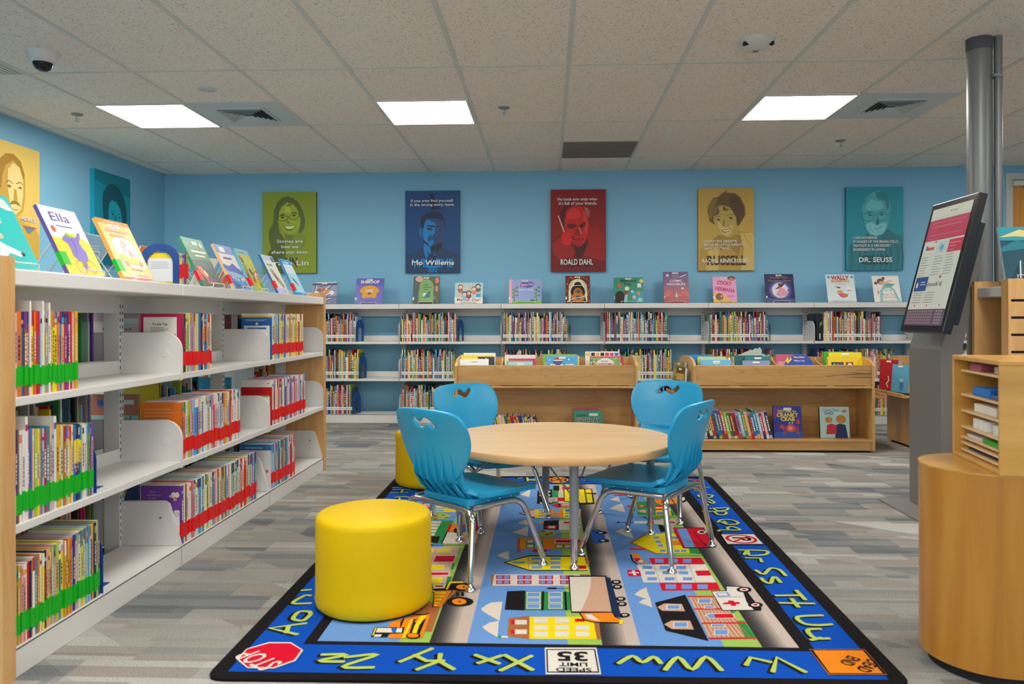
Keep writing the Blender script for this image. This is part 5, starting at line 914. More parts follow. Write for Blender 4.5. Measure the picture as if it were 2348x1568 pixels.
RUG = """
p sky 1 -668,2200 -430,2200 -430,4328 -668,4328
p lg 1 -430,2200 -342,2200 -342,4328 -430,4328
p sw 1 -342,2200 -233,2200 -233,4328 -342,4328
p sky 1 -233,2200 56,2200 56,4328 -233,4328
p lg 1 56,2200 154,2200 154,4328 56,4328
p sw 1 154,2200 263,2200 263,4328 154,4328
p sky 1 263,2200 499,2200 499,4328 263,4328
p lg 1 499,2200 605,2200 605,4328 499,4328
p sw 1 605,2200 708,2200 708,4328 605,4328
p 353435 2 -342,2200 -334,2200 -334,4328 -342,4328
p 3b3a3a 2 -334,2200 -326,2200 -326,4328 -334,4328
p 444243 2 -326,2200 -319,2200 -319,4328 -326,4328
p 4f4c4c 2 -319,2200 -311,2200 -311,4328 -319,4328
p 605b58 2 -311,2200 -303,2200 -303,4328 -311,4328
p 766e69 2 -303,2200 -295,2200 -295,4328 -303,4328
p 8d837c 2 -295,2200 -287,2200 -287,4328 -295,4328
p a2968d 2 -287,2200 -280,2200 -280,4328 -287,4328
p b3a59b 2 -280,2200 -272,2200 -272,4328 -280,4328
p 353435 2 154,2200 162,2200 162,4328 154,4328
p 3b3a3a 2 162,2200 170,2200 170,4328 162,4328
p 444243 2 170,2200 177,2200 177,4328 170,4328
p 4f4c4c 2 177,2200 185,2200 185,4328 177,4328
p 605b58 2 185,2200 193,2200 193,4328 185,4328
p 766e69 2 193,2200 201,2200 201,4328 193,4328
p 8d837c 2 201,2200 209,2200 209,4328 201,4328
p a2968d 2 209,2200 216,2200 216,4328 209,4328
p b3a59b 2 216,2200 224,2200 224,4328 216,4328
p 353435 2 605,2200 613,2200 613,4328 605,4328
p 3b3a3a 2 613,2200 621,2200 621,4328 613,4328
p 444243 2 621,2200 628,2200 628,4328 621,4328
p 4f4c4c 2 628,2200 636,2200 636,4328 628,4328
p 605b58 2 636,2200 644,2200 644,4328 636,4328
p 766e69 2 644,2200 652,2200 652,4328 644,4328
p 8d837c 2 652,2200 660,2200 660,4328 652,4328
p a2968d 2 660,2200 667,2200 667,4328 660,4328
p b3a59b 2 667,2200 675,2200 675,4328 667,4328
p cr 3 -215,2460 -202,2492 -187,2516 -150,2523 -150,2363 -183,2405 -206,2438
p cr 3 -200,2313 -179,2351 -152,2363 -148,2242 -179,2280
p br 3 -123,2385 -58,2408 -54,2231 -120,2249
p r 4 -115,2370 -103,2370 -102,2339 -113,2338
p w 4 -103,2372 -66,2373 -65,2338 -101,2337
p r 4 -112,2297 -100,2297 -99,2268 -110,2267
p w 4 -100,2299 -64,2300 -63,2267 -98,2266
p y 3 -58,2400 144,2407 141,2238 -55,2234
p br 3 140,2358 156,2359 153,2236 141,2238
p w 4 -43,2388 -1,2389 -1,2352 -43,2351
p w 4 22,2390 64,2391 63,2355 22,2353
p r 4 83,2388 113,2389 112,2365 82,2364
p w 4 -43,2333 -1,2334 -1,2299 -42,2298
p w 4 21,2335 63,2337 62,2301 21,2300
p w 4 83,2337 125,2339 123,2303 82,2302
p w 4 -42,2285 -1,2286 -1,2252 -41,2251
p w 4 21,2287 62,2288 61,2254 21,2253
p w 4 82,2289 122,2290 120,2256 80,2255
p w 4 -146,2250 -118,2251 -117,2239 -145,2238
p g 4 -148,2254 -138,2254 -137,2236 -146,2236
p k 3 -140,2622 -78,2631 -75,2452 -139,2455
p g 3 -78,2623 78,2621 74,2458 -75,2452
p cr 4 -74,2616 -25,2617 -25,2568 -72,2567
p sky 5 -70,2609 -29,2610 -29,2575 -70,2573
p cr 4 1,2618 49,2620 48,2571 1,2569
p sky 5 4,2612 45,2613 45,2577 4,2576
p cr 4 -72,2563 -25,2565 -24,2518 -71,2516
p sky 5 -69,2557 -28,2558 -28,2524 -68,2523
p cr 4 1,2566 48,2567 47,2520 1,2518
p sky 5 4,2559 44,2561 44,2526 4,2525
p cr 4 -71,2510 -24,2511 -24,2466 -70,2464
p sky 5 -68,2504 -28,2505 -28,2472 -67,2471
p cr 4 1,2512 47,2514 46,2468 1,2467
p sky 5 4,2506 43,2507 43,2474 3,2473
l k 4,0.008 -17,2622 -18,2455
l k 4,0.008 58,2622 57,2458
l k 3,0.004 -8,2653 74,2657
p k 4 -1,2662 29,2663 28,2647 -1,2646
p br 3 -207,2792 -196,2792 -188,2674 -198,2674
p cr 3 -197,2794 116,2802 111,2684 -194,2674
p br 3 115,2802 153,2803 153,2781 115,2780
p r 4 -188,2783 -137,2784 -135,2742 -185,2740
p sky 5 -183,2777 -166,2778 -165,2747 -181,2746
p sky 5 -159,2778 -142,2778 -140,2747 -157,2747
p r 4 -185,2730 -134,2732 -132,2691 -182,2689
p sky 5 -180,2724 -163,2725 -162,2695 -178,2695
p sky 5 -156,2725 -139,2726 -137,2696 -154,2695
p r 4 -111,2785 -60,2787 -59,2744 -110,2743
p sky 5 -107,2779 -90,2780 -89,2749 -105,2749
p sky 5 -82,2780 -65,2781 -64,2750 -81,2749
p r 4 -109,2732 -59,2734 -58,2693 -108,2691
p sky 5 -105,2727 -88,2727 -87,2698 -104,2697
p sky 5 -81,2728 -64,2728 -63,2698 -80,2698
p r 4 -33,2788 18,2789 18,2747 -32,2745
p sky 5 -28,2782 -11,2783 -11,2752 -28,2751
p sky 5 -4,2783 13,2783 13,2752 -4,2752
p r 4 -32,2735 18,2736 18,2695 -32,2694
p sky 5 -28,2729 -11,2730 -11,2700 -27,2699
p sky 5 -4,2730 13,2731 13,2701 -4,2700
p r 4 43,2790 94,2792 93,2749 43,2748
p sky 5 48,2784 65,2785 64,2754 47,2753
p sky 5 72,2785 89,2786 88,2755 71,2754
p r 4 42,2737 93,2739 91,2698 42,2696
p sky 5 47,2732 63,2732 63,2702 46,2702
p sky 5 71,2732 88,2733 87,2703 70,2703
p r 4 45,2730 73,2731 72,2705 45,2705
p k 3 -172,2931 -73,3023 147,3022 148,3010 -72,3001 -69,2847 145,2853 145,2843 -69,2834
p y 4 -161,2931 -73,3007 148,3008 147,2850 -69,2845
p tan 5 -80,3003 -73,3003 -69,2847 -76,2846
p sky 5 -142,2930 -127,2943 -89,2945 -88,2919 -126,2917
p sky 5 -64,2997 -24,2998 -23,2964 -63,2963
p sky 5 -62,2944 -23,2946 -23,2913 -62,2912
p sky 5 -61,2891 -23,2892 -23,2861 -61,2859
p sky 5 9,2999 49,3000 49,2967 9,2965
p sky 5 9,2947 48,2948 48,2915 9,2914
p sky 5 9,2893 47,2894 47,2863 9,2862
p br 5 141,3010 155,3005 159,2917 144,2922
p r 5 81,2900 143,2902 143,2863 80,2861
p k 5 72,2786 211,2790 205,2436 72,2436
p cr 6 77,2772 204,2776 201,2447 75,2446
p tan 7 154,2769 204,2776 201,2447 103,2446 131,2572 147,2667
p db 6 207,2776 223,2767 228,2433 233,2398 208,2409 202,2440
p k 7 258,2723 256,2716 252,2709 247,2704 241,2701 235,2701 229,2703 225,2708 222,2715 222,2722 223,2730 227,2737 232,2742 239,2745 245,2745 251,2743 255,2738 257,2731
p cr 8 248,2723 247,2720 246,2716 243,2714 240,2713 237,2713 235,2714 233,2716 232,2719 231,2723 232,2726 234,2729 236,2732 239,2733 242,2733 245,2732 247,2730 248,2727
p k 9 243,2723 242,2721 242,2720 241,2719 240,2718 239,2718 238,2719 237,2720 237,2721 237,2723 237,2724 238,2726 239,2727 240,2727 241,2727 242,2727 242,2726 243,2724
p k 7 257,2675 255,2668 252,2661 247,2656 241,2653 235,2653 229,2656 225,2660 222,2667 222,2674 224,2681 227,2688 232,2693 238,2696 245,2696 250,2694 254,2689 257,2682
p cr 8 248,2675 247,2671 245,2668 243,2666 240,2665 237,2665 235,2666 233,2668 232,2671 231,2674 232,2678 234,2681 236,2683 239,2684 242,2684 244,2683 246,2681 248,2678
p k 9 242,2674 242,2673 241,2672 241,2671 240,2670 239,2670 238,2670 237,2671 237,2673 237,2674 237,2676 238,2677 238,2678 239,2679 240,2679 241,2678 242,2677 242,2676
p k 7 257,2561 256,2554 252,2548 247,2544 241,2541 236,2541 230,2543 226,2547 224,2553 223,2560 225,2567 229,2573 233,2577 239,2580 245,2580 251,2578 255,2573 257,2568
p cr 8 248,2561 247,2557 246,2555 244,2553 241,2551 238,2551 236,2552 234,2554 233,2557 233,2560 233,2563 235,2566 237,2568 240,2569 243,2569 245,2568 247,2566 248,2564
p k 9 243,2560 243,2559 242,2558 241,2557 240,2556 240,2556 239,2557 238,2558 238,2559 238,2560 238,2562 239,2563 239,2564 240,2564 241,2564 242,2564 243,2563 243,2562
p k 7 256,2515 255,2508 251,2502 247,2498 241,2496 235,2496 230,2498 226,2502 224,2507 223,2514 225,2520 228,2526 233,2531 239,2533 245,2533 250,2531 254,2527 256,2521
p cr 8 248,2515 247,2512 245,2509 243,2507 240,2506 238,2506 235,2507 233,2508 232,2511 232,2514 233,2517 234,2520 237,2522 239,2523 242,2523 244,2522 246,2520 247,2517
p k 9 243,2514 242,2513 242,2512 241,2511 240,2510 239,2510 238,2511 238,2512 237,2513 237,2514 237,2516 238,2517 239,2518 240,2518 241,2518 242,2518 242,2517 242,2516
p k 7 256,2421 254,2415 251,2410 246,2406 241,2403 235,2403 230,2405 227,2409 224,2414 224,2420 225,2426 229,2431 233,2436 239,2438 244,2438 250,2436 253,2432 256,2427
p cr 8 247,2421 247,2418 245,2415 243,2414 240,2413 238,2412 236,2413 234,2415 233,2417 232,2420 233,2423 235,2426 237,2427 239,2428 242,2429 244,2428 246,2426 247,2423
p k 9 242,2421 242,2419 242,2418 241,2417 240,2417 239,2417 238,2417 238,2418 237,2419 237,2420 238,2422 238,2423 239,2424 240,2424 241,2424 242,2424 242,2423 242,2422
p k 6 97,2438 203,2442 213,2405 228,2383 221,2354 139,2357 109,2375
p o 7 102,2432 202,2438 207,2402 224,2382 220,2361 140,2364 112,2380
p w 8 115,2422 135,2423 155,2380 159,2366 121,2388
p y 8 219,2382 230,2383 227,2349 216,2348
p r 5 83,2386 107,2387 112,2366 82,2365
p br 3 -131,3259 -116,3259 -109,3059 -123,3058
p o 3 -117,3259 138,3267 133,3112 -113,3105
p g 4 -92,3238 -21,3240 -20,3117 -89,3115
p cr 5 -87,3229 -62,3230 -61,3193 -86,3192
p cr 5 -85,3161 -60,3162 -60,3126 -84,3126
p cr 5 -53,3230 -28,3231 -28,3194 -53,3193
p cr 5 -52,3162 -28,3163 -27,3127 -52,3127
p g 4 29,3168 99,3170 98,3118 29,3116
p cr 5 34,3159 59,3160 58,3125 34,3124
p cr 5 67,3160 92,3161 90,3126 66,3125
p br 5 -86,3185 -24,3187 -24,3173 -85,3171
p cr 4 28,3244 142,3248 139,3192 27,3189
p r 5 32,3234 137,3238 135,3200 32,3197
p r 4 -62,3100 -6,3101 -6,3066 -61,3064
p cr 3 -202,3017 -181,3053 -156,3077 -152,2960
p lg 3 -45,3324 -34,3360 -4,3382 27,3373 44,3332 22,3290 -4,3277 -34,3288
p r 4 -11,3366 -11,3361 -13,3358 -16,3355 -19,3353 -23,3353 -26,3354 -29,3357 -31,3361 -32,3365 -31,3369 -29,3373 -27,3376 -23,3378 -20,3378 -16,3376 -13,3374 -11,3370
p r 4 7,3315 6,3311 4,3307 1,3305 -2,3303 -6,3303 -9,3304 -12,3307 -13,3310 -14,3315 -14,3319 -12,3322 -9,3325 -6,3327 -2,3327 1,3326 4,3323 6,3319
p r 4 24,3339 23,3334 22,3331 19,3328 15,3326 12,3326 8,3328 6,3330 4,3334 3,3338 4,3342 6,3346 8,3349 12,3351 15,3351 19,3349 22,3347 23,3343
l br 4,0.005 31,3331 113,3334
p cr 3 -156,3346 -119,3397 -89,3447 -87,3281 -120,3311
p cr 3 -136,3496 -90,3575 -86,3464
p k 3 -19,3542 50,3553 48,3389 -21,3400
p r 4 -19,3429 -3,3456 39,3462 39,3405 -2,3406
p cr 5 2,3448 31,3449 31,3416 2,3415
p cr 3 50,3544 148,3550 144,3397 48,3389
p r 4 72,3526 98,3526 97,3499 71,3498
p br 4 130,3538 148,3538 147,3518 130,3517
p br 4 128,3490 146,3490 145,3470 128,3470
p o 3 -37,3519 -22,3520 -22,3489 -37,3488
p k 3 -142,3674 -65,3760 -60,3753 -58,3590 -65,3585
p pk 4 -132,3674 -66,3747 -62,3747 -60,3599
p y 3 -64,3753 11,3755 10,3592 -61,3590
p o 3 11,3755 75,3757 72,3592 10,3590
p y 3 75,3757 111,3758 106,3593 72,3592
p tan 3 111,3758 160,3759 152,3595 106,3593
p sky 4 -45,3738 -11,3738 -11,3714 -45,3713
p sky 4 25,3740 59,3741 59,3716 25,3715
p sky 4 84,3741 103,3742 102,3717 83,3716
p sky 4 -45,3688 -11,3689 -11,3665 -44,3664
p sky 4 25,3690 58,3691 58,3667 25,3666
p sky 4 82,3692 102,3692 101,3668 82,3667
p sky 4 -44,3636 -11,3637 -11,3613 -44,3612
p sky 4 24,3638 58,3639 57,3615 24,3614
p sky 4 81,3640 100,3640 99,3616 81,3616
p bb 5 85,3751 108,3752 107,3711 84,3711
l g 3,0.006 -60,3583 150,3589
p k 3 -56,4154 23,4196 23,3860 -55,3861
p pk 4 -34,4124 -34,4117 -36,4111 -37,4106 -40,4103 -42,4103 -45,4106 -46,4110 -48,4117 -48,4124 -48,4131 -47,4137 -45,4142 -43,4145 -40,4145 -38,4142 -36,4138 -34,4131
p pk 4 -30,4051 -31,4044 -32,4038 -34,4033 -36,4031 -39,4031 -41,4033 -43,4038 -44,4044 -45,4050 -44,4057 -43,4064 -41,4068 -39,4071 -36,4071 -34,4068 -32,4064 -31,4058
p pk 4 -28,3881 -28,3875 -29,3869 -31,3865 -33,3863 -36,3863 -38,3865 -40,3869 -41,3875 -41,3881 -41,3887 -40,3893 -38,3897 -36,3899 -34,3899 -31,3897 -30,3893 -28,3888
p pk 4 15,4136 14,4129 13,4122 11,4118 9,4115 6,4115 4,4118 2,4122 1,4128 0,4136 1,4143 2,4149 4,4154 6,4157 9,4157 11,4154 13,4150 14,4143
p pk 4 14,4052 13,4045 12,4039 10,4035 8,4032 5,4032 3,4034 1,4039 0,4045 -1,4052 0,4059 1,4065 3,4069 5,4072 8,4072 10,4070 12,4065 13,4059
p pk 4 21,3900 21,3894 20,3888 18,3884 16,3882 13,3882 11,3884 9,3888 8,3893 8,3900 8,3906 9,3912 11,3916 14,3918 16,3919 18,3916 20,3912 21,3907
p g 3 25,4174 57,4174 55,4009 24,4009
p g 3 23,3912 54,3913 54,3866 23,3865
p k 3 30,4277 64,4290 62,4161 29,4168
p pk 3 64,4290 120,4292 116,4159 62,4157
p r 4 79,4254 119,4255 118,4198 78,4197
p cr 3 57,4150 87,4151 84,4010 55,4009
p g 4 59,4124 84,4125 84,4118 59,4118
p g 4 58,4096 84,4096 83,4090 58,4089
p g 4 58,4066 83,4067 83,4060 58,4060
p g 4 58,4037 82,4038 82,4031 57,4031
p pk 4 3,4002 53,4003 52,3919 3,3917
p r 4 50,3997 84,3998 83,3928 49,3927
p cr 4 54,3915 107,3917 106,3877 54,3875
p sky 5 9,3977 16,3978 15,3935 9,3935
p sky 5 19,3978 26,3978 25,3936 19,3936
p sky 5 29,3978 36,3978 35,3936 29,3936
p r 5 13,3831 50,3873 106,3877 103,3798 49,3798
p k 6 53,3873 61,3873 60,3799 52,3798
p cr 6 69,3861 105,3862 105,3843 69,3841
p cr 6 68,3827 104,3828 104,3813 68,3812
p k 6 85,4205 241,4209 234,3866 155,3855 160,3904 82,3902
p y 7 90,4189 235,4193 227,3894 162,3885 158,3918 86,3916
p k 8 197,4192 203,4192 199,3876 193,3876
p k 8 162,4160 174,4160 173,4151 161,4151
p k 8 161,4114 173,4114 173,4105 161,4105
p k 8 161,4069 171,4069 171,4060 161,4060
p k 8 201,4109 257,4104 257,4080 201,4087
p cr 3 -144,4060 -118,4132 -95,4184 -96,4003
p cr 3 -136,3505 -114,3540 -92,3569 -89,3460
p bb 5 193,3387 207,3392 234,3388 242,3320 243,3221 218,3193 192,3192 185,3252
p k 6 257,3347 255,3339 250,3332 244,3326 236,3323 227,3323 220,3325 214,3331 210,3338 209,3346 211,3354 216,3362 223,3367 231,3370 239,3371 247,3368 253,3363 256,3355
p cr 7 238,3347 237,3343 235,3339 232,3336 229,3335 226,3335 223,3336 220,3338 219,3342 219,3346 220,3350 221,3354 224,3357 227,3358 231,3358 234,3357 236,3354 238,3351
p k 6 257,3230 255,3222 251,3215 244,3210 237,3207 229,3207 221,3209 215,3214 212,3221 211,3228 213,3236 217,3243 224,3248 232,3251 240,3251 247,3249 253,3244 257,3237
p cr 7 239,3229 238,3225 236,3222 233,3219 230,3218 227,3218 224,3219 222,3221 221,3225 220,3228 221,3232 223,3236 226,3238 229,3240 232,3240 235,3239 237,3236 239,3233
p cr 3 294,3374 331,3417 360,3376 363,3266 325,3314
p cr 3 290,2604 314,2645 339,2675 338,2619 338,2565 315,2574
p cr 3 296,2531 316,2561 339,2575 335,2490 311,2515
p cr 3 318,3963 367,4036 369,3911
p cr 3 300,3773 336,3839 372,3877 372,3703
p br 3 337,3207 429,3352 452,3342 456,3058 425,3048
p y 4 350,3204 426,3328 452,3329 452,3070 430,3062
p y 3 449,3338 557,3341 565,3073 442,3065
p sky 4 450,3299 474,3300 468,3264 445,3263
p sky 4 450,3237 472,3238 467,3203 445,3202
p sky 4 452,3184 474,3184 469,3150 447,3150
p sky 4 451,3113 473,3114 468,3081 446,3081
p sky 4 509,3301 532,3302 526,3265 503,3265
p sky 4 533,3302 556,3302 550,3266 527,3265
p sky 4 508,3112 530,3113 524,3081 502,3080
p sky 4 534,3113 556,3114 550,3081 529,3081
p o 4 506,3232 551,3240 552,3174 506,3170
p k 4 551,3442 692,3446 681,3144 546,3132
p r 5 553,3430 685,3434 678,3152 550,3143
p sky 6 569,3424 611,3425 598,3149 557,3148
l k 6,0.004 632,3384 645,3177
p cr 6 688,3371 685,3361 680,3352 673,3345 666,3342 659,3342 654,3345 650,3351 648,3360 649,3370 652,3380 657,3389 664,3396 671,3400 678,3400 683,3397 687,3390 689,3381
p k 7 680,3371 678,3365 675,3360 671,3357 667,3355 663,3355 660,3356 657,3360 656,3365 657,3370 659,3376 662,3381 665,3384 670,3387 674,3387 677,3385 679,3381 680,3376
p cr 6 691,3194 688,3185 684,3178 679,3173 673,3170 668,3170 663,3172 660,3178 659,3185 660,3193 663,3201 667,3208 672,3214 678,3217 683,3217 688,3214 691,3209 692,3202
p k 7 685,3193 683,3189 681,3185 678,3182 674,3180 671,3180 668,3182 667,3184 666,3188 666,3193 668,3197 670,3201 673,3205 677,3206 680,3206 683,3205 684,3202 685,3198
p g 3 573,3136 603,3137 606,3056 560,3071
l g 3,0.005 475,3034 606,3041
p r 3 330,3128 404,3131 402,3110 328,3108
p o 4 331,3066 355,3061 363,2984 383,2948 346,2940 331,2974
p r 5 332,2995 353,3001 359,2961 336,2951
l k 4,0.006 325,3042 324,2971 337,2921
p cr 6 364,2959 363,2953 361,2949 358,2945 355,2943 351,2943 349,2945 347,2948 346,2953 346,2958 347,2964 349,2969 352,2972 355,2974 358,2974 361,2973 363,2969 364,2964
p r 3 392,3002 595,3012 594,2932 392,2924
p sky 4 413,2990 446,2991 439,2945 407,2944
p sky 4 468,2992 501,2993 493,2947 461,2946
p sky 4 521,2994 554,2995 545,2949 513,2948
p w 3 335,2921 595,2932 590,2732 336,2724
p sky 4 355,2905 391,2906 386,2870 350,2869
p sky 4 419,2907 455,2908 449,2872 413,2871
p sky 4 481,2909 518,2910 511,2874 475,2873
p sky 4 358,2843 393,2844 388,2810 353,2809
p sky 4 421,2845 456,2846 451,2812 416,2811
p sky 4 480,2847 515,2848 509,2814 474,2813
p sky 4 356,2778 391,2779 386,2746 352,2745
p sky 4 419,2780 454,2781 449,2748 414,2747
p sky 4 484,2782 518,2783 512,2750 478,2749
l sw 4,0.004 399,2923 395,2727
l sw 4,0.004 465,2925 456,2729
l sw 4,0.004 532,2927 520,2731
p r 4 540,2855 593,2861 591,2805 539,2799
p r 3 291,2855 338,2859 337,2791 291,2786
l w 4,0.011 299,2824 329,2827
l w 4,0.011 314,2848 314,2800
p r 3 391,2720 594,2730 589,2655 389,2644
p sky 4 410,2705 447,2706 439,2662 404,2660
p sky 4 466,2707 502,2708 494,2663 458,2662
p sky 4 521,2709 557,2710 548,2665 513,2664
p k 3 349,2531 461,2608 462,2235 349,2306 349,2422
p tan 3 469,2592 559,2595 584,2415 602,2254 468,2253
l br 4,0.003 480,2588 479,2257
l br 4,0.003 489,2588 493,2257
l br 4,0.003 499,2589 507,2258
l br 4,0.003 508,2589 521,2258
l br 4,0.003 518,2589 534,2259
l br 4,0.003 527,2590 548,2259
l br 4,0.003 536,2590 562,2260
l br 4,0.003 546,2590 575,2260
l br 4,0.003 555,2591 589,2260
l r 5,0.01 468,2590 553,2595
l r 5,0.01 468,2479 553,2483
l r 5,0.01 470,2364 602,2371
l r 5,0.01 468,2254 603,2261
p cr 5 496,2571 542,2573 533,2529 487,2528
p sky 6 499,2566 537,2568 530,2534 492,2533
p cr 5 502,2507 539,2508 534,2485 498,2484
p sky 6 505,2502 534,2503 532,2490 503,2489
p cr 5 494,2359 538,2360 533,2336 489,2334
p sky 6 497,2355 534,2356 530,2340 493,2339
p cr 5 495,2317 539,2318 529,2278 486,2277
p sky 6 497,2313 534,2314 527,2282 491,2281
p cr 6 487,2423 506,2444 581,2448 580,2407 503,2400
p sky 7 493,2423 508,2438 521,2438 517,2405 504,2404
p r 7 521,2438 578,2443 577,2410 518,2405
p tan 4 351,2492 379,2524 435,2521 434,2459 362,2461
p w 5 383,2511 429,2513 422,2474 377,2472
p sky 6 386,2506 425,2508 420,2479 382,2477
p tan 4 352,2352 378,2382 436,2384 435,2316 370,2317
p w 5 382,2370 428,2371 421,2331 376,2329
p sky 6 385,2365 424,2367 418,2335 380,2334
p g 3 578,2388 601,2389 605,2264 575,2265 576,2356
p g 3 578,2468 598,2469 584,2449 575,2448
p k 5 555,2645 609,2652 618,2699 672,2693 676,2647 662,2471 552,2466
p w 6 557,2638 609,2645 618,2689 668,2685 672,2643 659,2477 556,2472
p k 6 663,2651 676,2652 678,2535 684,2495 676,2471 655,2473 649,2543
p r 7 569,2532 589,2541 591,2555 609,2556 610,2543 625,2542 624,2527 609,2523 607,2509 592,2508 591,2523 569,2520
p k 7 696,2661 692,2651 686,2643 677,2637 668,2633 659,2633 652,2636 646,2642 644,2650 644,2659 648,2668 655,2677 663,2683 673,2687 682,2687 689,2684 695,2678 697,2670
p w 8 685,2660 683,2655 679,2650 674,2647 669,2645 664,2645 660,2646 657,2650 655,2654 656,2659 658,2665 662,2670 666,2673 672,2675 677,2675 681,2674 684,2670 685,2666
p r 9 678,2660 677,2657 675,2655 672,2653 670,2652 667,2652 665,2653 663,2654 662,2657 663,2660 664,2662 666,2665 668,2667 671,2668 674,2668 676,2667 678,2665 678,2663
p k 7 695,2520 692,2511 685,2504 677,2498 669,2495 660,2495 653,2497 648,2502 646,2510 647,2518 650,2527 656,2534 664,2540 673,2543 682,2543 689,2541 694,2535 696,2528
p w 8 685,2519 683,2514 679,2510 675,2507 670,2505 665,2505 661,2507 658,2510 657,2514 657,2518 659,2523 663,2527 667,2531 672,2533 677,2533 681,2531 684,2528 685,2524
p r 9 678,2519 677,2517 675,2514 673,2513 670,2512 668,2512 666,2512 664,2514 663,2516 664,2519 665,2521 667,2523 669,2525 672,2526 674,2526 676,2525 678,2524 679,2522
p sky 7 566,2626 609,2634 610,2597 568,2589
p w 8 570,2620 602,2627 603,2601 572,2595
l bb 7,0.003 557,2585 649,2589
p g 3 421,3918 546,3931 605,3871 602,3653 424,3658 444,3854
p o 4 554,3983 622,4118 674,4092 647,3885 565,3858 544,3906
l k 5,0.006 570,3895 612,4010 651,4025
l k 5,0.006 590,3908 623,3985
l k 5,0.006 634,4037 637,3884
l k 5,0.006 633,4105 623,4024
l k 5,0.006 574,4022 590,3908
l k 5,0.006 645,4064 671,4052
p k 5 678,4065 675,4055 670,4046 665,4039 659,4036 653,4036 648,4039 644,4045 643,4054 643,4064 646,4074 650,4083 656,4090 662,4094 668,4094 673,4091 677,4084 678,4075
p w 6 669,4065 668,4060 666,4056 664,4053 661,4052 659,4051 657,4053 655,4056 655,4060 655,4065 656,4069 658,4073 660,4076 663,4078 665,4078 667,4077 669,4074 669,4070
p k 4 715,3987 709,3961 702,3938 694,3921 686,3912 680,3911 676,3920 674,3937 675,3960 678,3986 684,4013 691,4037 699,4055 707,4065 713,4065 718,4056 719,4038 718,4014
p w 5 705,3987 703,3974 699,3962 695,3953 691,3949 688,3949 686,3953 685,3962 685,3973 687,3986 690,4000 694,4012 698,4021 702,4025 705,4025 707,4021 708,4012 707,4000
p r 5 396,3846 416,3846 412,3806 391,3805
p r 5 446,3847 484,3848 480,3812 442,3811
p pk 6 457,3840 474,3841 472,3819 454,3819
p r 5 535,3847 594,3853 591,3811 530,3809
p r 5 526,3781 585,3785 582,3752 522,3748
p y 4 530,3809 594,3811 585,3652 508,3648
p cr 4 586,3805 600,3799 595,3736 585,3741
p pk 5 431,3731 459,3760 476,3749 469,3698 452,3703
p sky 6 522,3719 566,3720 558,3671 515,3670
l g 4,0.006 430,3621 595,3628
p cr 3 395,3543 465,3548 514,3586 590,3591 576,3496 521,3490 459,3505 391,3506
l k 4,0.006 308,3521 393,3524
p k 4 328,3522 328,3518 326,3514 324,3511 322,3510 319,3510 317,3511 316,3514 315,3517 315,3522 316,3526 317,3530 319,3532 321,3534 324,3534 326,3533 327,3530 328,3526
l k 4,0.01 447,3621 469,3574 517,3586
p r 4 545,3540 579,3541 575,3514 541,3513
p k 4 496,3489 517,3477 516,3375 490,3367
p sw 4 521,3490 565,3496 550,3380 517,3372
l k 4,0.02 458,3513 448,3322
p r 3 348,4076 423,4085 420,4051 347,4056
p k 4 457,4026 455,4012 450,4000 444,3991 438,3986 431,3986 426,3991 422,3999 420,4011 420,4025 423,4038 427,4050 433,4060 440,4065 446,4065 452,4060 456,4051 458,4039
p r 3 -635,3815 -631,3933 -593,3934 -564,3677 -608,3683
p cr 4 -635,3812 -618,3849 -584,3841 -581,3791 -608,3786
p sky 5 -610,3828 -587,3828 -583,3804 -606,3803
p y 3 -563,3874 -452,3858 -336,3703 -438,3688 -537,3678
p sky 4 -545,3823 -506,3825 -506,3800 -544,3799
p sky 4 -545,3770 -507,3772 -507,3747 -544,3746
p sky 4 -542,3723 -505,3724 -505,3700 -542,3699
p lg 3 -583,3604 -574,3650 -539,3671 -498,3669 -453,3608 -477,3558 -521,3549 -561,3563
p r 4 -514,3599 -514,3596 -515,3593 -517,3591 -520,3590 -523,3590 -526,3591 -529,3592 -531,3595 -532,3598 -532,3601 -531,3604 -529,3606 -526,3607 -522,3607 -519,3606 -517,3604 -515,3602
p r 4 -486,3627 -486,3624 -487,3621 -489,3619 -492,3618 -495,3618 -498,3619 -501,3621 -503,3624 -504,3627 -504,3630 -503,3633 -501,3635 -498,3636 -494,3636 -491,3635 -489,3633 -487,3630
p r 4 -465,3583 -466,3580 -467,3578 -469,3576 -472,3575 -475,3575 -478,3576 -481,3577 -483,3580 -484,3583 -484,3586 -482,3589 -480,3591 -477,3592 -474,3592 -471,3591 -468,3589 -466,3586
p r 4 -554,3597 -554,3594 -555,3592 -557,3590 -560,3589 -563,3588 -567,3589 -569,3591 -571,3594 -572,3597 -572,3600 -571,3603 -569,3605 -566,3606 -563,3606 -560,3605 -557,3603 -555,3600
p r 4 -511,3560 -511,3557 -512,3555 -515,3553 -517,3552 -521,3552 -524,3552 -526,3554 -528,3557 -529,3560 -529,3563 -528,3565 -526,3567 -523,3569 -520,3569 -517,3568 -514,3566 -512,3563
l br 4,0.005 -452,3606 -371,3610
p g 3 -564,3531 -435,3530 -444,3331 -439,3171 -459,3173 -461,3273 -540,3269 -564,3415
p k 3 -581,3518 -563,3531 -561,3425 -565,3420
p cr 4 -548,3497 -540,3519 -488,3520 -487,3479 -536,3478
p cr 4 -547,3448 -539,3469 -488,3470 -488,3431 -536,3429
p cr 4 -547,3398 -539,3418 -490,3419 -489,3381 -536,3380
p cr 4 -547,3349 -539,3369 -490,3370 -489,3333 -536,3331
p cr 4 -544,3298 -536,3317 -488,3319 -487,3282 -533,3281
p k 4 -509,3269 -460,3270 -457,3167 -507,3193
p r 4 -443,3341 -445,3471 -318,3475 -309,3345
p o 5 -431,3343 -434,3467 -406,3467 -397,3344
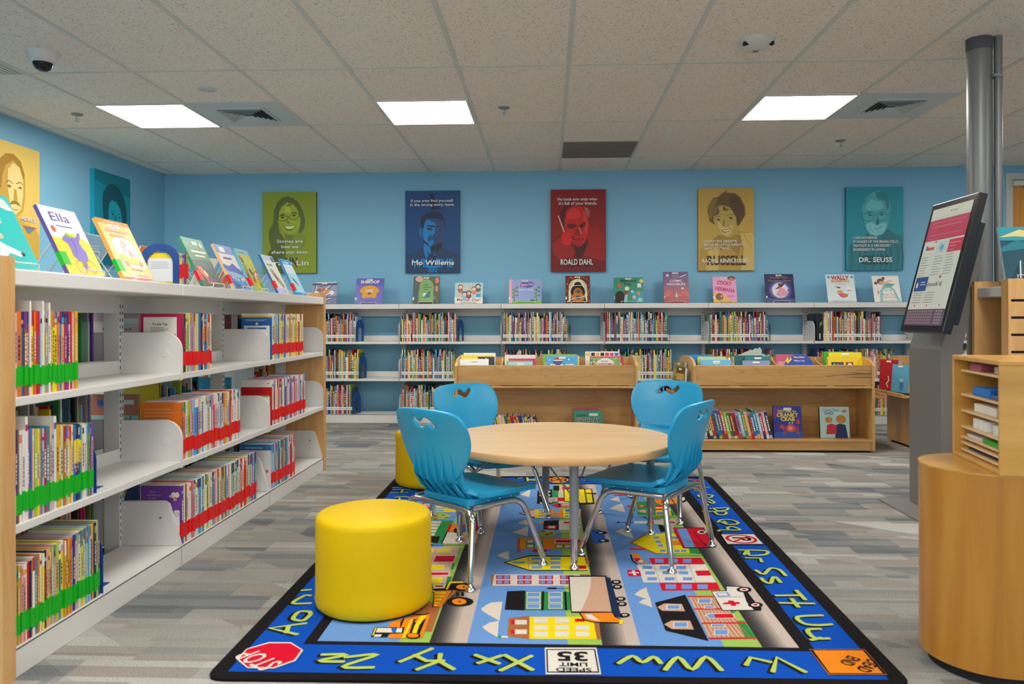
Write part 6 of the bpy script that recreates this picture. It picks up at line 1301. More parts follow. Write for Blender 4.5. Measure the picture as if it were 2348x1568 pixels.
p bb 5 -381,3345 -386,3431 -364,3431 -357,3345
p cr 4 -441,3336 -301,3340 -298,3172 -439,3169
p tan 5 -365,3338 -301,3340 -298,3172 -362,3171
l k 4,0.006 -440,3341 -440,3169
p k 5 -390,3362 -389,3348 -390,3337 -392,3328 -396,3324 -400,3324 -404,3328 -408,3336 -412,3348 -414,3361 -415,3374 -414,3386 -412,3395 -409,3399 -405,3400 -400,3395 -396,3386 -392,3375
l k 4,0.004 -507,3146 -349,3150
p k 5 -501,3154 -475,3155 -473,3137 -498,3137
p pk 3 -564,3105 -342,3134 -366,2897 -369,2747 -499,2743
p pk 3 -579,2998 -360,3004 -356,2663 -512,2651
p cr 4 -507,3094 -458,3096 -454,3039 -502,3037
p y 5 -505,3088 -460,3089 -457,3045 -501,3043
p cr 4 -446,3096 -388,3098 -385,3041 -442,3039
p y 5 -444,3089 -390,3091 -388,3047 -441,3045
p cr 4 -495,3020 -457,3021 -454,2973 -491,2972
p y 5 -493,3014 -459,3015 -457,2979 -490,2978
p cr 4 -486,2959 -456,2960 -453,2914 -483,2913
p y 5 -484,2953 -458,2954 -456,2919 -482,2919
p cr 4 -444,3010 -361,3012 -359,2926 -440,2920
p r 5 -440,3002 -363,3005 -363,2932 -439,2927
p lg 4 -363,3117 -341,3134 -342,3025 -361,3024
p lg 4 -363,2911 -342,2912 -341,2807 -362,2810
p g 5 -364,2911 -353,2911 -352,2837 -360,2834
p cr 4 -444,2894 -388,2896 -387,2836 -441,2835
p y 5 -440,2887 -389,2889 -389,2843 -440,2841
p y 5 -474,2886 -458,2887 -456,2844 -467,2844
p y 5 -493,3000 -459,3001 -458,2979 -489,2978
p y 5 -484,2955 -457,2956 -458,2915 -479,2915
p cr 4 -440,2811 -360,2813 -358,2773 -437,2768
p r 5 -436,2804 -364,2806 -363,2780 -435,2774
p cr 4 -441,2754 -379,2759 -375,2668 -436,2667
p y 5 -438,2748 -412,2749 -409,2673 -435,2673
p y 5 -408,2749 -380,2751 -377,2674 -405,2674
p g 5 -363,2760 -345,2761 -347,2713 -352,2712 -354,2669 -358,2669
p br 3 -485,2507 -378,2511 -337,2628 -309,2629 -348,2462 -346,2275 -370,2276 -370,2226 -413,2225 -435,2408
p sky 4 -513,2357 -442,2383 -426,2341 -444,2294 -481,2293
p k 4 -417,2613 -408,2689 -359,2684 -354,2716 -299,2719 -297,2696 -340,2685 -325,2622 -352,2467 -375,2468 -387,2597
p y 5 -411,2619 -405,2681 -400,2680 -403,2626 -385,2614 -350,2618 -388,2603
p w 5 -400,2677 -358,2681 -357,2642 -397,2635
p r 6 -393,2668 -365,2669 -363,2654 -391,2653
p y 5 -349,2709 -300,2711 -298,2699 -342,2695 -345,2627 -352,2633
p o 5 -387,2611 -329,2621 -347,2471 -371,2472
p y 6 -385,2602 -348,2603 -346,2588 -383,2587
p y 6 -381,2571 -350,2572 -348,2558 -379,2557
p y 6 -376,2541 -354,2542 -352,2527 -374,2527
p y 6 -372,2511 -358,2511 -356,2498 -370,2497
p y 6 -369,2490 -361,2490 -359,2476 -367,2476
p k 5 -255,2656 -256,2641 -262,2628 -271,2618 -284,2613 -298,2613 -311,2617 -323,2626 -331,2639 -336,2653 -335,2668 -330,2682 -320,2692 -307,2698 -293,2698 -279,2693 -267,2684 -259,2671
p o 6 -276,2655 -277,2647 -280,2640 -285,2634 -291,2631 -298,2631 -306,2634 -312,2639 -316,2646 -319,2654 -318,2662 -315,2670 -310,2675 -304,2678 -296,2679 -289,2676 -283,2671 -278,2663
p k 7 -287,2655 -287,2653 -288,2651 -289,2650 -291,2649 -292,2649 -294,2650 -295,2651 -296,2653 -297,2655 -297,2657 -296,2659 -295,2660 -294,2661 -292,2661 -290,2660 -289,2659 -288,2657
p k 5 -245,2519 -247,2505 -253,2492 -264,2483 -278,2477 -293,2477 -308,2481 -321,2490 -330,2502 -335,2517 -334,2531 -328,2544 -317,2554 -303,2560 -287,2560 -271,2556 -258,2546 -249,2534
p o 6 -269,2519 -269,2509 -272,2501 -278,2495 -285,2492 -293,2491 -301,2494 -308,2500 -313,2508 -316,2517 -316,2526 -313,2535 -307,2541 -300,2545 -291,2545 -283,2542 -276,2536 -271,2528
p k 7 -287,2518 -287,2516 -287,2514 -288,2512 -290,2512 -291,2512 -293,2512 -294,2514 -295,2516 -296,2518 -296,2520 -295,2522 -294,2523 -293,2524 -291,2524 -290,2524 -288,2522 -287,2520
p k 5 -313,2605 -302,2605 -298,2568 -308,2568
p k 5 -296,2606 -286,2606 -282,2569 -292,2569
p o 5 -483,2341 -454,2368 -372,2408 -370,2366 -367,2252 -368,2226 -464,2222 -482,2302
p k 6 -453,2342 -450,2373 -446,2373 -444,2312 -447,2303
p y 6 -425,2367 -418,2367 -418,2225 -427,2224
p k 6 -416,2365 -379,2368 -379,2241 -409,2238
p k 6 -440,2405 -386,2410 -378,2421 -375,2417 -383,2401 -439,2398
p o 7 -409,2360 -388,2363 -389,2342 -409,2341
p y 7 -399,2394 -380,2399 -391,2319 -390,2296 -389,2256 -403,2255 -405,2318
p k 7 -374,2241 -374,2234 -377,2228 -382,2223 -388,2221 -396,2220 -403,2222 -410,2227 -414,2233 -417,2240 -417,2247 -414,2253 -409,2258 -403,2261 -395,2261 -388,2259 -381,2254 -376,2248
p o 8 -380,2243 -380,2238 -382,2233 -386,2230 -391,2228 -397,2227 -403,2229 -408,2232 -411,2237 -413,2242 -413,2247 -411,2252 -407,2256 -402,2258 -397,2258 -391,2256 -386,2253 -382,2248
p k 6 -523,2300 -433,2303 -429,2259 -470,2249 -471,2229 -519,2231
p y 7 -520,2296 -516,2296 -513,2239 -517,2239
p w 7 -513,2294 -438,2296 -434,2263 -511,2261
p bb 8 -472,2295 -454,2296 -452,2263 -462,2263
p w 7 -511,2247 -489,2248 -491,2231 -510,2230
p o 7 -465,2253 -447,2254 -447,2228 -463,2227
s lime 0.0145 -743,2324 -839,2285 -743,2243
s lime 0.0145 -787,2303 -777,2255
s lime 0.0145 -758,2418 -791,2417 -794,2366 -778,2348 -755,2350 -749,2397 -760,2418
s lime 0.0145 -842,2607 -818,2613
s lime 0.0145 -801,2559 -821,2555 -836,2488 -780,2489
s lime 0.0145 -625,2109 -559,2111 -623,2071 -558,2068
s lime 0.0145 -557,2095 -473,2115 -550,2038 -469,2036
s lime 0.0145 -401,2074 -329,2157
s lime 0.0145 -369,2114 -331,2080 -286,2082
s lime 0.0145 -347,2029 -296,2080 -299,2123
s lime 0.0145 -296,2080 -252,2034
s lime 0.0145 -200,2120 -134,2071
s lime 0.0145 -188,2072 -131,2118
s lime 0.0145 -119,2122 -43,2037
s lime 0.0145 -47,2119 -125,2031
s lime 0.0145 191,2084 232,2129 255,2091 289,2126 303,2088
s lime 0.0145 310,2049 356,2126 381,2052 433,2131 457,2052
s lime 0.0145 531,2085 554,2130 599,2105
s lime 0.0145 591,2048 626,2133 674,2049
s lime 0.011 801,4323 848,4324 795,4239 831,4240
s lime 0.011 793,4190 817,4182
s lime 0.011 872,4268 883,4259
s lime 0.012 866,4070 837,4019 795,4023 790,4075 828,4096 866,4070
s lime 0.012 814,3933 826,3896 841,3927 826,3984
s lime 0.012 792,3791 880,3807 859,3758 820,3748 809,3791
s lime 0.012 745,3730 848,3733 839,3679 806,3672 800,3727
s lime 0.013 774,3540 803,3584 850,3575 863,3523 826,3499 802,3508 789,3548 775,3537
s lime 0.013 807,3553 807,3513
s lime 0.013 746,3388 758,3409 842,3410 823,3464 795,3444 795,3412
s lime 0.014 768,3115 869,3108 854,3059 791,3047 797,3106 771,3055
s lime 0.014 769,3014 821,3012 815,2967
s lime 0.014 767,2866 782,2823 825,2890 854,2876 857,2811
s lime 0.014 762,2780 764,2745 779,2728 805,2787 817,2790 817,2738
s lime 0.0145 765,2607 846,2613
s lime 0.0145 847,2657 848,2573
s lime 0.0145 758,2540 862,2538
s lime 0.0145 806,2577 804,2507
s lime 0.0145 854,2438 776,2424 777,2373 813,2360 857,2367
s lime 0.0145 811,2332 772,2322 774,2266 812,2263
s lime 0.0145 760,2252 791,2266
s lime 0.011 -856,4210 -803,4212
s lime 0.011 -846,4162 -753,4162
s lime 0.011 -841,4081 -752,4092
s lime 0.011 -790,4152 -786,4091
s lime 0.011 -799,3979 -757,3994 -710,3968 -710,3928 -756,3920 -771,3966
s lime 0.013 -173,4474 -153,4486
s lime 0.013 -120,4494 -115,4402
s lime 0.013 -113,4435 -59,4455
s lime 0.013 -113,4429 -58,4413
s lime 0.013 210,4414 251,4406
p w 3 -804,2184 -740,2185 -688,2135 -687,2066 -730,2019 -802,2019 -853,2071 -851,2138
p r 4 -800,2176 -739,2177 -694,2135 -693,2072 -735,2026 -803,2026 -846,2072 -847,2134
p w 3 -10,2173 136,2178 138,2015 -7,2010
p k 4 -6,2163 132,2168 134,2023 -4,2019
p w 5 -2,2156 128,2161 130,2030 0,2025
p br 3 731,2188 887,2193 882,2037 729,2032
p k 4 732,2184 884,2189 881,2041 733,2036
p o 5 740,2179 878,2183 873,2044 736,2041
p k 3 742,3349 890,3354 887,3188 733,3183
p w 4 744,3337 884,3341 884,3199 739,3195
p o 3 120,4432 115,4406 104,4382 88,4365 69,4355 49,4354 30,4363 15,4380 4,4403 1,4429 5,4456 15,4481 31,4499 51,4509 72,4510 91,4501 107,4483 117,4459
l k 4,0.012 9,4494 120,4383
l k 4,0.012 9,4380 123,4497
p k 4 30,4433 29,4426 28,4419 26,4415 23,4412 20,4412 18,4414 16,4419 14,4425 14,4433 14,4440 16,4446 18,4451 21,4454 23,4454 26,4451 28,4447 29,4440
p k 4 110,4435 109,4428 108,4422 106,4417 103,4414 100,4414 98,4417 96,4421 94,4428 94,4435 95,4442 96,4449 98,4453 101,4456 104,4456 106,4454 108,4449 110,4442
p r 3 795,4503 868,4437 801,4390 789,4418
p cr 4 805,4470 843,4436 806,4419"""
# ------------------------------------------------------------------ rug (printed town and alphabet border)
CO = dict(bl='0A50BA', k='1d191b', sky='6c9ad8', lime='b9cd5e', y='f3da12', r='d5122f', w='e0dad0', tan='cfa68c', g='2f8f45', o='ee8a1e', br='ab6a3c', sw='c6b6ac', lg='9dc05c', db='1c2f52', gy='8a8480', pk='d5b09c', bb='2a5fc0', cr='ddd3c4')
RT = .008
rug = thing('rug', 'large blue-bordered rug printed with town roads, vehicles and alphabet letters', 'rug', (0, 0, 0))
q = [(-.894, 1.962), (.925, 1.985), (.957, 4.572), (-.893, 4.53)]
def corner(q, r):
    o = []
    for i in range(4):
        a, b, c_ = Vector(q[i-1]), Vector(q[i]), Vector(q[(i+1) % 4]); s, e = b + (a-b).normalized() * r, b + (c_-b).normalized() * r
        for k in range(5): t = k / 4; o.append(tuple(s * (1-t)**2 + b * 2 * t * (1-t) + e * t * t))
    return o
s = MB().prism(corner(q, .05), 'z', 0, RT, '1b181a'); s.build('rug_base', M['rug'], rug)
s = MB(); A = Art(s, (0, 0, RT), (1, 0, 0), (0, 1, 0), step=.00025, inc=1e-6)
A.poly(CO['bl'], 1, -.848, 2.003, .876, 2.015, .908, 4.50, -.848, 4.485)
A.poly(CO['k'], 2, -.703, 2.178, .748, 2.178, .765, 4.352, -.703, 4.352)
rp = s
def rowmap(L):
    return [(float(a.split(',')[0]) / 1000, float(a.split(',')[1]) / 1000) for a in L]
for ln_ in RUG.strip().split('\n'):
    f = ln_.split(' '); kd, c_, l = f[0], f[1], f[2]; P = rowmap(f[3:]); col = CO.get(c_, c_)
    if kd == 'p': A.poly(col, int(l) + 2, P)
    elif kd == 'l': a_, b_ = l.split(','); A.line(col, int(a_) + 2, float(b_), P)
    elif kd == 's':
        wd_ = float(l); Q = [tuple(v)[:2] for v in smooth_path([(p[0], p[1], 0) for p in P], 4)] if len(P) > 3 else P
        A.line(CO['k'], 4, wd_ * 1.15, [(p[0] - .009, p[1] - .005) for p in Q]); A.line(CO['lime'], 5, wd_, Q)
        for p in (Q[0], Q[-1]): A.ell(CO['lime'], 6, p[0], p[1], wd_ * .5, wd_ * .5, 8)
for i, s_ in enumerate(('Cc', 'Dd', 'Ee', 'Ff')): A.text(s_, -.76, 2.86 + i * .21, .085, CO['lime'], 5, rot=-pi/2, bold=.01)
A.text('STOP', -.772, 2.094, .066, 'e6dcd4', 9, .138, .01, rot=atan2(.069, -.092))
A.text('35', .066, 2.145, .055, CO['k'], 10, .085, .03, rot=pi); A.text('LIMIT', .067, 2.078, .022, CO['k'], 10, .075, .02, rot=pi); A.text('SPEED', .067, 2.047, .022, CO['k'], 10, .094, .02, rot=pi)
A.text('DEAD', .84, 2.096, .034, CO['k'], 10, .085, .02, rot=radians(228)); A.text('END', .803, 2.125, .034, CO['k'], 10, .062, .02, rot=radians(228))
cx_, cy_ = .812, 3.266
ring = [(cx_ + .058 * cos(radians(a)), cy_ + .058 * sin(radians(a))) for a in range(0, 361, 15)]; A.line(CO['r'], 9, .013, ring); A.line(CO['r'], 10, .011, cx_ - .04, cy_ - .04, cx_ + .04, cy_ + .04)
A.text('P', cx_ - .03, cy_ + .0, .07, CO['k'], 8, None, .03, rot=-pi/2)
s.build('printed_pile', M['rug'], rug)
# ------------------------------------------------------------------ round table
FT = RT + .001
t = thing('round_table', 'low round maple-topped table with grey adjustable legs on the rug', 'table', (.0425, 3.237, FT)); hT = .44 - FT
MB().lathe([(.4815, hT - .03), (.484, hT - .027), (.484, hT - .003), (.481, hT)], n=96).build('tabletop', [M['tabletop'], M['tableedge']], t)
tp = [o for o in t.children][0]
for p in tp.data.polygons:
    if abs(p.normal.z) < .9: p.material_index = 1
for (x, y) in ((.055, -.374), (-.41, -.034), (.4, .095), (-.052, .43)):
    a = atan2(y, x)
    lg = MB().lathe([(.0175, .115), (.0175, hT - .03)], (x, y, 0), 20).build('leg', M['legpaint'], t)
    s = MB().lathe([(.0135, .025), (.0135, .12)], (x, y, 0), 16); s.build('height_insert', M['chrome'], lg)
    MB().lathe([(.02, 0), (.021, .005), (.014, .014), (.008, .018), (.008, .026)], (x, y, 0), 16).build('glide', M['chrome'], lg)
    for dq in (-1, 1):
        b_ = a + dq * .55; MB().tube([(x * .97, y * .97, hT - .17), (.2 * cos(b_), .2 * sin(b_), hT - .031)], .0035, 6).build('brace', M['grey'], lg)
# ------------------------------------------------------------------ chairs
def inside(p, poly):
    c_ = False; j = len(poly) - 1
    for i in range(len(poly)):
        if (poly[i][1] > p[1]) != (poly[j][1] > p[1]) and p[0] < (poly[j][0]-poly[i][0]) * (p[1]-poly[i][1]) / (poly[j][1]-poly[i][1]) + poly[i][0]: c_ = not c_
        j = i
    return c_
def sheet(outline, holes, f, step=.02, thick=.01, name='x', mat_=None, parent=None):
    vs = [Vector(p) for p in outline]; ed = [(i, (i+1) % len(vs)) for i in range(len(vs))]
    for h in holes: b_ = len(vs); vs += [Vector(p) for p in h]; ed += [(b_ + i, b_ + (i+1) % len(h)) for i in range(len(h))]
    x0 = min(p[0] for p in outline); x1 = max(p[0] for p in outline); y0 = min(p[1] for p in outline); y1 = max(p[1] for p in outline); x = x0
    def far(p): return min((Vector(p) - v).length for v in B0) > step * .5
    B0 = list(vs)
    while x < x1:
        y = y0
        while y < y1:
            if inside((x, y), outline) and not any(inside((x, y), h) for h in holes) and far((x, y)): vs.append(Vector((x, y)))
            y += step
        x += step
    r = delaunay_2d_cdt(vs, ed, [], 1, 1e-6); V, F = r[0], r[2]; F2 = []
    for f_ in F:
        c_ = sum((V[i] for i in f_), Vector((0, 0))) / len(f_)
        if inside(c_, outline) and not any(inside(c_, h) for h in holes): F2.append(f_)
    m = MB(); m.add([f(v.x, v.y) for v in V], F2, None, 0, True); o = m.build(name, mat_, parent)
    sd = o.modifiers.new('thickness', 'SOLIDIFY'); sd.thickness = thick; sd.offset = 0
    bv = o.modifiers.new('bevel', 'BEVEL'); bv.width = thick * .3; bv.segments = 2; bv.limit_method = 'ANGLE'; bv.angle_limit = radians(60)
    es = o.modifiers.new('split', 'EDGE_SPLIT'); es.split_angle = radians(50)
    return o
def by(z):     # side profile of the back: y at height z
    P = [(.29, -.118), (.32, -.15), (.36, -.172), (.42, -.186), (.5, -.205), (.61, -.243)]
    for (a, u), (b, v) in zip(P, P[1:]):
        if z <= b: return u + (v - u) * max(0, (z - a)) / (b - a)
    return P[-1][1]
def make_chair():
    t = thing('chair', 'x', 'chair')
    half = [(0, .338), (.05, .342), (.09, .356), (.125, .382), (.155, .42), (.178, .465), (.188, .51), (.186, .55), (.172, .585), (.145, .602), (.1, .609), (.05, .612)]
    out = half + [(0, .613)] + [(-x, z) for x, z in half[:0:-1]]
    out = [tuple(v)[:2] for v in smooth_path([(x, z, 0) for x, z in out], 3, True)]
    hp = [(763,215),(790,175),(825,160),(855,165),(880,195),(900,190),(925,155),(945,158),(952,180),(925,225),(890,248),(860,240),(830,213),(800,225),(775,250)]
    hole = [tuple(v)[:2] for v in smooth_path([(-(x - 857) * .0006, .563 - (y - 203) * .00045, 0) for x, y in hp], 2, True)]
    bf = lambda x, z: (x, by(z) + .9 * x * x * (1 if z > .4 else 1), z)
    bk = sheet(out, [hole], bf, .018, .011, 'backrest', M['blue'], t)
    r = MB()
    for i in range(6):
        x = -.1 + i * .04; z1 = .505 - abs(x) * .35; zb = .352 + abs(x) * .22
        P = [(z1, 0), (z1 - .06, .006), (zb + .02, .015), (zb - .004, .019), (.325, .012), (.292, .01), (.285, -.02)]
        pr = [(by(z) + .9*x*x - .004 - d, z) for z, d in P] + [(by(z) + .9*x*x + .001, z) for z, d in P[::-1]]
        r.prism(pr, 'x', x - .0022, x + .0022)
        r.prism([(by(z) + .9*x*x + d, z) for z, d in ((.51, .0052), (.37, .0052), (.37, .0062), (.51, .0062))], 'x', x - .001, x + .001)
    r.build('rib', M['blue'], bk)
    neck = [(-.122, .283), (.122, .283), (.118, .33), (.128, .40), (-.128, .40), (-.118, .33)]
    sheet(neck, [], lambda x, z: (x, by(z) + .9*x*x + .007, z), .02, .008, 'neck', M['blue'], t)
    so = [(-.125, -.125), (.125, -.125), (.155, -.09), (.168, 0), (.176, .1), (.172, .17), (.145, .208), (.09, .224), (0, .228), (-.09, .224), (-.145, .208), (-.172, .17), (-.176, .1), (-.168, 0), (-.155, -.09)]
    so = [tuple(v)[:2] for v in smooth_path([(x, y, 0) for x, y in so], 2, True)]
    sz = lambda x, y: (x, y, .298 + .16 * x * x * (1 - max(0, y) * 2.5) - .004 * sin((y + .12) * 9) - max(0, y - .12) ** 2 * 1.6 + max(0, -.09 - y) * .5)
    sheet(so, [], sz, .02, .018, 'seat', M['blue'], t)
    u = MB().prism(rrect(-.135, -.125, .135, .15, .03), 'z', .262, .288); u.build('seat_support', M['blue'], t, bevel=.004)
    s = MB()
    for x in (-.137, .137):
        for y in (-.04, .02, .08): s.lathe([(.003, -.003), (.005, .0), (.003, .003)], (x, y, .272), 8)
    s.build('rivet', M['chrome'], t)
    for sx in (-1, 1):
        lg = MB().tube(fillet([(sx*.2, .19, .03), (sx*.168, .105, .262), (sx*.152, .0, .262), (sx*.15, -.135, .262)], .05, 6), .0115, 12).build('leg', M['chrome'], t)
        MB().lathe([(.019, 0), (.02, .005), (.014, .013), (.008, .016), (.008, .03)], (sx*.2, .19, 0), 14).build('glide', M['chrome'], lg)
        lg = MB().tube(fillet([(sx*.2, -.19, .03), (sx*.172, -.15, .258), (sx*.08, -.15, .262)], .045, 6), .0115, 12).build('leg', M['chrome'], t)
        MB().lathe([(.019, 0), (.02, .005), (.014, .013), (.008, .016), (.008, .03)], (sx*.2, -.19, 0), 14).build('glide', M['chrome'], lg)
    MB().tube([(-.085, -.15, .262), (.085, -.15, .262)], .0115, 12).build('rear_crossbar', M['chrome'], t)
    return t
def dup(root):
    r = root.copy(); C.objects.link(r)
    for ch in list(root.children):
        c_ = ch.copy(); C.objects.link(c_); c_.parent = r
        for g in ch.children: d = g.copy(); C.objects.link(d); d.parent = c_
    return r
ch0 = make_chair()
for i, (x, y, fx, fy, lb) in enumerate([(-.294, 2.893, .65, .76, 'blue plastic chair on chrome legs, front left of the table, back to the camera'), (-.272, 3.6, .67, -.74, 'blue plastic chair on chrome legs, behind the table on the left, facing the camera'),
        (.40, 3.10, -.84, .54, 'blue plastic chair on chrome legs, front right of the table, seen from its side'), (.512, 3.765, -.48, -.876, 'blue plastic chair on chrome legs, behind the table on the right, facing the camera')]):
    c_ = ch0 if i == 0 else dup(ch0); c_.location = (x, y, FT); c_.rotation_euler = (0, 0, atan2(-fx, fy)); tag(c_, lb, 'chair', 'blue chairs around the round table')
# ------------------------------------------------------------------ yellow drum seats
for (x, y, lb) in [(-.572, 2.508, 'large yellow round drum seat nearest the camera, on the rug border'), (-.673, 4.335, 'yellow round drum seat at the far left corner of the rug, behind a chair')]:
    t = thing('drum_seat', lb, 'ottoman', (x, y, FT), group='yellow drum seats')
    MB().lathe([(.176, .004), (.186, .014), (.190, .03), (.188, .05), (.187, .16), (.187, .275), (.185, .289), (.179, .297), (.165, .301), (.1, .304), (.02, .305)], n=64).build('body', M['yellow'], t)
    MB().lathe([(.178, 0), (.18, .006)], n=48).build('base', M['black'], t)
# ------------------------------------------------------------------ wooden double-sided book bins
def case(x0, W, label, ledges=(True, True)):
    t = thing('book_bin_case', label, 'book case', (x0, 5.42, 0), 0, 'low wooden book bin cases'); D = .58
    arcp = [(0, .02), (.02, 0), (.055, 0), (.07, .018), (D - .07, .018), (D - .055, 0), (D - .02, 0), (D, .02), (D, .607)] + [(D/2 + (D/2 - .012) * cos(radians(a)), .612 + .052 * sin(radians(a))) for a in range(10, 171, 10)] + [(0, .607)]
    for x in (0, W - .018): MB().prism(arcp, 'x', x, x + .018).build('side_panel', M['woodcasez'], t, bevel=.004)
    for y0, y1 in ((.012, .026), (D - .026, D - .012)): MB().box(.018, y0, .466, W - .018, y1, .61).build('bin_front', M['woodcase'], t, bevel=.003)
    MB().box(.018, .004, .448, W - .018, D - .004, .463).build('bin_floor', M['woodcase'], t, bevel=.003)
    MB().box(.018, D/2 - .006, .09, W - .018, D/2 + .006, .655).build('centre_panel', M['woodcase'], t)
    for k in range(1, 4):
        x = W * k / 4
        MB().prism([(.028, .463), (.028, .6)] + [(.028 + (D/2 - .036) * sin(radians(a)), .6 + .048 * (1 - cos(radians(a)))) for a in range(15, 91, 15)] + [(D/2 - .008, .463)], 'x', x - .005, x + .005).build('divider', M['woodcase'], t)
        MB().prism([(D - .028, .463), (D - .028, .6), (D/2 + .008, .648), (D/2 + .008, .463)], 'x', x - .005, x + .005).build('divider', M['woodcase'], t)
        s = MB().lathe([(.006, 0), (.005, .003)], n=12); s.xf(Matrix.Translation((x - .002, .0125, .537)) @ Matrix.Rotation(pi/2, 4, 'X')); s.build('screw', M['grey'], t)
    g = MB()
    for a, b_ in ((.02, .2), (.26, .42), (.55, .74), (.78, .95)): g.box(W * a, .008, .463, W * b_, .02, .467)
    g.build('joint_gap_shade', M['dark'], t)  # black strips paint in the shade inside the board joints
    MB().box(.018, .006, .073, W - .018, D - .006, .09).build('lower_shelf', M['woodcase'], t, bevel=.003)
    for y0, y1 in ((.014, .03), (D - .03, D - .014)): MB().box(.018, y0, .016, W - .018, y1, .073).build('kick_board', M['woodcase'], t)
    for sd, on in zip((-1, 1), ledges):
        if on:
            xa = -.11 if sd < 0 else W; MB().box(xa, .08, .372, xa + .11, D - .04, .386).box(xa if sd < 0 else xa + .098, .08, .386, xa + .012 if sd < 0 else xa + .11, D - .04, .402).build('end_ledge', M['woodcase'], t, bevel=.003)
    return t
WA, WBc = 1.288, 1.247
case(-.655, WA, 'low maple book bin case behind the table, left of the gap')
case(1.02, WBc, 'low maple book bin case with dark knot streaks on its front, right of the gap')
case(2.6, 1.25, 'low maple book bin case seen end-on, half hidden by the kiosk')
s = MB()   # dark mineral streaks in the veneer of the right case
A = Art(s, (1.02, 5.4318, 0), (1, 0, 0), (0, 0, 1), step=.0003)
for x0, z0, x1, z1, w_ in ((.90, .535, 1.228, .553, .006), (1.0, .566, 1.228, .548, .004), (1.10, .578, 1.228, .572, .003), (1.02, .53, 1.228, .523, .005)):
    A.poly('8a6a3e', 1, x0, z0, (x0+x1)/2, (z0+z1)/2 + w_ * .6, x1, z1 + w_, x1, z1 - w_, (x0+x1)/2, (z0+z1)/2 - w_ * .6)
o = s.build('veneer_streak', M['canvas']); tc_ = [q_ for q_ in C.objects if q_.get('category') == 'book case'][1]; o.parent = tc_; o.matrix_parent_inverse = Matrix.Translation((-1.02, -5.42, 0))
def bin_cover(x, y, z, w, h, col, f, lb, lean=12, t=.016, rz=0):
    cover_book((x, y, z), rz, radians(lean), w, h, t, col, f, lb, 'board books in the wooden book bins', spine=col, white_tag=False, name='board_book')
def simple(col, c2, ttl=None, tcol='f2f0ea', tag_=True, th=.02, ty=.8, tw=None, extra=None):
    def f(A, w, h):
        A.rect(col, 1, 0, 0, w, h)
        if extra: extra(A, w, h)
        if c2: A.poly(c2, 2, w*.06, h*.5, w*.94, h*.5, w*.94, h*.76, w*.06, h*.76) if not extra else None
        if ttl: A.text(ttl, w/2, h*ty, th, tcol, 5, tw, .02)
        if tag_: A.rect('efece2', 8, w/2 - .025, h - .02, w/2 + .025, h - .007)
    return f
def ex_dino(A, w, h):
    A.ell('4a4f9a', 3, w*.36, h*.8, .034, .03); A.poly('c8242c', 4, w*.24,h*.86,w*.36,h*.98,w*.5,h*.86); A.line('f2f0ea', 5, .008, w*.24, h*.85, w*.5, h*.85); A.ell('f2f0ea', 3, w*.72, h*.88, .006); A.ell('f2f0ea', 3, w*.1, h*.86, .004); A.ell('d8242c', 5, w*.4, h*.62, .015)
def ex_xmas(A, w, h):
    A.ell('ece8e0', 2, w/2, h*.76, w*.3, h*.2, 20); A.scrib('b8262c', 3, w*.36, h*.84, w*.64, h*.87, 1, .6); A.rect('3a4a78', 3, w*.25, h*.5, w*.75, h*.56)
    for i in range(30): A.ell(random.choice(['4a6a3a', '7a9a5a', 'b8262c', 'e9ddc4']), 3, random.choice([random.uniform(.006, w*.22), random.uniform(w*.78, w-.006)]), random.uniform(h*.55, h*.96), .006, .005, 6)
def ex_dots(A, w, h):
    for i, c_ in enumerate(('e3c43a', '1c1c1c', 'e9a83a', '1c1c1c', 'c8242c', 'c83a8a', '3a6ab8')): A.rect(c_, 3, w*(.03+.14*i), h*.86, w*(.14+.14*i), h*.96)
def ex_worm(A, w, h):
    A.rect('e9c83a', 2, 0, 0, w*.12, h)
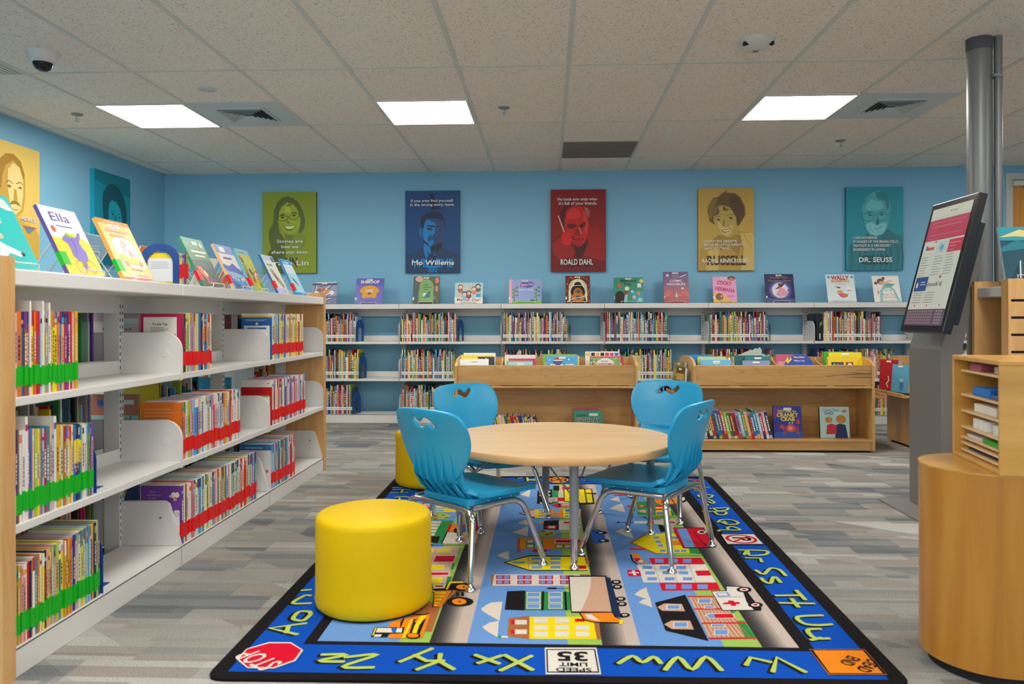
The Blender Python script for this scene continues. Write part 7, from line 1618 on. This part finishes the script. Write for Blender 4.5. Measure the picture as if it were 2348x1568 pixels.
BINS = [
 # left case
 (-.50, 5.60, .235, .225, 'e6e3dc', simple('e6e3dc', 'd8d4c8', None, tag_=False), 'white board book at the back of the first bin, left case'),
 (-.515, 5.555, .235, .212, 'ecd23a', simple('ecd23a', None, None, tag_=False), 'yellow board book in the middle of the first bin, left case'),
 (-.445, 5.53, .12, .20, '23283f', simple('23283f', None, 'A', 'f0f0ea', False, .02, .86), 'navy and white letter board book right in the first bin, left case'),
 (-.53, 5.505, .21, .185, 'eef0f0', simple('eef0f0', '9cc8e0', None, None), 'white and blue board book at the front of the first bin, left case'),
 (-.20, 5.60, .225, .21, 'dcd8cc', simple('dcd8cc', None, None, None, False), 'pale board book with faint title at the back of the second bin, left case'),
 (-.185, 5.56, .195, .185, 'c41f78', simple('c41f78', None, None, None, False), 'magenta board book in the middle of the second bin, left case'),
 (-.20, 5.53, .19, .17, '8cc04a', simple('8cc04a', 'e9c83a', None, tag_=False), 'lime green board book in the second bin, left case'),
 (-.195, 5.505, .175, .162, 'a8d4d8', simple('a8d4d8', None, None), 'pale blue board book at the front of the second bin, left case'),
 (.09, 5.60, .25, .215, '7ab04a', simple('7ab04a', 'e9a83a', None, tag_=False), 'green and orange board book at the back of the third bin, left case'),
 (.13, 5.56, .2, .205, 'e6dc8a', simple('e6dc8a', 'e9c83a', None, tag_=False), 'pale yellow board book behind the snowy blue one, third bin, left case'),
 (.105, 5.515, .225, .205, '4fa9dc', simple('4fa9dc', None, 'D NT', 'f4f2ee', True, .034, .55, .17, ex_dino), 'blue board book with a red winter hat picture, third bin, left case'),
 (.40, 5.60, .245, .235, 'ece8e2', simple('ece8e2', None, None, tag_=False, extra=ex_dots), 'white board book with a row of coloured squares, fourth bin, left case'),
 (.43, 5.565, .24, .2, 'c8242c', simple('c8242c', 'f0ece4', None, tag_=False), 'red patterned board book behind the holly one, fourth bin, left case'),
 (.415, 5.515, .22, .195, '8aa86a', simple('8aa86a', None, 'CHRISTMAS', 'b8262c', True, .013, .72, .13, ex_xmas), 'board book with holly leaves and red title, fourth bin, left case'),
 # right case
 (1.12, 5.60, .17, .21, '1f78c8', simple('1f78c8', None, None, tag_=False), 'bright blue board book at the back of the first bin, right case'),
 (1.185, 5.57, .2, .198, 'b8cc4a', simple('b8cc4a', 'e9c83a', None, tag_=False), 'lime yellow board book in the middle of the first bin, right case'),
 (1.195, 5.545, .19, .186, '9fd0e0', simple('9fd0e0', None, None, tag_=False), 'pale blue board book behind another, first bin, right case'),
 (1.205, 5.505, .205, .178, '6fb8dc', simple('6fb8dc', None, 'Babies', 'eef4f6', True, .012, .83, None), 'light blue board book with white title, first bin, right case'),
 (1.46, 5.60, .2, .205, '0f5a60', simple('0f5a60', None, None, tag_=False), 'dark teal board book at the back of the second bin, right case'),
 (1.51, 5.55, .18, .2, '1f7a78', simple('1f7a78', None, None, None), 'teal board book with pale lettering, second bin, right case'),
 (1.485, 5.505, .19, .172, '8a9ac4', simple('8a9ac4', 'c8586a', None), 'lilac-blue board book at the front of the second bin, right case'),
 (1.76, 5.595, .215, .212, 'c8587a', simple('c8587a', 'e3a0a8', None, tag_=False), 'rose pink board book at the back of the third bin, right case'),
 (2.10, 5.60, .21, .232, '3fa84a', simple('3fa84a', '7ac05a', None, tag_=False), 'green board book at the back of the fourth bin, right case'),
 (2.135, 5.56, .23, .228, 'f0d412', simple('f0d412', None, None, None), 'tall yellow board book in the fourth bin, right case'),
 (2.09, 5.51, .2, .2, 'ecd01a', simple('ecd01a', None, None, tag_=False, extra=lambda A, w, h: (A.rect('2a2a2a', 3, w*.12, h*.6, w*.55, h*.8), A.ell('4ab04a', 4, w*.22, h*.7, .012), A.ell('d8408a', 4, w*.35, h*.7, .012), A.ell('3a6ab8', 4, w*.47, h*.7, .012), A.rect('8a3a1a', 3, w*.62, h*.6, w*.88, h*.8), A.ell('f2ece0', 4, w*.76, h*.7, .014))), 'yellow board book with picture windows, front of the fourth bin, right case')]
for (x, y, w, h, col, f, lb) in BINS: bin_cover(x, y, .468, w, h, col, f, lb)
# shaped board books
m = MB(); P = [(0, 0), (.2, 0), (.2, .15), (.18, .185), (.14, .212), (.1, .22), (.06, .212), (.02, .185), (0, .15)]; m.prism(P, 'y', 0, .016, '2f4fb0')
A = Art(m, (0, 0, 0), (1, 0, 0), (0, 0, 1), step=.0004); A.line('8a3a2a', 2, .012, .07, .2, .1, .188, .13, .2); A.text('Doo-Doo', .1, .19, .013, 'e8e4f0', 4, bold=.02); A.text('When I Am', .1, .165, .011, 'e6ecf4', 4, bold=.02); A.poly('e9c83a', 3, .0, .17, .02, .15, .05, .18, .04, .2, .03, .175, .02, .2)
o = m.build('board_book', M['gloss']); o.matrix_world = Matrix.Translation((1.69, 5.51, .468)) @ Matrix.Rotation(radians(-12), 4, 'X'); tag(o, 'dark blue round-topped board book in the third bin, right case', 'book', 'board books in the wooden book bins')
m = MB(); P = [(0, 0), (.24, 0), (.24, .2), (.225, .215), (.21, .212), (.215, .24), (.2, .262), (.185, .25), (.165, .255), (.15, .242), (.12, .238), (.09, .225), (.06, .21), (.02, .2), (0, .19)]; m.prism(P, 'y', 0, .012, 'a9b4ac')
o = m.build('board_book', M['gloss']); o.matrix_world = Matrix.Translation((1.345, 5.625, .468)) @ Matrix.Rotation(radians(-8), 4, 'X'); tag(o, 'grey-green board book cut in an animal shape, standing highest in the right case', 'book', 'board books in the wooden book bins')
o = cover_book((2.94, 5.55, .468), 0, radians(8), .26, .215, .03, 'ece0c0', simple('ece0c0', None, None, None, False), 'cream board book in the bin behind the kiosk', 'board books in the wooden book bins', name='board_book', white_tag=False)
# leaning board books on the lower shelves
def lean_row(cols, x0, x1, y, hts, rowlb, ang=13, title=None):
    n = len(cols); x = x0; st_ = (x1 - x0) / n; 
    for i, cn in enumerate(cols):
        cname = AB[cn]; h = hts * random.uniform(.88, 1.02); t = st_ * .93
        m = MB().box(-t/2, 0, 0, t/2, .155, h, PAL[cname]).box(-t/2 + .0015, -.0003, h - .0, t/2 - .0015, .15, h + .0008, 'e9e2d4'); A = Art(m, (-t/2, 0, 0), (1, 0, 0), (0, 0, 1), step=.0005)
        c2 = random.choice(['f2f0ea', 'f0d43a', '2a2a3a', 'f2f0ea']); z = h * .3
        while z < h * .85: l = random.uniform(.005, .012); A.rect(c2, 2, t*.25, z, t*.72, z + l); z += l + random.uniform(.003, .006)
        A.rect(random.choice(list(PAL.values())), 1, 0, 0, t, h * random.uniform(.08, .2))
        o = m.build('board_book', M['gloss']); o.matrix_world = Matrix.Translation((x + st_/2 + t * .1, y + random.uniform(0, .012), .0912 + t / 2 * sin(radians(ang)))) @ Matrix.Rotation(radians(-ang), 4, 'Y')
        tag(o, 'leaning %s board book, %s from left %s' % (cname, ordn(i + 1), rowlb), 'book', 'leaning board books ' + rowlb); x += st_
lean_row('n k w g cr r sl b pu o li g mr r la lb g pi o b te lb r pi n'.split(), 1.062, 1.575, 5.445, .205, 'on the lower shelf of the right case')
lean_row('n y w pi g go r ma o n b y n pi k'.split(), -.36, -.055, 5.455, .165, 'on the lower shelf of the left case')
def ex_crab(A, w, h):
    A.rect('2f3a9a', 1, 0, 0, w, h); A.rect('7a3a9a', 2, 0, h*.62, w*.3, h*.95); A.rect('2a5ab8', 2, 0, 0, w, h*.18); A.rect('efece2', 8, w*.36, h*.86, w*.64, h*.95)
    A.text('BEDTIME for', w/2, h*.8, .016, 'e3cf3a', 4, w*.66, .03); A.text('CRANKY', w/2, h*.66, .026, 'ecd83a', 5, w*.76, .04); A.text('CRAB', w/2, h*.53, .026, 'ecd83a', 5, w*.5, .04)
    A.ell('d8584a', 5, w*.6, h*.3, .034, .028); A.ell('f0a08a', 6, w*.58, h*.3, .016, .014)
    for i in range(4):
        A.line('c84a3a', 4, .005, w*.6, h*.3, w*(.36 - .0*i), h*(.12+.07*i), w*.34, h*(.06+.07*i)); A.line('c84a3a', 4, .005, w*.6, h*.3, w*.84, h*(.14+.07*i), w*.88, h*(.08+.07*i))
    A.ell('c84a3a', 5, w*.3, h*.34, .018, .016); A.ell('c84a3a', 5, w*.86, h*.5, .014, .018); A.ell('f2ece4', 7, w*.56, h*.46, .006); A.ell('f2ece4', 7, w*.66, h*.47, .006); A.ell('1c1c1c', 8, w*.56, h*.46, .003); A.ell('1c1c1c', 8, w*.66, h*.47, .003)
cover_book((1.705, 5.52, .0915), 0, radians(8), .2, .222, .018, '3a2f7a', ex_crab, 'purple-blue board book with a red crab, standing on the right case lower shelf', 'cover-out board books on the lower shelves', spine='4a3a8a', white_tag=False, name='board_book')
def ex_dad(A, w, h):
    A.rect('b9dcd8', 1, 0, 0, w, h); A.text('I Love You,', w*.38, h*.86, .017, '2a3a5a', 4, w*.54); A.text('DAD', w*.32, h*.75, .02, '24305a', 4, w*.28, .01); A.rect('efece2', 5, w*.5, h*.77, w*.72, h*.81); A.ell('e07a3a', 4, w*.84, h*.86, .016, .01)
    A.poly('1f2f66', 3, w*.5,0,w*.52,h*.4,w*.66,h*.46,w*.86,h*.42,w*.94,0); A.poly('c8303a', 3, w*.2,h*.12,w*.24,h*.42,w*.4,h*.46,w*.56,h*.4,w*.54,h*.12); A.ell('c88a3a', 2, w*.3, h*.58, .026, .022); A.ell('c88a3a', 2, w*.72, h*.6, .036, .03)
def ex_plain_people(A, w, h): ex_dad(A, w, h)
cover_book((2.03, 5.515, .0915), 0, radians(6), .205, .218, .02, 'b9dcd8', ex_dad, 'pale aqua board book with a hugging picture, right end of the lower shelf', 'cover-out board books on the lower shelves', spine='2a3a3a', white_tag=False, name='board_book')
def ex_bday(A, w, h):
    A.rect('2f9a7c', 1, 0, 0, w, h); A.text('HAPPY', w*.3, h*.76, .018, '174a48', 4, w*.4, .02); A.text('BIRTHDAY', w*.48, h*.54, .034, 'e8ece4', 4, w*.87, .05); A.text('BIRTHDAY', w*.48, h*.54, .034, '23304a', 6, w*.86, .01); A.rect('efece2', 6, w*.54, h*.8, w*.84, h*.9); A.ell('e9a83a', 6, w*.24, h*.68, .004, .007)
cover_book((.29, 5.50, .0915), 0, radians(8), .205, .19, .03, '2f9a7c', ex_bday, 'green board book with HAPPY BIRTHDAY lettering, lower shelf of the left case', 'cover-out board books on the lower shelves', spine='23283f', white_tag=False, name='board_book')
cover_book((.275, 5.545, .0915), 0, radians(6), .18, .205, .012, 'b84a6a', None, 'rose red board book just behind the green lettered one', 'cover-out board books on the lower shelves', spine='23283f', white_tag=False, name='board_book')
# books on the end ledges
for (x, y, w, h, t, lean, rz, col, f, lb) in [
   (.955, 5.72, .19, .215, .02, 5, -1.32, '8a8458', simple('8a8458', 'b89a4a', None), 'olive-grey book leaning on the left end ledge of the right case'),
   (.945, 5.58, .15, .185, .02, 5, -1.32, '5a5230', simple('5a5230', 'c8a44a', None), 'shorter brown book on the left end ledge of the right case'),
   (2.535, 5.84, .19, .225, .028, 4, -1.3, 'b8202a', simple('b8202a', None, None, None, True, .018, .66, extra=lambda A, w, h: (A.line('f2ece0', 3, .01, w*.5, h*.1, w*.42, h*.2, w*.55, h*.32, w*.5, h*.45))), 'red board book with white title on the end ledge beside the kiosk'),
   (2.53, 5.64, .17, .2, .02, 5, -1.3, '5aa8cc', simple('5aa8cc', None, None, None, True, .016, .74, extra=lambda A, w, h: (A.ell('3a7ab8', 3, w*.6, h*.25, .02, .04), A.ell('c8c4b8', 4, w*.6, h*.44, .014))), 'blue board book beside the red one on the end ledge')]:
    cover_book((x, y, .402 if x > 2 else .402), rz, radians(lean), w, h, t, col, f, lb, 'books on the end ledges of the book bin cases', white_tag=False, name='board_book')
o = MB().box(0, 0, 0, .012, .3, .27, 'd8c8b4').build('picture_book', M['gloss']); o.matrix_world = Matrix.Translation((-.69, 5.55, .387)) @ Matrix.Rotation(radians(8), 4, 'Y'); tag(o, 'pale book leaning against the left end of the left case', 'book', 'books on the end ledges of the book bin cases')
# ------------------------------------------------------------------ kiosk
t = thing('touch_kiosk', 'freestanding grey touchscreen kiosk leaning back beside the column', 'kiosk', (0, 0, 0))
b_ = MB().prism(rrect(1.70, 3.53, 1.955, 4.06, .03), 'z', 0, .008).build('base_plate', M['kiosk'], t)
MB().prism([(1.836, .008), (1.836, .787), (2.013, 1.368), (2.05, 1.347), (1.935, .79), (1.935, .008)], 'y', 3.667, 3.98).build('post', M['kioskd'], t, bevel=.004)
v = Vector((.16, 0, .612)).normalized(); n_ = Vector((-v.z, 0, v.x)); o3 = Vector((1.722, 3.83, .875)); Ls = .633; Wd = .405
fr = MB()
def slab(mb, a0, a1, b0, b1, d0, d1, col=None):
    vs = []
    for d in (d0, d1):
        for (a, b) in ((a0, b0), (a1, b0), (a1, b1), (a0, b1)): vs.append(o3 + Vector((0, -a, 0)) + v * b + n_ * d)
    mb.add(vs, [(0, 3, 2, 1), (4, 5, 6, 7), (0, 1, 5, 4), (1, 2, 6, 5), (2, 3, 7, 6), (3, 0, 4, 7)], col)
slab(fr, 0, Wd, 0, Ls, -.04, 0); mo = fr.build('monitor', M['black'], t, bevel=.004)
s = MB(); slab(s, .03, Wd - .03, .05, Ls - .12, -.075, -.04); s.build('rear_housing', M['black'], mo)
s = MB(); slab(s, .10, .30, .06, Ls - .1, -.1, -.074); s.build('mount_bracket', M['dark'], t)
s = MB(); A = Art(s, tuple(o3 + n_ * .0006), (0, -1, 0), tuple(v), step=.0003)
x0, x1, z0, z1 = .026, Wd - .026, .03, Ls - .03; W2, H2 = x1 - x0, z1 - z0
U = lambda a: x0 + W2 * a
Vv = lambda b: z0 + H2 * b
A.rect('ccd3c8', 1, x0, z0, x1, z1); A.rect('d4dacb', 2, x0, Vv(.93), x1, z1); A.ell('c8404a', 3, U(.5), Vv(.955), .004); A.rect('a8aaa4', 3, U(.53), Vv(.95), U(.66), Vv(.96))
A.rect('bf4f68', 2, x0, Vv(.72), x1, Vv(.9)); A.rect('c96a7e', 3, U(.08), Vv(.83), U(.85), Vv(.845)); A.rect('c96a7e', 3, U(.08), Vv(.865), U(.94), Vv(.875)); A.rect('c96a7e', 3, U(.08), Vv(.76), U(.9), Vv(.77)); A.rect('c96a7e', 3, U(.08), Vv(.735), U(.6), Vv(.742))
A.rect('c4485f', 2, U(.66), Vv(.6), x1, Vv(.705)); A.rect('dc8a98', 3, U(.7), Vv(.67), U(.95), Vv(.678)); A.rect('dc8a98', 3, U(.7), Vv(.645), U(.86), Vv(.652)); A.rect('dc8a98', 3, U(.7), Vv(.615), U(.82), Vv(.62))
A.rect('d8d4c4', 2, U(.03), Vv(.62), U(.33), Vv(.7)); A.rect('4a7ac0', 3, U(.08), Vv(.64), U(.13), Vv(.68)); A.rect('c8586a', 3, U(.13), Vv(.64), U(.3), Vv(.665)); A.ell('c8404a', 4, U(.31), Vv(.705), .006); A.rect('b4ccd0', 2, U(.37), Vv(.61), U(.64), Vv(.7)); A.ell('7aa8bc', 3, U(.5), Vv(.65), .018, .016)
for i, (a, b) in enumerate(((.04, .3), (.37, .62), (.68, .95))):
    for k in range(8): A.rect('9aa09a', 2, U(a), Vv(.575 - .022 * k), U(a + (b - a) * random.uniform(.5, 1)), Vv(.581 - .022 * k))
A.rect('35588e', 2, U(.03), Vv(.29), U(.36), Vv(.41)); A.ell('c9d4d0', 3, U(.1), Vv(.34), .01, .014); A.rect('9ab4d4', 3, U(.18), Vv(.34), U(.33), Vv(.35)); A.rect('9ab4d4', 3, U(.18), Vv(.36), U(.3), Vv(.37))
A.text("book'd", U(.56), Vv(.325), .022, '4a4440', 3, W2 * .36); A.ell('d0405a', 3, U(.66), Vv(.4), .008)
for k in range(5): A.rect('9aa09a', 2, U(.06), Vv(.27 - .02 * k), U(.3), Vv(.276 - .02 * k)); A.rect('9aa09a', 2, U(.38), Vv(.27 - .02 * k), U(.62), Vv(.276 - .02 * k))
for a in (.17, .5, .83): A.ell('c8404a', 3, U(a), Vv(.165), .005)
A.rect('665c66', 2, x0, z0, x1, Vv(.135))
for r_ in range(5):
    for k in range(11): A.rect('857b85', 3, U(.04 + .062 * k), Vv(.012 + .024 * r_), U(.085 + .062 * k), Vv(.028 + .024 * r_))
    for k in range(3): A.rect('8f8590', 3, U(.78 + .06 * k), Vv(.012 + .024 * r_), U(.825 + .06 * k), Vv(.028 + .024 * r_))
s.build('display', M['screen'], mo)
# ------------------------------------------------------------------ curved desk and paper sorter
dx = Vector((.987, -.158)); dy = Vector((.158, .987)); c0 = Vector((1.195, 2.142))
t = thing('desk', 'honey maple desk with rounded end at the lower right', 'desk', (c0.x, c0.y, 0), atan2(dx.y, dx.x))
R_ = .166; end = [(R_ * cos(radians(a)), R_ * sin(radians(a))) for a in range(90, 271, 6)] + [(1.1, -R_), (1.1, R_)]
m = MB().prism(end, 'z', .03, .537, smooth=True); o = m.build('curved_body', M['desk'], t)
es = o.modifiers.new('split', 'EDGE_SPLIT'); es.split_angle = radians(35)
MB().prism([(x * 1.006, y * 1.006) for x, y in end], 'z', .5372, .5412).build('worktop', M['desktop'], t)
MB().prism([(x * .93 + .01, y * .93) for x, y in end], 'z', 0, .03).build('toe_kick', M['dark'], t)  # set-back toe coloured near black for the shadow under the desk
MB().box(.115, -.1665, .03, .117, -.166, .537).build('panel_seam', M['dark'], t)
pz = c0 + dx * .0
t = thing('paper_sorter', 'wooden pigeonhole sorter with seven thin shelves on the curved desk', 'organizer', (1.183 + .004, 2.306, .5415), atan2(dx.y, dx.x))
# local x into the sorter, local -y towards the camera
Wy = .335; Dp = .3; Hh = .277
s = MB().box(0, -Wy, 0, Dp, -Wy + .012, Hh).build('side_board', M['desktop'], t, bevel=.002)
MB().box(0, -.012, 0, Dp, 0, Hh).build('side_board', M['desktop'], t, bevel=.002)
MB().box(0, -Wy, Hh, Dp, 0, Hh + .012).build('top_board', M['desktop'], t, bevel=.002)
MB().box(0, -Wy + .012, 0, Dp, -.012, .01).build('bottom_board', M['desktop'], t, bevel=.002)
MB().box(Dp - .008, -Wy + .012, .01, Dp, -.012, Hh).build('back_board', M['woodpanel'], t)
SH = [.2475, .1785, .1325, .0855, .0555, .0395, .0195]
for z in SH: MB().box(.02, -Wy + .012, z - .006, Dp - .008, -.012, z).build('shelf', M['tabletop'], t)
mx_ = t.matrix_basis if False else Matrix.Translation(t.location) @ Matrix.Rotation(atan2(dx.y, dx.x), 4, 'Z')
def item(name, cat, lb, x0, y0, z0, x1, y1, z1, col, bev=.003, rolls=0):
    m = MB()
    if rolls:
        for k in range(rolls): m.lathe([((x1-x0)/2, 0), ((x1-x0)/2, z1 - z0)], ((x0+x1)/2, y0 + (k + .5) * (y1 - y0) / rolls, z0), 16, col)
    else: m.box(x0, y0, z0, x1, y1, z1, col)
    o = m.build(name, M['matte'], bevel=0 if rolls else bev); o.matrix_world = mx_; tag(o, lb, cat, 'supplies in the paper sorter')
g_ = .0006
item('card_box', 'box', 'dusty pink card box on the top shelf of the sorter', .03, -.13, SH[0] + g_, .2, -.05, SH[0] + .022, 'b0606a')
item('card_box', 'box', 'dark red card box between pink and white boxes in the sorter', .06, -.2, SH[0] + g_, .2, -.135, SH[0] + .02, '8a3040')
item('card_box', 'box', 'white card box at the near end of the top sorter shelf', .035, -.3, SH[0] + g_, .2, -.205, SH[0] + .02, 'c8bcb8')
item('blue_box', 'box', 'bright blue box on the second shelf of the sorter', .03, -.19, SH[1] + g_, .2, -.07, SH[1] + .024, '1f6ec0')
item('card_pile', 'cards', 'pile of blue and pink cards at the near end of the second sorter shelf', .03, -.31, SH[1] + g_, .2, -.195, SH[1] + .012, '3a5a9a')
item('paper_roll', 'paper roll', 'long white roll box on the third sorter shelf', .03, -.23, SH[2] + g_, .09, -.08, SH[2] + .024, 'd8d0c4')
item('label_roll', 'paper roll', 'white label roll at the near end of the third sorter shelf', .03, -.3, SH[2] + g_, .075, -.245, SH[2] + .026, 'dcd8d0', rolls=1)
item('label_roll', 'paper roll', 'white label rolls in a row on the fourth sorter shelf', .03, -.17, SH[3] + g_, .07, -.06, SH[3] + .028, 'd4d2cc', rolls=3)
item('label_roll', 'paper roll', 'larger white label roll near the middle of the fourth sorter shelf', .03, -.25, SH[3] + g_, .09, -.185, SH[3] + .026, 'cfd0cc', rolls=1)
item('label_roll', 'paper roll', 'pale blue label roll at the near end of the fourth sorter shelf', .03, -.305, SH[3] + g_, .08, -.26, SH[3] + .03, '9cc4dc', rolls=1)
item('paper_pad', 'paper', 'green paper pad on the fifth sorter shelf', .025, -.31, SH[4] + g_, .24, -.16, SH[4] + .012, '2f9a1c', 0)
item('paper_pad', 'paper', 'white paper stack at the far end of the fifth sorter shelf', .03, -.14, SH[4] + g_, .24, -.03, SH[4] + .008, 'c8c8c4', 0)
item('paper_pad', 'paper', 'dark folder on the lowest sorter shelf', .03, -.3, SH[6] + g_, .24, -.04, SH[6] + .006, '23303f', 0)
MB().tube([(.2, -.29, SH[1] + .035), (.1, -.14, SH[1] + .037), (.085, -.13, SH[1] + .037)], .0018, 6).xf(Matrix.Identity(4)).build('label_wire', M['grey'], t)
# teal book on the slatted shelf end
def lv_sea(A, w, h):
    A.rect('0f4a5c', 1, 0, 0, w, h); A.rect('2a9aa8', 2, 0, h*.74, w, h); A.poly('e3d48a', 3, 0,h*.8,w*.5,h*.95,w,h*.86,w,h*.78,w*.4,h*.82); A.poly('1a7a8c', 3, 0,h*.6,w*.4,h*.74,w*.7,h*.68,w,h*.74,w,h*.62,0,h*.52); A.ell('c8502a', 4, w*.7, h*.86, .014, .02)
    for i in range(7): A.rect('1f5a6c', 3, w*.1, h*(.3+.035*i), w*.7, h*(.31+.035*i))
o = cover_book((2.085, 3.43, 1.1065), 0, radians(14), .18, .24, .012, '0f4a5c', lv_sea, 'dark teal book with sea picture on the slatted shelf end, far right', spine='c8d4d8', white_tag=False)
stand((2.085, 3.43, 1.1055), 0, .18, radians(14), .012, 'white wire stand holding the dark teal sea book')
s = MB().tube(fillet([(2.045, 3.405, 1.108), (2.075, 3.46, 1.2), (2.1, 3.46, 1.2), (2.13, 3.405, 1.108)], .015, 4), .0035, 6); 
o = s.build('book_easel', M['white']); tag(o, 'second, triangular white wire easel in front of the dark teal sea book', 'book stand', 'white wire book stands')
